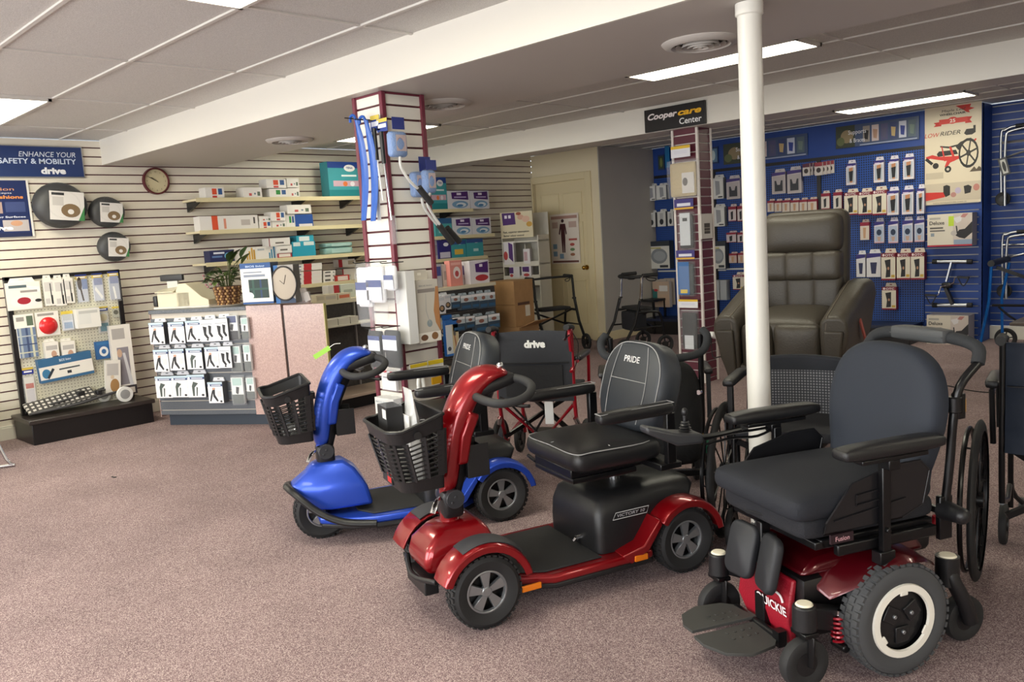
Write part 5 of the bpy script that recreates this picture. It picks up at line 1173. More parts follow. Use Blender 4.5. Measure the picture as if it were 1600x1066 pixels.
pack(f, (175, 479, 188, 497), .02, [('e', .5, .5, .3, .2, '50503c')], 'tiny yellow headed bag at the right edge of the second row', name='bagged_aid', cat='bag', bag=True, header=('d8c050',), base='b8b8a8', **O)
for i, r in enumerate([(70, 530, 92, 562), (96, 529, 118, 561)]):
    pack(f, r, .05, [('r', .1, .55, .9, .80, 'b8b4b0'), ('e', .62, .30, .2, .2, 'c09880'), ('p', [(.3, .0), (.95, .0), (.9, .2), (.5, .16)], '202838')], '%s of two small white boxes showing a head, on the cream pegboard' % ('left', 'right')[i], tab=True, side='c8c4bc', group='white head pillow boxes on the pegboard', **O)
t = pack(f, (62, 557, 147, 594), .06, [('r', 0, .66, 1, 1, '34648c'), ('r', 0, 0, 1, .12, '34648c'), ('e', .12, .36, .08, .2, '3a78a0'), ('p', [(.15, .12), (.28, .50), (.24, .56), (.12, .2)], '28303a'), ('r', .36, .42, .75, .48, '40484e'), ('r', .5, .22, .58, .34, '2a2e34')], 'long blue and white box hanging at a slant on the cream pegboard', side='2c567c', rot=-.06, txt=[('BIOS living', .5, .78, .10, .22, 'c8d8e8')], **O)
pack(f, (149, 533, 175, 561), .02, [('r', .1, .8, .9, .95, '3c78b0'), ('e', .5, .42, .28, .28, 'e8e8e8'), ('e', .5, .42, .14, .14, '3868a0')], 'blue pack with a white ring, right side of the cream pegboard', base='3868a0', **O)
pack(f, (37, 574, 58, 640), .02, [('r', .2, .5, .8, .62, 'b8685c'), ('r', .2, .15, .8, .48, 'c8c4c8')], 'slim bag with blue and yellow header at the bottom left of the pegboard', name='bagged_aid', cat='bag', bag=True, header=('20308c', 'd0b448'), base='d8d4cc', **O)
pack(f, (176, 507, 209, 618), .04, [('r', .1, .80, .7, .95, 'b0aca8'), ('r', .25, .15, .80, .68, '8c8890'), ('e', .36, .60, .12, .06, 'c8a890'), ('p', [(.5, .6), (.62, .6), (.9, .1), (.72, .08)], 'd0d0d4'), ('r', .2, .0, 1, .13, '3a3438'), ('r', .3, .02, .9, .10, 'd0c8c0')], 'tall grey white box with a person pulling a sock aid, standing on the plinth', side='b8b4b0', off=.06)
pack(f, (162, 562, 186, 615), .03, [('r', .1, .55, .85, .9, 'c0bcb8'), ('e', .6, .25, .30, .2, 'a88050'), ('e', .45, .5, .12, .06, 'd8c4a8')], 'slim white box with a blond figure leaning beside the tall grey white box', side='c8c4bc', off=.10, rot=.10)
# folded cane seat on the plinth
p = Vector((-7.30, 2.25, .20))
t = thing('folded_walker', 'folded patterned walking frame with white wheels lying on the black plinth', 'walker', p, R90)
MB().rbox((-.10, .02, .085), (.52, .17, .03), .014, 6, rot=Matrix.Rotation(-.12, 3, 'Y') @ Matrix.Rotation(.45, 3, 'X')).build('fabric_seat', grid_mat('pattern_cloth', (62, 60, 58), (204, 200, 194), .04, .55, axes=('X', 'Y')), t)
MB().tube([(-.35, -.06, .03), (.0, -.07, .05), (.20, -.06, .08), (.32, -.05, .09)], .011, 8, sm=3).tube([(-.35, .08, .03), (.0, .07, .07), (.30, .08, .13)], .011, 8, sm=3).tube([(-.2, -.05, .08), (.1, 0, .11), (.3, .0, .12)], .009, 8, sm=3).build('frame_tube', mat('tube_grey', (96, 96, 98), .35, metal=.6), t)
MB().bb(.02, .08, -.02, .04, .10, .14).bb(.16, .2, -.06, .0, .09, .13).build('clamp', BLKP, t, bev=.006)
for x, y, r_ in ((.36, -.10, .065), (.26, .10, .055)):
    w_ = MB().lathe([(r_*.62, -.014), (r_, -.012), (r_, .012), (r_*.62, .014)], (x, y, r_+.003), 'y', 28).build('wheel', WHP, t)
    MB().lathe([(.0, -.016), (r_*.64, -.013), (r_*.64, .013), (0, .016)], (x, y, r_+.003), 'y', 24).build('hub', mat('hub_grey', (150, 150, 150), .5), w_)
# chrome chair leg at the far left and navy tote
t = thing('stacking_chair', 'chrome framed chair cut by the left edge of the photo', 'chair', (-6.38, 1.42, 0), math.radians(60))
MB().tube([(-.02, -.2, .44), (.10, -.2, .06), (.12, -.2, .012), (-.35, -.2, .012)], .011, 8, sm=4).tube([(-.02, .2, .44), (.10, .2, .06), (.12, .2, .012), (-.35, .2, .012)], .011, 8, sm=4).build('frame', CHROME, t)
t.location = (-6.42, 1.34, 0)
MB().rbox((-.20, 0, .45), (.40, .42, .05), .02, 5).build('seat', mat('maroon_cloth', (70, 20, 36), .8), t)
MB().rbox((-.42, 0, .72), (.04, .40, .3), .018, 5).build('backrest', _m['maroon_cloth'], t); MB().beam((-.40, -.18, .45), (-.42, -.18, .7), .02, .02).beam((-.40, .18, .45), (-.42, .18, .7), .02, .02).build('back_post', CHROME, t)
t = thing('storage_bin', 'navy storage bin on the floor against the slatwall left of the plinth', 'bin', (-7.28, 1.36, 0))
MB().box((0, 0, .17), (.40, .52, .30), taper=(1.06, 1.04)).build('tub', mat('bin_navy', (40, 46, 78), .45), t, bev=.01); MB().box((0, 0, .335), (.44, .56, .03)).build('lid', mat('bin_lid', (30, 32, 40), .5), t, bev=.008)
# ---- counter
t = thing('service_counter', 'grey speckled slatwall counter with pink laminate end panels', 'counter', (FC.o.x, FC.o.y, 0), FC.rz)
CW = 1.16; zt = .965
def cz(px, py): return FC.hit(px, py)
xs1 = FC.hit(392, 560)[0]; xs2 = FC.hit(449, 560)[0]; xs3 = FC.hit(512, 540)[0]
m = MB().bb(.0, xs1, .014, .03, .10, zt-.03, 1); z = .10; zl2 = FC.hit(300, 641)[1]
prev = .10; z = zl2-.076*3
while z < zt:
    a = max(prev, .10); b = min(z-.005, zt-.03)
    if b-a > .004: m.bb(0, xs1, 0, .014, a, b, 0)
    prev = z+.005; z += .0762
m.build('slat_front', [GREYL, pc('c8c0b4')], t, smooth=False)
MB().bb(0, xs2, .03, .50, .10, zt-.03).bb(-.004, .0, .0, .50, .08, zt-.02).build('carcass', [PINK], t)
MB().bb(-.01, xs1, -.006, .50, zt-.03, zt).build('counter_top', GREYL, t, bev=.003)
MB().bb(xs1+.002, xs2-.012, -.006, .50, .095, zt+.004).build('end_panel', PINK, t, bev=.002)
MB().bb(.03, xs2-.03, .06, .48, 0, .10).build('kick_plate', mat('kick_dark', (44, 54, 66), .5), t)
t = thing('counter_panel', 'pink laminate swing panel at the right end of the grey counter', 'panel', tuple(FC.w(xs2, 0, 0)), FC.rz)
MB().bb(.008, xs3-xs2-.006, -.004, .03, .08, zt-.005).build('panel', PINK, t, bev=.002); MB().bb(xs3-xs2-.006, xs3-xs2, -.006, .032, .08, zt-.005).build('edge_strip', pc('b8b070'), t); MB().bb(.0, .008, .0, .02, .1, zt-.03).build('hinge', BLKM, t); MB().bb(.02, xs3-xs2-.02, .0, .03, 0, .08).build('foot', BLKM, t)
# counter merchandise
rowd = [("top row", [(232, 499, 256, 538, HOS), (263, 498, 288, 537, HOS), (290, 496, 313, 534, HOS), (312, 494, 334, 534, SOCKB), (334, 492, 356, 533, SOCKB)]),
        ("middle row", [(240, 541, 263, 581, HOS), (264, 540, 288, 579, HOS), (291, 539, 316, 577, HOS2), (320, 537, 342, 576, HOS), (341, 536, 361, 575, SOCKB)]),
        ("bottom row", [(243, 583, 268, 622, HOS2), (268, 582, 293, 621, HOS2), (293, 580, 320, 621, HOS2), (325, 592, 348, 630, HOS)])]
for rn, L_ in rowd:
    for i, (a, b, c, d_, A) in enumerate(L_):
        if i == 0 and a < 240: a += 1
        pack(FC, (a, b, c, d_), .07, A, 'white stocking box on the counter front, %s in its %s' % (ORD[i], rn), name='stocking_box', group='stocking boxes on the counter front', base='e6e6ea', side='55565a', tab=True, off=.004)
for r, lab, A in (((349, 490, 373, 533), 'black sock pack with white label at the right end of the top counter row', 'b'), ((374, 494, 388, 532), 'narrow bagged sock pack beside the pink panel in the top counter row', 'w'),
               ((357, 538, 377, 584), 'bagged grey sock pack in the middle counter row', 'w'), ((378, 536, 392, 582), 'narrow bagged sock pack beside the pink panel in the middle counter row', 'w'),
               ((358, 587, 382, 634), 'bagged sock pack with pale green card in the bottom counter row', 'w'), ((382, 588, 398, 626), 'narrow bagged sock pack beside the pink panel in the bottom counter row', 'w')):
    pack(FC, r, .05, [('r', .2, .66, .8, .9, '24386c' if A == 'b' else 'a8c4c0'), ('p', [(.42, .62), (.62, .60), (.56, .42), (.5, .36), (.38, .42)], '202024'), ('r', .13, .06, .87, .36, '28282c' if A == 'b' else '5a605e')], lab, name='sock_pack', cat='pack', bag=True, base='dcdfe0', off=.004)
# ---- cash register
rp = dep(292, 476, 1); 
f2 = Face(*(FC.w(0, -.25, 0)[:2]), FC.rz)
a, b = f2.hit(248, 480)[0], f2.hit(330, 480)[0]
t = thing('cash_register', 'ivory cash register with black customer display on the grey counter', 'cash register', tuple(f2.w((a+b)/2, 0, zt)), FC.rz)
wr = (b-a)*.5
m = MB().bb(-wr*.72, wr*.5, -.10, .12, 0, .13).loft([[Vector((x, y, z)) for y, z in ((-.12, .13), (.12, .13), (.12, .155+k), (.0, .16+k), (-.12, .14))] for x, k in ((-wr*.75, .0), (-wr*.4, .01), (-wr*.05, .02))])
m.loft([[Vector((x, y, z)) for y, z in ((-.10, .0), (.12, .0), (.12, h), (-.10, h))] for x, h in ((-.0, .14), (wr*.12, .20), (wr*.4, .20), (wr*.6, .16), (wr*.95, .085), (wr*1.2, .06))])
m.build('body', IVORY, t, bev=.012, seg=3)
MB().bb(-wr*.8, wr*1.3, -.13, .14, -.0, .015).build('tray', pc('d8d4cc'), t)
MB().bb(-wr*.55, -wr*.15, -.01, .01, .15, .23).build('display_post', mat('post_clear', (190, 190, 184), .3), t)
MB().rbox((-wr*.36, 0, .25), (wr*.85, .035, .055), .008, 4).build('customer_display', BLKP, t); MB().rbox((-wr*.95, -.02, .06), (.04, .08, .09), .01, 4).build('card_reader', BLKP, t)
# ---- potted plant in a wicker basket
f2 = Face(*(FC.w(0, -.22, 0)[:2]), FC.rz)
a, b = f2.hit(338, 460)[0], f2.hit(374, 458)[0]; cx_ = (a+b)/2; r_ = (b-a)/2
t = thing('potted_plant', 'leafy green plant in a woven brown basket on the grey counter', 'potted plant', tuple(f2.w(cx_, 0, zt)), FC.rz)
m = MB()
for k in range(7):
    z = .012+.022*k; R0 = r_*(.74+.036*k); n = 22
    for i in range(n):
        a0 = 2*math.pi*(i+.5*(k % 2))/n
        m.ball((R0*math.cos(a0), R0*math.sin(a0), z), .0135, 5, i % 2, sc=(1.0, 1.0, .95))
m.lathe([(0, .002), (r_*.72, .002), (r_*.98, .158), (r_*.86, .158), (0, .14)], n=20, mi=1)
m.build('wicker_basket', [mat('wicker_light', (168, 130, 84), .6), mat('wicker_dark', (96, 62, 38), .6)], t)
MB().lathe([(0, -.0), (r_*1.45, .002), (r_*1.5, .012), (0, .006)], n=24).build('saucer', pc('b0a494'), t)
rnd = random.Random(3); st = MB(); lf = MB()
for i in range(54):
    a = rnd.uniform(0, 6.28); rr = rnd.uniform(.02, r_*1.5); h = rnd.uniform(.20, .30) if i > 8 else rnd.uniform(.30, .40)
    if i <= 8: a = rnd.uniform(-1.2, .9); rr *= .9
    bx, by = math.cos(a)*r_*.3, math.sin(a)*r_*.3; ex, ey = math.cos(a)*rr, math.sin(a)*rr
    st.tube([(bx, by, .14), ((bx+ex)/2, (by+ey)/2, (h+.14)/2+.03), (ex, ey, h)], .0022, 5, sm=3)
    L_ = rnd.uniform(.055, .10) if i > 8 else rnd.uniform(.10, .15); W2 = L_*rnd.uniform(.22, .34)
    d = Vector((math.cos(a+rnd.uniform(-.6, .6)), math.sin(a+rnd.uniform(-.6, .6)), rnd.uniform(-.5, .7) if i > 8 else rnd.uniform(.6, 1.4))).normalized(); sd = d.cross(Vector((0, 0, 1))).normalized(); up = sd.cross(d); b0 = Vector((ex, ey, h-.01))
    V = [b0]
    for k_, (u, w_, dz) in enumerate(((.25, .8, .01), (.55, 1, .012), (.82, .6, .0))): V += [b0+d*L_*u+sd*W2*w_+up*dz, b0+d*L_*u, b0+d*L_*u-sd*W2*w_+up*dz]
    V.append(b0+d*L_-up*.012)
    lf.add(V, [(0, 1, 2), (0, 2, 3), (1, 4, 5, 2), (2, 5, 6, 3), (4, 7, 8, 5), (5, 8, 9, 6), (7, 10, 8), (8, 10, 9)], 1 if rnd.random() < .35 else 0)
lf.build('foliage', [mat('leaf_dark', (44, 66, 30), .35, var=.25, vscale=30), mat('leaf_light', (96, 118, 58), .4, var=.2, vscale=30)], t)['kind'] = 'stuff'
st.build('stem', mat('stem_green', (70, 80, 40), .6), t)
fl = MB()
for i in range(16):
    a = rnd.uniform(2.3, 4.0); rr = r_*rnd.uniform(1.0, 1.7); fl.ball((math.cos(a)*rr, math.sin(a)*rr, rnd.uniform(.16, .26)), .010, 5)
fl.build('flower', mat('dusty_pink', (168, 120, 124), .7), t)['kind'] = 'stuff'
# boxes on the counter's pink end
f2 = Face(*(FC.w(0, -.06, 0)[:2]), FC.rz)
pack(f2, (377, 411, 425, 475), .12, [('r', 0, .87, 1, 1, '24508c'), ('r', 0, 0, 1, .05, '24508c'), ('r', .24, .14, .88, .60, '1c3430'), ('r', .35, .14, .42, .60, '2c5044'), ('r', .6, .14, .66, .6, '223c60'), ('r', .24, .34, .88, .39, '2c5044'), ('r', .1, .66, .8, .72, '8890a0'), ('r', .1, .76, .7, .79, '8890a0'), ('e', .24, .2, .14, .09, 'e8e8e8')], 'white and blue box with a dark plaid window on the pink counter end', side='4a5870', txt=[('BIOS living', .5, .90, .045, .62, 'b0c8e8')])
t = pack(f2, (429, 414, 460, 474), .10, [('r', 0, 0, .22, 1, '2868a8'), ('p', [(.22, 0), (1, 0), (1, .1), (.5, .3), (.22, .5)], '283c58')], 'blue edged box with a round clock face beside the plaid window box', base='9a948c', side='6a6864')
xa, xb, z0, z1 = f2.rect((429, 414, 460, 474), .10); W_, H_ = xb-xa, z1-z0
MB().lathe([(0, -.006), (.42*H_, -.006), (.45*H_, -.004)], (W_*.62, 0, H_*.52), 'y', 32).build('clock_face', pc('b8ac9c'), t).scale = (.8, 1, 1)
MB().tube([(W_*.50+math.cos(2*math.pi*i/30)*H_*.36, -.008, H_*.52+math.sin(2*math.pi*i/30)*H_*.44) for i in range(30)], .006, 6, closed=True).beam((W_*.5, -.009, H_*.5), (W_*.62, -.009, H_*.74), .004, .002).beam((W_*.5, -.009, H_*.5), (W_*.3, -.009, H_*.6), .004, .002).build('clock_ring', pc('2c2826'), t)
t = thing('leaflet_holder', 'clear holder of leaflets on the pink panel beside the clock box', 'leaflets', tuple(f2.w(f2.hit(475, 463)[0], .0, zt)), FC.rz)
MB().box((0, 0, .045), (.10, .07, .09), taper=(.9, .6)).build('holder', CLEAR, t); MB().box((-.01, .0, .07), (.08, .02, .10), 0, Matrix.Rotation(.3, 3, 'X')).box((.03, -.01, .05), (.05, .015, .07), 0, Matrix.Rotation(-.3, 3, 'Y')).build('leaflets', pc('c8c0b8'), t)

# ---- wall shelves
SHW = mat('shelf_cream', (214, 202, 168), .45)
def shelf(y0, y1, z, depth, lab, brk):
    t = thing('wall_shelf', lab, 'shelf', (-7.6, y0, z), R90)
    MB().bb(0, y1-y0, -depth, -.0, -.022, -.002).build('board', SHW, t, bev=.002)
    MB().bb(0, y1-y0, -depth-.004, -depth, -.034, .004).build('price_rail', pc('dcd0a8'), t)
    for b in brk:
        x = b-y0; MB().prism([(-depth*.92, -.024), (0, -.024), (0, -.11), (-.05, -.10)], x-.012, x+.012, 'x').build('bracket', BLKM, t)
    return t
S1, S2, S3, S4 = 1.897, 1.605, 1.311, 1.03
shelf(3.47, 5.75, S1, .28, 'topmost of the cream wall shelves left of the pillar', (3.52, 4.62, 5.2))
shelf(3.47, 5.75, S2, .28, 'second cream wall shelf from the top, left of the pillar', (3.55, 4.65, 5.25))
shelf(3.50, 5.75, S3, .28, 'third cream wall shelf from the top, left of the pillar', (3.62, 4.68, 5.25))
shelf(3.90, 5.75, S4, .28, 'lowest cream wall shelf left of the pillar, holding red and white boxes', (4.1, 4.9))
def sbox(r, d, A, lab, base='e8e4e0', side='d8d4ce', off=.13, txt=(), **k):
    return pack(FW, r, d, A, lab, base=base, side=side, off=off, txt=txt, **k)
sbox((321, 293, 350, 307), .13, MEDR, 'white medical box alone at the left end of the top shelf')
sbox((380, 293, 409, 307), .14, MEDP, 'white medical box second from left on the top shelf')
sbox((421, 295, 450, 307), .14, MEDG, 'white box with green squares, lower left of the top shelf stack')
sbox((450, 294, 468, 307), .12, MEDP, 'white box, lower right of the top shelf stack')
sbox((416, 280, 447, 294), .14, MEDR, 'white box with red squares, upper left of the top shelf stack')
sbox((448, 279, 467, 293), .12, MEDP, 'white box, upper right of the top shelf stack')
sbox((513, 253, 564, 305), .14, TENA, 'large teal and navy incontinence pack at the right of the top shelf', base='3f9aa4', side='2f8a94', name='incontinence_pack', cat='pack', txt=TENAT)
sbox((312, 337, 403, 357), .12, [('r', .20, 0, .30, 1, 'd8502c'), ('r', .40, .1, .44, .8, 'd89078'), ('r', .70, .3, .86, .7, 'c0b8b4'), ('r', .92, .4, .95, .85, '504c4c')], 'long white box with orange band on the second shelf')
sbox((405, 346, 424, 355), .12, MEDR, 'small white box with red mark, lowest beside the long white box'); sbox((405, 338, 424, 346), .12, MEDP, 'small white box on top of the red marked box beside the long box')
sbox((425, 345, 447, 354), .12, MEDP, 'flat white box under the red squared box on the second shelf'); sbox((424, 331, 446, 345), .14, MEDR, 'white box with red squares on a flat box, second shelf')
sbox((447, 335, 461, 354), .12, MEDG, 'upright white box with green squares left of the blue box'); sbox((461, 335, 489, 353), .13, [('r', 0, 0, 1, 1, '24509c'), ('r', .2, 0, .95, .25, 'e0dce0')], 'blue box with white strip on the second shelf', base='24509c', side='d8d8d8')
sbox((449, 320, 486, 334), .14, MEDP, 'white box lying on top of the blue box, second shelf')
sbox((328, 391, 366, 408), .12, [('e', .75, .5, .16, .28, '6aa8c8'), ('r', .15, .70, .6, .85, 'd8dce8'), ('r', .08, .4, .5, .55, '5a78a8')], 'navy face mask box at the left end of the third shelf', base='242a58', side='1c2248')
sbox((366, 387, 400, 407), .10, [('r', .55, .05, .62, .5, 'd0a440'), ('r', .66, .05, .74, .7, 'd0a440'), ('r', .78, .05, .86, .95, 'd0a440'), ('r', .88, .05, .96, .8, 'c89838'), ('r', .08, .7, .4, .85, 'b8b0a8')], 'white box with gold bars on the third shelf')
sbox((400, 385, 433, 406), .10, [('r', .60, .05, .67, .5, '4888a8'), ('r', .70, .05, .78, .75, '4888a8'), ('r', .82, .05, .9, .95, '3c789c'), ('r', .93, .05, 1, .9, '3c789c'), ('r', .08, .7, .4, .85, 'b0b4b8')], 'white box with blue bars on the third shelf')
sbox((433, 395, 456, 402), .12, [('r', 0, 0, 1, .9, 'b03844'), ('r', .12, .2, .9, .8, 'e8e0d8')], 'flat red edged box, lowest in the stack right of the blue barred box'); sbox((433, 383, 456, 395), .13, [('r', .2, .3, .7, .5, '6a6460')], 'plain white box, middle of the third shelf stack'); sbox((420, 372, 453, 383), .13, [('r', .3, .3, .7, .5, '6a6460'), ('r', 0, 0, .04, 1, '8a3844')], 'white box lying across the top of the third shelf stack')
sbox((457, 377, 493, 400), .13, [('r', .05, .70, .35, .95, 'd0e0e0'), ('r', .5, .72, .95, .96, 'd0e0e0')], 'turquoise box on the third shelf', base='2c9cb8', side='2488a0'); sbox((463, 368, 490, 378), .12, [('r', .15, .15, .75, .85, 'e0e8e8')], 'small turquoise box on top of the larger turquoise box', base='34a4bc', side='2488a0')
for i, r in enumerate([(509, 386, 552, 394), (509, 379, 551, 386)]): pack(FW, r, .14, [('r', .2, .2, .9, .8, 'a8c8c4')], '%s of two pale green wet wipe packs on the third shelf' % ('lower', 'upper')[i], name='wipes_pack', cat='pack', base='8ab0ac', off=.12, bulge=.006, group='wet wipe packs')
RW = [('r', .30, 0, .60, 1, 'b82c34'), ('r', .66, .2, .95, .8, 'e8e0dc'), ('r', .05, .2, .2, .5, '6a6a90')]
for i, (a, b) in enumerate(((437, 443), (430.5, 437), (424, 430.5), (418, 424), (412, 418))): sbox((462, a, 503, b), .13, RW, 'red and white flat box, %s in the lowest shelf\'s tall stack' % ('lowest', 'second from bottom', 'middle', 'second from top', 'topmost')[i], group='red and white boxes in the stack')
for i, (a, b) in enumerate(((434, 440), (428, 434), (423, 428))): sbox((505, a, 524, b), .12, [('r', .15, .3, .6, .7, '5a5654'), ('r', .8, .2, .9, .6, '707a70')], 'small white flat box, %s of three beside the tall red and white stack' % ('lowest', 'middle', 'top')[i], group='small white flat boxes')
sbox((525, 430, 546, 438), .15, [('r', .12, .15, .88, .85, 'e8d8d0')], 'flat red box with white label on the lowest wall shelf', base='c03830', side='a02c28')
sbox((529, 405, 556, 420), .10, [('r', 0, 0, .22, 1, 'b02834'), ('r', .55, .3, .9, .8, 'b8ac98')], 'upper white box with red band behind the flat red box', off=.02); sbox((535, 420, 556, 437), .10, [('r', 0, 0, .10, 1, 'b02834'), ('r', .3, .3, .6, .5, 'c0b8b4')], 'lower white box with red band behind the flat red box', off=.02)
# ---- low gondola
GY0, GY1, GT = 3.86, FG.hit(772, 440)[0], .915
t = thing('gondola_shelving', 'low dark grey slatwall gondola running behind the white pillar', 'shelving unit', (-6.3, GY0, 0), R90)
gw = GY1-GY0
m = MB().bb(0, gw, .014, .03, .12, GT-.02, 1); prev = .12; z = FG.hit(712, 571)[1]; z -= math.floor((z-.12)/.076)*.076
xs0 = 5.0-GY0
while z < GT+.05:
    a = prev; b = min(z-.004, GT-.02)
    if b-a > .004: m.bb(xs0, gw, 0, .014, a, b, 0)
    prev = z+.004; z += .076
m.bb(0, xs0, .010, .014, .12, GT-.02, 0)
m.build('slat_back', [DKSLAT, pc('9a9088')], t, smooth=False)
MB().bb(0, gw, -.02, .42, GT-.02, GT).build('top_ledge', SHW, t); MB().bb(0, gw, -.024, -.02, GT-.03, GT+.004).build('price_rail', pc('d8d0b8'), t)
MB().bb(0, gw, .02, .42, 0, GT-.02).build('core', DKSLAT, t)
MB().bb(0, gw, -.40, 0, .10, .125).build('deck', TAN, t, bev=.003); MB().bb(.0, gw, -.36, 0, 0, .10).build('kick_plate', BLKM, t)
for x in (.02, .50, 1.02): MB().bb(x-.006, x+.006, -.012, .012, .12, GT-.03).build('upright', pc('8a8684'), t)
MB().bb(.0, .62, -.22, .0, .70, .712).build('inner_shelf', pc('d8d4c4'), t)
for i, r in enumerate([(509, 500, 528, 512), (529, 497, 547, 510), (548, 494, 560, 506)]): pack(FG, r, .14, [('r', .05, .1, .95, .9, 'd6d2c6')], 'plain white carton on the inner shelf of the dark gondola, %s' % ORD[i], base='d8d4c8', side='c8c4b8', off=.05, group='cartons inside the gondola')
for i, r in enumerate([(494, 461, 507, 470), (507, 460, 527, 469), (528, 458, 548, 467)]): pack(FG, r, .12, [('r', .1, .25, .9, .75, ('c8c0a8', 'c8c0b0', 'd87858')[i])], 'flat cream box on the gondola ledge, %s' % ORD[i], base='dcd2b8', side='c8bea4', off=-.10, group='flat cream boxes on the gondola ledge')
pack(FG, (513, 446, 530, 459), .10, [('r', .5, 0, 1, 1, 'a82c34')], 'white and red box standing at the back of the gondola ledge', base='d8d4d0', side='c8c4c0', off=-.28); pack(FG, (532, 444, 555, 458), .10, [('r', .2, .4, .8, .6, 'a0a8a0')], 'pale green white box at the back of the gondola ledge', base='c8d0c8', side='b8c0b8', off=-.28)
t = thing('booklet', 'pale green booklet lying on the gondola base deck', 'booklet', (-6.12, 4.62, .125), 1.1); MB().box((0, 0, .012), (.16, .22, .024)).build('booklet_pages', pc('b8c0a8'), t)
# ---- shelves right of the pillar
shelf(5.85, FW.hit(739, 326, .28)[0], 1.737, .28, 'topmost cream wall shelf right of the pillar', (6.2, 6.6))
shelf(5.85, FW.hit(745, 367, .28)[0]+.3, 1.43, .28, 'second cream wall shelf right of the pillar', (6.2, 6.6))
shelf(5.85, FW.hit(762, 399, .28)[0], 1.17, .28, 'third cream wall shelf right of the pillar', (6.2, 6.6))
sbox((669, 277, 698, 326), .16, TENA, 'tall teal and navy pack on the top shelf right of the pillar', base='3f9aa4', side='2f8a94', name='incontinence_pack', cat='pack', off=.10, txt=TENAT)
k_ = dict(base='dcdce4', name='incontinence_pack', cat='pack', off=.10, group='white and purple absorbent packs')
pack(FW, (699, 298, 734, 326), .16, PURP, 'white and purple pack, left one on the top shelf right of the pillar', **k_)
pack(FW, (735, 298, 764, 326), .16, PURP, 'white and purple pack, right one on the top shelf right of the pillar', **k_)
pack(FW, (707, 340, 737, 368), .16, PURP, 'white and purple pack, left one on the second shelf right of the pillar', **k_)
pack(FW, (738, 340, 767, 366), .16, PURP, 'white and purple pack, right one on the second shelf right of the pillar', **k_)
pack(FW, (680, 341, 706, 368), .16, [('r', 0, .7, 1, 1, '2a5a88'), ('r', .2, .2, .8, .5, '9acccc')], 'teal pack on the second shelf right of the pillar', base='4aa0a4', name='incontinence_pack', cat='pack', off=.10)
pack(FW, (677, 373, 689, 404), .14, [('r', .2, .2, .8, .7, '8c8c90')], 'grey bag of pads on the third shelf next to the pillar', base='b0b0b4', name='pad_pack', cat='pack', off=.10)
pack(FW, (685, 375, 705, 403), .16, [('e', .6, .76, .2, .1, 'e8e8f0'), ('r', .1, .06, .9, .36, 'c8c4d8')], 'navy pack with white oval on the third shelf right of the pillar', base='2c2470', name='incontinence_pack', cat='pack', off=.10)
pack(FW, (705, 376, 728, 401), .16, [('e', .6, .86, .18, .1, 'e8e8f0'), ('r', .22, .2, .8, .5, 'e0b848'), ('r', 0, .78, 1, 1, '2a4a88')], 'teal pack with yellow panel on the third shelf right of the pillar', base='3c98a0', name='incontinence_pack', cat='pack', off=.10)
pack(FW, (729, 373, 755, 399), .16, [('e', .6, .86, .18, .1, 'e8e8f0'), ('r', .4, .3, .7, .45, 'c0e0e0'), ('r', 0, .78, 1, 1, '2a4a88')], 'teal pack at the right end of the third shelf right of the pillar', base='3c98a0', name='incontinence_pack', cat='pack', off=.10)
pack(FG, (679, 413, 690, 438), .12, [('r', .1, .5, .9, .9, '404a8c')], 'blue and grey bag on the gondola ledge next to the pillar', base='a8a8b4', name='pad_pack', cat='pack', off=-.2); pack(FG, (691, 413, 703, 438), .10, [('r', .2, .3, .8, .7, 'a09c98')], 'grey white pad bag second from the pillar on the gondola ledge', base='c4c0bc', name='pad_pack', cat='pack', off=-.2)
pack(FG, (703, 407, 722, 437), .08, [('e', .55, .52, .3, .24, 'e8dcdc'), ('e', .55, .48, .16, .12, 'b84c50'), ('r', .1, .82, .9, .92, 'e8b0a8')], 'salmon pink pad pack on the gondola ledge', base='d88c84', name='pad_pack', cat='pack', off=-.12)
pack(FG, (722, 414, 734, 436), .10, [('r', .1, .5, .9, .95, '4a2070'), ('e', .5, .3, .3, .14, 'b04040')], 'narrow purple pad pack on the gondola ledge', base='c8c0c8', name='pad_pack', cat='pack', off=-.22)
pack(FG, (734, 407, 764, 436), .12, [('p', [(.28, .86), (.95, .94), (.95, .44), (.3, .5)], '4a1c6c'), ('e', .6, .24, .34, .14, 'b03038'), ('r', .5, .72, .66, .84, 'e8e0f0')], 'white purple and red pack at the right end of the gondola ledge', base='dcd8e0', name='incontinence_pack', cat='pack', off=-.15)
# gondola hanging goods
for i, r in enumerate([(681, 459, 696, 491), (691, 457, 705, 484)]): pack(FG, r, .05, INSOL, ('white insole box, front one at the top left of the gondola face', 'white insole box partly behind another at the top left of the gondola face')[i], tab=True, side='c8c8cc', base='dcdce0', off=.03-.02*i, name='insole_box')
L1 = [(705, 459, 719, 482), (720, 458, 737, 484), (737, 456, 749, 482), (749, 454, 762, 482), (762, 453, 774, 480)]
L2 = [(707, 492, 727, 518), (728, 491, 742, 513), (743, 490, 762, 519), (763, 487, 781, 513)]
for rn, LL in (('upper', L1), ('lower', L2)):
    for i, r in enumerate(LL): pack(FG, r, .06, THERM, 'slate blue foot care pack, %s in the gondola\'s %s row' % (ORD[i], rn), tab=True, base='b8c4cc', side='5a6874', off=.01, name='foot_care_pack', cat='pack', group='foot care packs on the gondola')
pack(FG, (684, 497, 698, 526), .03, INSOL, 'yellowish insole box left of the blue brush packs', tab=True, base='cfc8a8', side='b8b090', off=.0, name='insole_box')
pack(FG, (694, 492, 707, 534), .03, [('r', .2, .1, .8, .4, 'c8b8a0')], 'tall blue pack behind the front brush pack', base='2868b4', side='2868b4', off=.0, name='brush_pack', cat='pack')
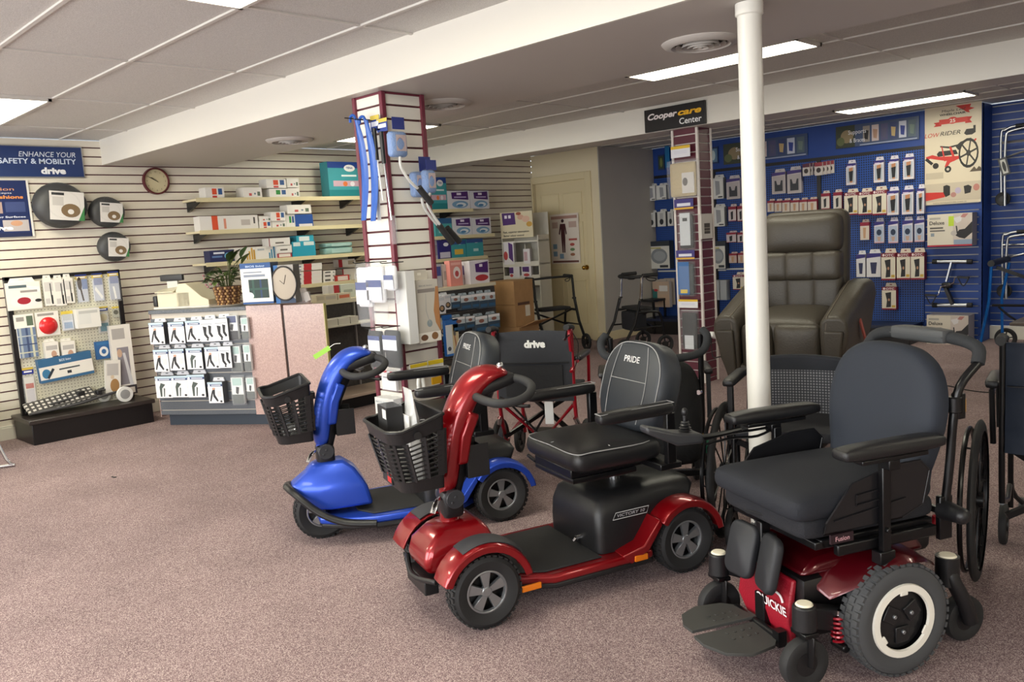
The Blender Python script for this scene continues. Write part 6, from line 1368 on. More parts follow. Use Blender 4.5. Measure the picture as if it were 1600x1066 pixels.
pack(FG, (697, 499, 717, 556), .04, [('r', 0, .86, 1, 1, '2c6cbc'), ('r', .5, .06, .98, .84, 'd8c8a0'), ('e', .68, .6, .1, .08, '6a6460'), ('p', [(.62, .55), (.7, .55), (.84, .2), (.72, .18)], 'b07858'), ('r', 0, 0, 1, .06, '2c6cbc'), ('e', .22, .2, .14, .06, '505864')], 'tall blue and white brush pack hanging lowest on the dark gondola', base='dce4ec', side='2c6cbc', off=.03, name='brush_pack', cat='pack')
pack(FG, (718, 529, 728, 551), .02, [('e', .5, .5, .3, .3, '484c54')], 'small grey pack right of the tall brush pack', base='a8acb0', off=.0, name='small_pack', cat='pack')
# ---- cardboard display stand and boxes near the door
f3 = Face(-7.0, 7.55, math.radians(18))
xa, xb, _, _ = f3.rect((782, 331, 830, 367)); zt_ = f3.hit(805, 331)[1]; W_ = xb-xa
t = thing('display_stand', 'white cardboard display stand with purple header beside the cream door', 'display stand', tuple(f3.w(xa, 0, 0)), f3.rz)
STW = pc('d4d0c4', .6); zA = f3.hit(795, 413.5, -.05)[1]; zB = f3.hit(805, 434, -.05)[1]
m = MB().bb(0, .012, 0, .34, 0, zt_-.30).bb(W_-.012+.08, W_+.08, 0, .34, 0, zt_-.30).bb(0, W_+.08, .33, .34, 0, zt_-.02)
m.bb(.0, W_+.08, 0, .33, zB-.02, zB).bb(0, W_+.08, .0, .33, zA-.02, zA).bb(0, W_+.08, 0, .33, 1.30, 1.32).bb(0, W_+.08, -.005, .0, zB-.1, zB+.03).bb(0, W_+.08, -.005, 0, zA-.03, zA+.03).bb((W_+.08)*.5-.004, (W_+.08)*.5+.004, .14, .33, zA, 1.28).bb(0, W_+.08, 0, .01, 0, .5)
m.build('shell', STW, t, smooth=False)
H_ = zt_-1.36; mats = [pc('dcd0b0', .5)]; m = MB().bb(0, W_+.02, -.004, .02, 1.36, zt_)
m2 = MB(Matrix.Translation((0, -.005, 1.36))); art(m2, W_+.02, H_, 0, [('p', [(.06, .97), (.46, .97), (.48, .52), (.08, .50)], '4a1c6c'), ('e', .64, .78, .10, .10, 'd8a890'), ('e', .80, .70, .12, .12, 'e0b8a0'), ('e', .9, .5, .09, .1, 'd0a040'), ('e', .58, .92, .08, .06, 'a05030'), ('r', .14, .76, .22, .88, 'e8e0f0'), ('r', .26, .76, .34, .88, 'e8e0f0')], mats)
hd = m.build('header_board', pc('dcd0b0', .5), t); m2.build('header_print', mats, hd, smooth=False)
text(hd, 'Fast, superior absorption', (W_)*.5, 1.36+H_*.20, H_*.07, pc('383430'), width=W_*.84, bold=.02, y=-.007); text(hd, 'Better odour control', (W_)*.42, 1.36+H_*.06, H_*.07, pc('383430'), width=W_*.66, bold=.02, y=-.007)
for i, (r, A, l_) in enumerate((((787, 379, 803, 413.5), [('p', [(.5, 1), (.9, .9), (.9, .1), (.5, .3)], '4a1c6c'), ('e', .2, .4, .2, .2, 'b84040')], 'leaning white purple pad pack on the upper tier of the cardboard stand'), ((818, 389, 828, 412), [('r', .1, .2, .6, .8, 'c0a0a8')], 'white leaflet pack at the right of the upper tier of the cardboard stand'), ((796, 417, 812, 434), [('p', [(0, .95), (.4, .95), (.4, .4), (0, .4)], '4a1c6c'), ('e', .2, .2, .16, .14, 'b84040')], 'left pad pack on the lower tier of the cardboard stand'), ((815, 416, 830, 433), [('p', [(.1, .95), (.8, .95), (.8, .45), (.1, .5)], '4a1c6c'), ('e', .5, .2, .3, .14, 'b84040')], 'right pad pack on the lower tier of the cardboard stand'))):
    pack(f3, r, .06, A, l_, base='dcd8dc', name='pad_pack', cat='pack', off=-.05)
# cartons
cp = dep(806, 500, 9.05)
t = thing('cardboard_carton', 'large brown cardboard carton standing on top beside the display stand', 'carton', (cp.x, cp.y, .40), math.radians(6))
MB().bb(-.36, 0, 0, .34, 0, .50).build('box', CARD, t); MB().bb(-.36, -.0, -.003, .0, .235, .245).build('tape_line', pc('8c6a44'), t)
MB().bb(.001, .004, .18, .26, .10, .22).build('shipping_label', pc('d8d0c0'), t); MB().bb(.001, .003, .05, .26, .23, .26).build('print_mark', pc('5c4030'), t)
t2 = thing('cardboard_carton', 'open brown cardboard carton on the floor beneath the large upright carton', 'carton', (cp.x+.02, cp.y, 0), math.radians(6))
MB().bb(-.38, .02, 0, .36, 0, .398).build('box', CARD, t2); MB().box((.12, .18, .43), (.22, .32, .006), 0, Matrix.Rotation(-.35, 3, 'Y')).build('flap', CARD, t2); MB().bb(-.1, -.04, -.004, -.001, .24, .28).build('print_mark', pc('3a3030'), t2)
# ================================================================ PILLAR GOODS
def hook(face, px, py, off=.0, L_=.12, parent=None, lab='thin steel display hook'):
    x, z = face.hit(px, py, .02); return x, z
def wand(face, pts, offs, r, m, t, name, sm=5, flat=1):
    pass
# two blue plastic shoehorns
for i, (a, b) in enumerate((((556, 186), (562, 345)), ((571, 188), (577, 346)))):
    xa, z1 = FP1.hit(a[0], a[1], .10); xb, z0 = FP1.hit(b[0]+2, b[1], .10)
    t = thing('long_shoehorn', '%s of two long blue plastic dressing sticks hanging on the pillar' % ('left', 'right')[i], 'shoehorn', tuple(FP1.w(xa, .10, z0)), 0, 'long blue dressing sticks')
    h = z1-z0; rings = []
    for k in range(13):
        u = k/12; w_ = .022+.010*math.sin(u*3.14)-(.008 if u > .85 else 0); y = .03*math.sin(u*3.14)
        c = Vector((xb-xa)*(1-u)*Vector((1, 0, 0)).x * Vector((1, 0, 0)) if False else Vector(((xb-xa)*(1-u)*.4, y, h*u)))
        rings.append([c+Vector((w_*math.cos(q), .008*math.sin(q)+.006*math.cos(q)**2, 0)) for q in [2*math.pi*j/12 for j in range(12)]])
    MB().loft(rings).tube([(0, 0, h-.01), (-.01, -.005, h+.02), (-.035, -.01, h+.015), (-.04, -.01, h-.015)], .008, 8, sm=4).build('blade', mat('plastic_blue', (22, 84, 176), .3), t)
    MB().cyl((0, .10, h+.0), (-.02, -.06, h+.005), .003, n=6).build('hook', BLKM, t)
# reachers with printed header cards
for i, (r, zz) in enumerate((((579, 180, 593, 205), 348), ((589, 185, 605, 206), 384))):
    xa, xb, z0, z1 = FP1.rect(r, .05); zb = FP1.hit(r[0]+10, zz, .05)[1]; W = xb-xa; cx_ = W/2
    t = thing('reacher_grabber', ('reaching aid on a white card hanging left on the pillar front', 'silver reaching aid with clear jaw bag hanging right on the pillar front')[i], 'reaching aid', tuple(FP1.w(xa, .05, z1)), 0)
    m = MB().bb(0, W, -.001, .001, z0-z1, 0); mats = [pc('28408c')]
    m2 = MB(Matrix.Translation((0, -.001, z0-z1))); art(m2, W, z1-z0, 0, [('r', 0, .72, 1, 1, 'd8c050'), ('r', .1, .3, .9, .6, 'd8dce8')], mats)
    hc = m.build('header_card', pc('28408c'), t); m2.build('header_print', mats, hc, smooth=False)
    L_ = z1-zb
    MB().cyl((cx_, -.01, -.07), (cx_+.004, -.01, -.24), .012).build('grip', BLKP, t)
    MB().cyl((cx_+.004, -.01, -.22), (cx_+.03, -.01, -L_*.8), .005, n=8).build('shaft', CHROME if i else WHP, t)
    if i: MB().rbox((cx_+.04, -.01, -L_*.88), (.045, .03, .16), .014, 4).build('jaw_bag', CLEARB, t)
    else: MB().bb(-.008, .022, .0, .003, -L_*.98, -.05).bb(-.004, .018, -.001, .0, -L_*.96, -L_*.85).build('backing_card', pc('d8dce0'), t)
# white and black sock bags
for r, lab, dk in (((555, 411, 580, 511), 'bag of white socks hanging leftmost on the pillar', 0), ((571, 410, 600, 502), 'bag of white socks hanging in the middle of the pillar front', 0), ((599, 411, 617, 474), 'small bag of white socks nearest the pillar corner', 0),
                   ((575, 513, 597, 580), 'bag of black socks on the left below the white socks', 1), ((597, 512, 624, 580), 'bag of black socks nearest the pillar corner', 1)):
    xa, xb, z0, z1 = FP1.rect(r, .10); W, H = xb-xa, z1-z0
    t = thing('sock_bag', lab, 'socks', tuple(FP1.w(xa, .10, z0)), 0)
    MB().rbox((W*.5, .02, H*(.50 if dk else .62)), (W*.82, .03, H*(.86 if dk else .62)), .014, 6, bulge=.006, bax=1).build('socks', pc('26282c', .9) if dk else pc('e2e2e6', .9), t)
    m = MB(); mats = [pc('24386c')]; m2 = MB(); art(m2, W, H, -.004, ([('r', .1, .72, .9, .82, '30427c'), ('r', .1, .48, .9, .72, 'd0d4dc')] if dk else [('r', .1, .58, .9, .70, '30427c'), ('r', .1, .36, .9, .58, 'd8d8e4')]), mats); m2.build('paper_band', mats, t, smooth=False)
    rings = [[Vector((W/2+math.copysign(abs(math.cos(a))**.6, math.cos(a))*W*k, .015+math.sin(a)*.03*q, H*u)) for a in [2*math.pi*i/14 for i in range(14)]] for u, k, q in ((0, .42, .2), (.1, .5, .6), (.4, .5, 1), (.8, .5, 1), (.96, .44, .5), (1.0, .36, .2))]
    MB().loft(rings).build('bag', CLEARB, t)
    MB().tube([(W*.5, .11, H*1.0), (W*.45, -.03, H*1.0), (W*.44, -.045, H*1.02)], .0028, 6).build('hook', BLKM, t)
xa, xb, z0, z1 = FP1.rect((591, 577, 622, 612), .03)
pack(FP1, (592, 578, 620, 612), .03, [('e', .3, .9, .14, .06, 'c03038'), ('e', .7, .86, .14, .06, 'c03038'), ('r', .2, .6, .8, .66, '8c9098')], 'clear bag with red dots low on the pillar front', name='small_bag', cat='bag', bag=True, base='e4e4e6', off=.02)
fb = Face(*FP1.w(0, .0, 0)[:2], 0)
pack(fb, (588, 623, 617, 684), .07, [('r', .1, .60, .7, .78, 'c0c4c8'), ('p', [(.4, .44), (.6, .44), (.7, .0), (.25, .0)], 'a8bccc'), ('e', .55, .2, .2, .12, '88a4bc')], 'white boxed bathing aid with blue tubing hanging low on the pillar front', base='dededa', side='ccccc8', txt=[('BIOS living', .42, .88, .045, .7, '8c9aa4')], off=.005)
pack(FP1, (590, 668, 606, 716), .03, [('r', .1, .1, .9, .9, 'd8dce0')], 'small clear bag hanging beneath the boxed bathing aid', name='small_bag', cat='bag', bag=True, base='d8dce2', off=.02)
# sponge brushes on the right face
SPB = mat('sponge_blue', (112, 144, 196), .9, bump=.6, bscale=120)
for i, (hc_, bx_, tube_, grip) in enumerate((((613, 183, 632, 202), (611, 205, 637, 245), [(625, 245), (627, 262), (642, 285), (660, 300)], ((654, 293), (674, 318))),
                                         ((655, 245, 673, 268), (646, 268, 664, 308), [(659, 310), (663, 325), (680, 348), (700, 366)], ((698, 356), (718, 378))),
                                         ((666, 250, 682, 266), (664, 265, 682, 302), [(672, 302), (668, 318), (676, 335), (688, 352)], ((686, 352), (707, 380))))):
    off = (.17, .06, .10)[i]
    xa, xb, z0, z1 = FP2.rect(bx_, off); 
    t = thing('sponge_brush', ('highest long handled blue sponge brush on the pillar side', 'long handled blue sponge brush with the lower right grip on the pillar side', 'long handled blue sponge brush tucked between the other two on the pillar side')[i], 'bath sponge', tuple(FP2.w(xa, off, z0)), R90)
    W, H = xb-xa, z1-z0
    MB().rbox((W/2, .02, H/2), (W, .05, H), .02, 6, bulge=.006, bax=1).build('sponge', SPB, t)
    mats = [pc('c8ccd8')]; m2 = MB(); art(m2, W, H, -.009, [('r', .25, .22, .85, .85, 'b8a4a4'), ('e', .5, .6, .16, .14, '8c3c3c')], mats); m2.build('insert_card', mats, t, smooth=False)
    rings = [[Vector((W/2+math.cos(a)*W*.56*k, .02+math.sin(a)*.036*k, H*u)) for a in [2*math.pi*q/14 for q in range(14)]] for u, k in ((-.03, .6), (.1, 1), (.9, 1), (1.03, .6))]
    MB().loft(rings).build('bag', CLEARB, t)
    a0, a1, b0, b1 = FP2.rect(hc_, off+.005); MB().bb(a0-xa, a1-xa, -.003, -.001, b0-z0, b1-z0).build('header_card', pc('2c3880'), t)
    MB().tube([Vector((FP2.hit(p[0], p[1], off)[0]-xa, .0, FP2.hit(p[0], p[1], off)[1]-z0)) for p in tube_], .008, 8, sm=4).build('handle', mat('handle_white', (196, 196, 194), .3), t)
    g0 = FP2.hit(*grip[0], off); g1 = FP2.hit(*grip[1], off); MB().cyl((g0[0]-xa, 0, g0[1]-z0), (g1[0]-xa, 0, g1[1]-z0), .018, n=14).build('grip', BLKR, t)
# bath board box
t = pack(FP2, (651, 421, 686, 535), .07, [('r', .08, .80, .85, .86, '8c8480'), ('p', [(.88, .88), (1, .88), (1, .14), (.80, .30), (.74, .5), (.82, .7)], 'b07c50'), ('r', 0, .0, 1, .16, 'e8e4dc'), ('e', .25, .08, .16, .05, '6a4a34'), ('e', .72, .09, .15, .06, '8a6440'), ('e', .52, .30, .12, .06, '8c989c'), ('p', [(.42, .78), (.44, .78), (.42, .5), (.55, .3), (.52, .3), (.38, .5)], 'a8a8a4')], 'large white and grey long-handled aid box hanging on the pillar side', base='c4beb4', side='e0dcd4', tab=True, off=.01, txt=[('BIOS living', .45, .90, .02, .6, '8a8c90')])
pack(FP2, (637, 423, 651, 538), .10, [('r', .1, .02, .9, .98, 'd8d8d8')], 'tall plain white carton side by side with the large aid box', base='dcdcda', side='d0d0ce', off=.01)
for i, r in enumerate([(641, 568, 668, 580), (669, 562, 693, 577)]):
    t = pack(FP2, r, .01, [('r', 0, .55, 1, 1, 'e0c428'), ('r', .1, .1, .9, .45, 'd8d8d4')], '%s yellow and white header card low on the pillar side' % ('left', 'right')[i], base='dcdcd8', name='header_card', cat='card', off=.05, group='yellow header cards')
t = thing('reaching_aid', 'white plastic dressing aid hanging below the yellow header cards', 'dressing aid', tuple(FP2.w(FP2.hit(656, 600, .05)[0], .05, FP2.hit(656, 600, .05)[1])), R90)
MB().tube([(0, 0, .06), (-.02, -.01, .0), (-.01, -.01, -.06), (.02, -.01, -.05), (.02, 0, .05)], .010, 8, sm=4).build('plastic_loop', WHP, t); MB().bb(.09, .16, -.005, .005, -.02, .02).build('yellow_tip', YEL, t)
# ================================================================ MAROON COLUMN GOODS
def colbag(r, hr, A, lab, base, hcol, inner):
    xa, xb, z0, z1 = FM.rect(r, .05); W, H = xb-xa, z1-z0
    t = thing('hanging_bag', lab, 'bag', tuple(FM.w(xa, .05, z0)), 0)
    MB().rbox((W/2, .02, H*.46), (W*.80, .03, H*.84), .014, 6, bulge=.006, bax=1).build('contents', inner, t)
    if A: mats = [pc('d8d8d8')]; m2 = MB(); art(m2, W, H, -.004, A, mats); m2.build('insert_card', mats, t, smooth=False)
    MB().rbox((W/2, .02, H*.48), (W, .05, H*.96), .022, 5).build('bag', CLEARB, t)
    a0, a1, b0, b1 = FM.rect(hr, .05); m3 = MB(Matrix.Translation((a0-xa, -.008, b0-z0))); mats = [pc(hcol)]
    m3.bb(0, a1-a0, 0, .002, 0, b1-b0); art(m3, a1-a0, b1-b0, 0, [('r', 0, .75, 1, 1, 'e0b830') if hcol != '3c3478' else ('r', 0, 0, 1, .18, 'd8a838'), ('r', .15, .3, .85, .6, 'd8d8e4')], mats); m3.build('header_card', mats, t, smooth=False)
colbag((1041, 246, 1091, 310), (1049, 228, 1079, 246), [('r', .50, .12, .88, .62, 'd4d0cc'), ('e', .6, .4, .08, .1, '706c68')], 'clear bag with beige fabric glove, topmost on the maroon column', 'c', 'e0e0e8', mat('beige_cloth', (196, 180, 146), .9, bump=.4, bscale=40))
colbag((1058, 328, 1084, 391), (1054, 311, 1084, 327), [('r', .18, .12, .80, .92, 'c8ccd0'), ('r', .36, .72, .64, .80, '26282a')], 'black item with white card under a purple header on the maroon column', 'c', '3c3478', BLKR)
colbag((1058, 406, 1085, 464), (1057, 391, 1086, 405), [('r', .06, .06, .72, .94, '3c6ca8'), ('r', .2, .1, .6, .2, 'd8c050')], 'blue and dark item under the second purple header on the maroon column', 'c', '3c3478', mat('dark_slate', (36, 48, 48), .7))
colbag((1062, 481, 1090, 548), (1061, 468, 1091, 481), [('r', .28, .04, .78, .36, 'd0d4d8')], 'dark bag with white label lowest on the maroon column', 'c', 'e4e4e8', BLKR)
FM2 = Face(mx1, 0, R90)
pack(FM2, (1096, 334, 1113, 373), .03, [('r', .25, .2, .78, .62, '3c3430'), ('r', .25, .3, .78, .34, '807870'), ('r', .25, .42, .78, .46, '807870')], 'pale card pack with brown brace hanging on the right side of the maroon column', base='c0bab4', name='brace_pack', cat='pack', off=.01)
# ================================================================ BLUE WALL
t = thing('pegboard', 'blue pegboard panelling with black uprights covered with braces', 'pegboard', (0, 9.4, 0)); t['kind'] = 'structure'
MB().bb(-6.44, XC0-.005, -.012, .012, .20, HB).build('panel', PEGB, t)
ub = MB()
for px_ in (1012, 1118, 1282): x_ = FB.hit(px_, 320)[0]; ub.bb(x_-.025, x_+.02, -.03, -.012, .10, HB)
ub.build('upright', BLACK, t, smooth=False)
MB().bb(-6.44, FB.hit(1135, 400)[0], -.025, -.012, FB.hit(1070, 423)[1]-.01, FB.hit(1070, 423)[1]+.01).bb(FB.hit(1136, 400)[0], FB.hit(1172, 400)[0], -.025, -.012, FB.hit(1160, 420)[1]-.01, FB.hit(1160, 420)[1]+.01).build('shelf_rail', pc('c8c8c4'), t)
t = thing('wall_plinth', 'low black plinth running along the foot of the blue wall', 'plinth', (0, 9.4, 0)); t['kind'] = 'structure'
MB().bb(-6.44, XC0-.02, -.40, -.005, 0, .17).build('plinth_body', BLACK, t, bev=.004); MB().bb(-6.44, XC0-.02, -.42, -.02, .17, .20).build('plinth_top', mat('plinth_blue', (28, 38, 66), .4), t)
def banner(r, lab, full=True):
    xa, z1 = FB.hit(r[0], r[1], .02); xb, _ = FB.hit(r[2], r[1], .02); z0 = FB.hit(r[0], r[3], .02)[1]; W, H = xb-xa, z1-z0
    t = thing('header_banner', lab, 'sign', tuple(FB.w(xa, .022, z0)), 0); mats = [pc('3a4a6c', .35)]; m = MB().bb(0, W, 0, .004, 0, H)
    cols = ['1c1c20', 'a88470', '50506c', 'b8a070', '2c3c88', '6a7a74']
    A = [('r', 0, 0, .24, 1, '343a2c'), ('e', .14, .5, .08, .3, '8a7a5c'), ('e', .06, .3, .05, .2, '5c6440'), ('r', .3, .03, .98, .08, '9aa4c0')]
    for k in range(6): A += [('r', .34+.108*k, .16, .425+.108*k, .88, ['8c8480', 'c0b0b0', '4c4c70', '34406c', 'c0c4d4', '50606c'][k]), ('p', [(.355+.108*k, .70), (.41+.108*k, .66), (.40+.108*k, .26), (.36+.108*k, .30)], cols[k])]
    art(m, W, H, 0, A, mats); p_ = m.build('panel', mats, t, smooth=False)
    text(p_, 'Supports', W*.27, H*.58, H*.19, pc('e4e4ec'), width=W*.22, bold=.0, y=-.004); text(p_, '& Braces', W*.27, H*.20, H*.19, pc('e4e4ec'), width=W*.19, y=-.004)
banner((1306, 199, 1436, 233), 'supports and braces banner on the blue header, right one nearest the wheelchair poster')
banner((1130, 226, 1262, 258), 'supports and braces banner partly hidden by the white pole')
for r, lab in (((1028, 242, 1038, 266), 'small dark plant picture on the blue header left of the maroon column'), ((1107, 230, 1122, 256), 'small pale framed print on the blue header right of the maroon column')):
    pack(FB, r, .005, [('r', .1, .1, .9, .9, '30402c' if r[0] < 1050 else '5a7a94'), ('e', .5, .5, .2, .3, '707840' if r[0] < 1050 else 'b8c8c8')], lab, name='framed_print', cat='picture', base='20345c', off=.02)
t = pack(FB, (1039, 228, 1046, 262), .005, [], 'narrow bright blue vertical sign beside the maroon column', name='vertical_sign', cat='sign', base='1c70a8', off=.05)
def brow(LL, A, labf, base, side, d=.05, name='brace_box', cat='box', grp=None, txt=(), tab=True):
    for i, r in enumerate(LL): pack(FB, r, d, A, labf(i), name=name, cat=cat, group=grp, base=base, side=side, off=.02, tab=tab, txt=txt)
brow([(1322, 250, 1337, 289), (1365, 245, 1381, 285), (1388, 243, 1404, 283), (1411, 240, 1428, 280)], KNEE, lambda i: 'knee support pack in the top row of the blue pegboard, '+ORD[i], 'd8d4dc', '8c88a4', .04, grp='knee support packs')
brow([(1386, 292, 1404, 336), (1409, 290, 1427, 335), (1432, 288, 1444, 334)], KNEE, lambda i: 'knee support pack beside the second row\'s maroon topped boxes, '+ORD[i], 'd8d4dc', '8c88a4', .05, grp='knee support packs')
brow([(1319, 295, 1340, 336), (1341, 294, 1362, 336), (1363, 291, 1385, 336)], OTC, lambda i: 'maroon topped brace box in the second row of the blue pegboard, '+ORD[i], 'dcd4c4', '7c1830', .07, txt=OTCT, grp='maroon topped brace boxes')
brow([(1283, 298, 1296, 327), (1302, 296, 1315, 327)], OTS, lambda i: ('left', 'right')[i]+' of two small maroon topped packs beside the black upright', 'd4ccc4', '7c1830', .04, grp='small maroon topped packs')
brow([(1199, 311, 1209, 331), (1210, 311, 1221, 331), (1222, 310, 1234, 331), (1235, 310, 1248, 331), (1249, 309, 1261, 331), (1262, 308, 1276, 331)], OTH, lambda i: 'maroon topped hand brace pack just above the recliner, '+ORD[i], 'd4c8bc', '7c1830', .05, grp='hand brace packs above the recliner')
brow([(1344, 343, 1358, 375)], OTH, lambda i: 'single small maroon topped box in the third row of the blue pegboard', 'd4c8bc', '7c1830', .04)
brow([(1366, 341, 1381, 380), (1388, 340, 1403, 380), (1410, 339, 1426, 379), (1429, 338, 1444, 378)], PATCH, lambda i: 'pale blue elbow support pack in the pegboard\'s third row, '+ORD[i], 'd4d0dc', '8c88a4', .04, grp='elbow support packs')
brow([(1338, 392, 1352, 433), (1354, 390, 1376, 433)], WRAP, lambda i: ('left', 'right')[i]+' white and navy wrap box in the fourth row of the blue pegboard', 'dcdce0', 'a8a4b0', .05, grp='wrap boxes')
brow([(1377, 389, 1399, 438), (1401, 389, 1422, 437), (1423, 388, 1444, 437)], OTC, lambda i: 'maroon topped brace box in the fourth row of the blue pegboard, '+ORD[i], 'dcd4c4', '7c1830', .08, txt=OTCT, grp='maroon topped brace boxes')
brow([(1378, 443, 1400, 484)], OTC, lambda i: 'maroon topped brace box hanging alone lowest on the blue pegboard', 'dcd4c4', '7c1830', .07, txt=OTCT)
brow([(1206, 264, 1227, 303), (1230, 260, 1252, 302)], BRA, lambda i: ('left', 'right')[i]+' posture brace pack right of the white pole', 'c8c0c0', '9a94a0', .05, grp='posture brace packs')
brow([(1135, 274, 1156, 311)], BRA, lambda i: 'posture brace pack left of the white pole', 'c8c0c0', '9a94a0', .05)
for i in range(3): pack(FB, (1254+5*i, 256-i, 1265+5*i, 275-i), .02, [('r', 0, .7, 1, 1, '5a2c40'), ('e', .5, .4, .3, .2, '3c3434')], 'clear brace bag in the left bundle above the recliner, '+ORD[i], name='brace_bag', cat='bag', base='c8c0bc', off=.10-.03*i, group='small brace bags')
for i in range(4): pack(FB, (1273+6*i, 254-i, 1285+6*i, 274-i), .02, [('r', 0, .7, 1, 1, '8c3440'), ('e', .5, .4, .3, .2, '3c3434')], 'clear brace bag in the right bundle above the recliner, '+ORD[i], name='brace_bag', cat='bag', base='c8c0bc', off=.12-.03*i, group='small brace bags')
brow([(1138, 319, 1150, 346), (1152, 318, 1163, 346)], OTS, lambda i: ('left', 'right')[i]+' small brace pack in the second row left of the white pole', 'd0c4c4', '7c1830', .05, grp='small brace packs by the pole')
brow([(1135, 361, 1150, 379), (1152, 361, 1164, 379)], OTS, lambda i: ('left', 'right')[i]+' squat brace pack in the third row left of the white pole', 'c8bcc0', '6a5060', .06, grp='squat brace packs by the pole')
brow([(1139, 394, 1151, 411), (1153, 393, 1164, 411)], OTH, lambda i: ('left', 'right')[i]+' squat red brace pack in the fourth row left of the white pole', 'c8b0a8', '7c1830', .05, grp='squat red brace packs by the pole')
brow([(1145, 426, 1163, 453)], OTC, lambda i: 'maroon topped brace box behind the recliner arm left of the white pole', 'dcd4c4', '7c1830', .08, txt=OTCT)
brow([(1010, 287, 1024, 314), (1025, 286, 1041, 312), (1111, 273, 1130, 311), (1112, 319, 1132, 354)], GREYPK, lambda i: ('grey sleeve pack leftmost in the top row on the blue wall', 'grey sleeve pack beside the leftmost one on the blue wall', 'grey sleeve pack right of the maroon column, upper', 'grey sleeve pack right of the maroon column, lower')[i], 'd0d0cc', '7a7c80', .07)
brow([(1012, 329, 1024, 355), (1027, 327, 1040, 354), (1043, 327, 1052, 353)], [('e', .5, .32, .24, .2, '26282c'), ('r', .3, .5, .7, .9, 'b0b0b0')], lambda i: 'narrow grey brace box at the left end of the blue wall, '+ORD[i], 'd0d0cc', '6c6e72', .06, grp='narrow grey brace boxes')
pack(FB, (1014, 377, 1046, 420), .10, CUSH, 'boxed grey seat cushion leftmost on the blue wall shelf', base='d0cfc8', side='2a3038', off=.02, name='cushion_box')
pack(FB, (1111, 377, 1133, 420), .10, CUSH, 'boxed grey cushion right of the maroon column', base='d0cfc8', side='2a3038', off=.02, name='cushion_box')
pack(FB, (1020, 440, 1046, 480), .06, [('r', 0, .2, .28, .7, '2c6c68'), ('e', .2, .66, .12, .05, 'b03038'), ('r', .4, .62, .9, .84, 'e0dcd8'), ('r', .34, .1, .95, .5, 'c4a890')], 'tan stocking pack with teal band at the front of the hanging bundle', base='c0a894', side='b8b0a8', off=.09, name='stocking_pack', cat='pack')
for i in range(3): pack(FB, (1024+7*i, 437-i, 1042+6*i, 478-i), .015, [], 'stocking pack behind the tan one, '+ORD[i], base='b8aca0', off=.07-.025*i, name='stocking_pack', cat='pack', group='stocking packs in the left bundle')
for i in range(4): pack(FB, (1112+6*i, 438, 1120+5*i, 469), .09, [], 'clear stocking pack edge-on right of the maroon column, '+ORD[i], base='a8acb0', side='8c9094', off=.02, name='stocking_pack', cat='pack', group='stocking packs in the right bundle')
FQ = Face(0, 9.02, 0)
pack(FQ, (955, 459, 973, 467), .12, [('r', 0, 0, .8, 1, '2c3c9c'), ('r', .2, .25, .7, .7, 'd0d4e8')], 'small blue and white box on the black trolley by the grey wall', base='c8c8cc', off=0)
pack(FQ, (973, 448, 990, 466), .10, [], 'small cream box beside the blue and white box', base='c8c4b0', off=0)
pack(FQ, (972, 446, 1000, 460), .02, [('r', .25, .1, .95, .85, 'a8c4b8')], 'turquoise folder leaning against the grey wall', base='2c98a0', off=-.14, name='folder', cat='folder')
t = thing('side_trolley', 'low black trolley behind the chrome rollator at the grey wall', 'trolley', (FQ.hit(985, 466)[0], 9.14, 0))
zt_ = FQ.hit(985, 468)[1]; MB().bb(-.22, .40, -.16, .14, zt_-.03, zt_).bb(-.22, .40, -.16, .14, .10, .13).build('trolley_shelf', BLKP, t)
for x in (-.2, .38):
    for y in (-.14, .12): MB().bb(x-.012, x+.012, y-.012, y+.012, 0, zt_-.03).build('leg', BLKM, t)
# ---- poster and exerciser column
xa, z1 = FB.hit(1445, 170, .02); xb = FB.hit(1534, 168, .02)[0]; z0 = FB.hit(1490, 318, .02)[1]; W_, H_ = xb-xa, z1-z0
t = thing('wheelchair_poster', 'tall cream poster showing a red tilting wheelchair with red ribbon', 'poster', tuple(FB.w(xa, .02, z0)))
mats = [pc('d8ccb4', .45)]; m = MB().bb(0, W_, 0, .003, 0, H_)
RDC = 'c8342c'
A = [('p', [(.55, .985), (.82, .985), (.80, .955), (.88, .94), (.78, .925), (.80, .90), (.74, .91), (.70, .93)], RDC), ('p', [(.16, .84), (.30, .845), (.30, .80), (.16, .80), (.20, .82)], RDC), ('p', [(.84, .86), (.72, .865), (.72, .80), (.84, .80), (.80, .83)], RDC), ('r', .26, .815, .76, .865, 'd4443a'), ('e', .50, .845, .09, .035, 'd4443a'),
     ('p', [(.70, .70), (.74, .74), (.86, .74), (.86, .77), (.90, .77), (.90, .70), (.84, .68), (.74, .68)], '2a2826'),
     ('p', [(.55, .58), (.64, .62), (.82, .65), (.86, .62), (.80, .57), (.60, .54)], '282624'), ('p', [(.22, .52), (.26, .545), (.56, .545), (.60, .50), (.24, .49)], '282624'),
     ('p', [(.28, .60), (.44, .585), (.62, .60), (.62, .585), (.44, .565), (.28, .585)], '2c2a28'),
     ('p', [(.02, .50), (.14, .515), (.26, .49), (.60, .48), (.62, .50), (.90, .64), (.92, .63), (.66, .46), (.46, .42), (.40, .37), (.36, .38), (.40, .44), (.24, .46), (.10, .48), (.04, .46)], RDC),
     ('p', [(.44, .58), (.48, .58), (.56, .44), (.52, .43)], RDC), ('p', [(.30, .59), (.32, .59), (.38, .44), (.35, .44)], RDC),
     ('p', [(0, .47), (.12, .41), (.16, .43), (.04, .49)], '282624'), ('e', .20, .40, .055, .030, '282624'), ('e', .42, .355, .060, .034, '282624'), ('e', .42, .355, .025, .014, 'c8c0b0'),
     ('e', .78, .50, .175, .150, '24221f'), ('e', .78, .50, .145, .122, 'd8ccb4'), ('e', .78, .50, .04, .032, '24221f')]
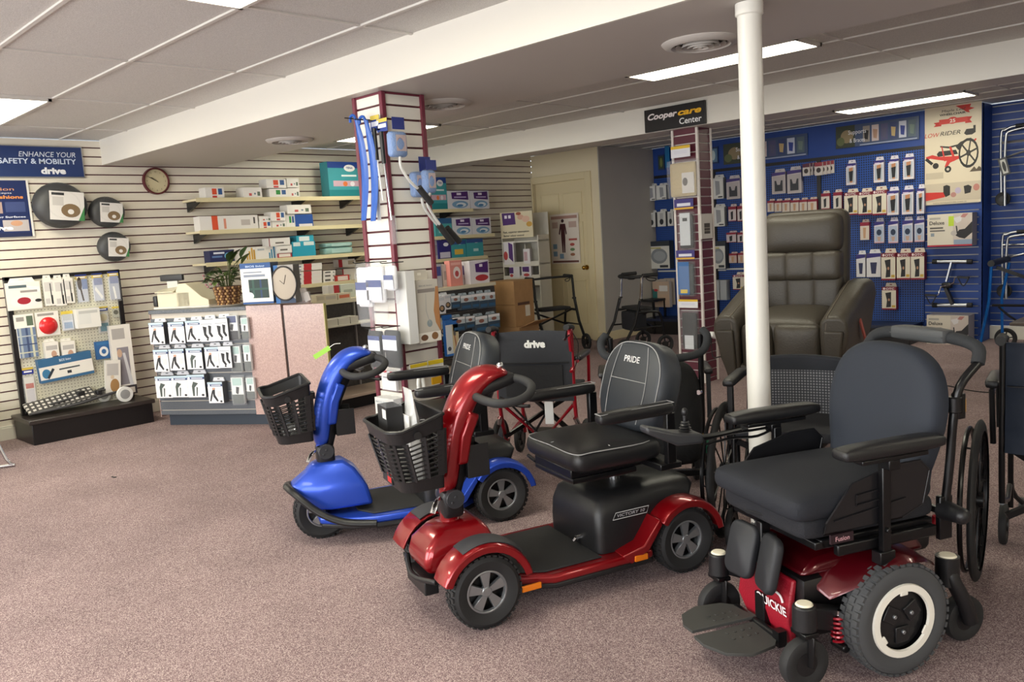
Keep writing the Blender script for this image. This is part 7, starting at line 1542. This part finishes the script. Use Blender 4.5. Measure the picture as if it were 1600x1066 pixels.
for k in range(3):
    a = math.pi*k/3+.3; dx, dy = math.cos(a), math.sin(a); A.append(('p', [(.78+dx*.15+dy*.012, .50+dy*.125-dx*.010), (.78+dx*.15-dy*.012, .50+dy*.125+dx*.010), (.78-dx*.15-dy*.012, .50-dy*.125+dx*.010), (.78-dx*.15+dy*.012, .50-dy*.125-dx*.010)], '34302c'))
A += [('r', 0, .03, 1, .215, 'c4b8a4'), ('p', [(0, .13), (.42, .12), (.36, .07), (0, .04)], RDC), ('p', [(.34, .185), (.40, .195), (.46, .18), (.46, .09), (.38, .07), (.34, .12)], '282624'), ('p', [(.70, .17), (.78, .18), (.84, .16), (.82, .10), (.72, .09)], '282624'),
      ('e', .60, .13, .055, .032, 'b4a8c0'), ('e', .52, .09, .05, .026, 'b08078'), ('e', .92, .15, .055, .035, 'b87c70'), ('r', .02, .265, .34, .33, 'c0b49e'), ('p', [(.80, .31), (.88, .36), (.92, .33), (.96, .36), (1.0, .34), (1, .31)], '5c5040')]
art(m, W_, H_, 0, A, mats); pp = m.build('sheet', mats, t, smooth=False)
text(pp, 'Maple Leaf', W_*.52, H_*.935, H_*.024, pc('3c3834'), width=W_*.42, shear=.1, y=-.004); text(pp, 'WHEELCHAIR', W_*.50, H_*.900, H_*.020, pc('3c3834'), width=W_*.46, bold=.03, y=-.004)
text(pp, '25', W_*.50, H_*.825, H_*.034, pc('f0e8dc'), width=W_*.10, bold=.02, y=-.005)
text(pp, 'LOW', W_*.0, H_*.695, H_*.042, pc('c8342c'), align='l', width=W_*.27, shear=.25, y=-.004); text(pp, 'RIDER', W_*.28, H_*.70, H_*.042, pc('34302c'), align='l', width=W_*.36, shear=.25, y=-.004)
text(pp, 'WWW.MAPLELEAFWHEELCHAIR.CA', W_*.45, H_*.008, H_*.012, pc('6c645c'), width=W_*.6, y=-.004)
DEL = [('r', .58, .08, 1, .98, 'c8bcb4'), ('p', [(.62, .34), (.72, .50), (.84, .52), (1, .74), (1, .40), (.84, .22), (.72, .26)], '242226'), ('p', [(.58, .86), (.78, .92), (.76, .76), (.66, .70)], 'd8d4d4'), ('e', .60, .40, .07, .08, 'b8b0ac'), ('p', [(.80, .98), (.92, .98), (.84, .86), (.74, .88)], 'b47c78'), ('p', [(.64, .62), (.67, .62), (.69, .40), (.66, .40)], '303034'), ('r', 0, 0, 1, .05, 'b02838'), ('r', .6, .05, 1, .20, '8c9cb4'), ('r', .06, .55, .36, .60, '605c58'), ('r', .06, .47, .40, .51, '605c58'), ('r', .05, .84, .3, .90, 'a8a49c'), ('r', .48, .62, .60, .92, 'b8d038') , ('r', .08, .32, .16, .42, '8c98a4')]
pack(FB, (1449, 334, 1519, 385), .16, DEL, 'white boxed pedal exerciser on the blue slatwall below the poster', base='d4ccbc', side='8c8890', off=.01, name='exerciser_box', txt=[('Deluxe', .22, .68, .11, .34, '48443f')])
pack(FB, (1448, 493, 1513, 541), .20, [x for x in DEL if x[-1] != 'b8d038'], 'white boxed pedal exerciser standing on the floor at the blue column', base='d4ccbc', side='8c8890', off=.03, name='exerciser_box', txt=[('Deluxe', .22, .68, .11, .34, '48443f')])
def fp(px, py, off): x, z = FB.hit(px, py, off); return Vector((x, 9.4-off, z))
t = thing('pedal_exerciser', 'unboxed silver and black pedal exerciser mounted on the blue slatwall', 'exerciser', (0, 0, 0))
o_ = fp(1484, 445, .08); t.location = o_
q = lambda px, py, off=.08: fp(px, py, off)-o_
for y_ in (409, 477): MB().cyl(q(1464, y_), q(1512, y_), .021).build('foot_bar', ALU, t)
for y_ in (409, 477):
    for x_ in (1457, 1511): MB().cyl(q(x_, y_), q(x_+8, y_), .025).build('rubber_end', BLKR, t)
MB().beam(q(1487, 410), q(1479, 440), .045, .015).build('upper_arm', ALU, t); MB().beam(q(1478, 450), q(1489, 476), .06, .03).rbox(q(1480, 446), (.10, .07, .06), .02, 4).build('resistance_unit', BLKP, t)
MB().tube([q(1482, 446, .12), q(1490, 442, .14), q(1492, 434, .14), q(1500, 433, .14)], .007, 8).tube([q(1478, 446, .12), q(1470, 448, .14), q(1466, 461, .14), q(1460, 462, .14)], .007, 8).build('crank', CHROME, t)
for a, b in (((1496, 433), (1514, 434)), ((1446, 461), (1463, 462))):
    pd = MB().beam(q(*a, .14), q(*b, .14), .05, .02).build('pedal', BLKP, t); MB().tube([q(*a, .14), q((a[0]+b[0])/2, a[1]+14, .14), q(*b, .14)], .006, 6, sm=6).build('toe_strap', BLKP, pd)
# ---- folding walkers hanging on the right wall
def walker(px, ty, by, lab, dx=0):
    off = .12; x0, z1 = FR.hit(px, ty, off); _, z0 = FR.hit(px, by, off)
    t = thing('folding_walker', lab, 'walker', tuple(FR.w(x0, off, z0)), 0, 'silver folding walkers on the wall'); H = z1-z0
    MB().tube([(.0, 0, .0), (-.01, 0, H*.90), (.03, 0, H), (.14, 0, H*1.04), (.50, 0, H*1.04), (.56, 0, H*.95), (.50, 0, .0)], .0135, 10, sm=4).build('front_frame', ALU, t)
    MB().tube([(.05, -.08, .0), (.05, -.08, H*.82), (.12, -.08, H*.98), (.50, -.08, H*1.0)], .0135, 10, sm=4).tube([(.24, -.05, .0), (.36, -.05, H*.8), (.42, -.05, H*.95)], .0135, 10, sm=3).build('side_leg', ALU, t)
    MB().tube([(.0, -.02, H*.62), (.25, -.04, H*.70), (.5, -.02, H*.62)], .011, 8, sm=4).tube([(.0, -.02, H*.84), (.5, -.02, H*.84)], .010, 8).build('cross_bar', ALU, t)
    MB().cyl((.12, 0, H*1.04), (.36, 0, H*1.04), .019).build('hand_grip', BLKR, t)
    spoke_wheel(t, .02, -.03, .07, .03, 6, BLKP, 1, fat=.008)
    MB().bb(.24, .28, -.03, .0, H*.82, H*.9).build('latch', BLKP, t)
walker(1566, 204, 322, 'upper of two silver folding walkers hanging on the right blue wall')
walker(1568, 367, 465, 'lower of two silver folding walkers hanging on the right blue wall')
pack(FR, (1566, 247, 1580, 275), .005, [('r', .2, .1, .8, .9, 'b8b8b4'), ('e', .5, .5, .2, .3, '28282c')], 'black and grey tag hanging from the upper silver walker', base='28282c', name='swing_tag', cat='tag', off=.22, rot=-.25)
# ---- cables on the carpet
def cable(pts, r, lab, name='power_cable'):
    o = MB().tube(pts, r, 6, sm=6).build(name, BLKR); tag(o, lab, 'cable')
c = [flr(1126, 605, .006), flr(1140, 662, .006), flr(1165, 655, .006), flr(1200, 650, .006), flr(1225, 645, .006)]
wp = Face(mx1, 0, R90); x_, z_ = wp.hit(1113, 524, .03)
cable([Vector((mx1+.02, x_, z_)), Vector((mx1+.06, x_-.05, z_-.18)), flr(1133, 560, .3), flr(1142, 610, .12), flr(1128, 640, .01), flr(1116, 640, .006), flr(1150, 655, .006), flr(1210, 640, .006)], .005, 'black power cable hanging from the maroon column to the recliner')
t = thing('power_plug', 'white plug adapter on the right side of the maroon column', 'plug', (mx1+.012, x_, z_), R90); MB().rbox((0, -.03, 0), (.09, .045, .05), .01, 4, rot=Matrix.Rotation(.4, 3, 'Y')).build('plug_body', WHP, t)
cable([flr(1450, 600, .004), flr(1480, 603, .004), flr(1520, 611, .004), flr(1560, 614, .004), flr(1620, 612, .004)], .004, 'thin dark cord lying on the carpet behind the right wheelchair')
cable([flr(175, 745, .003), flr(178, 746, .003), flr(182, 745.5, .003)], .004, 'tiny dark thread lying alone on the open carpet', 'carpet_thread')
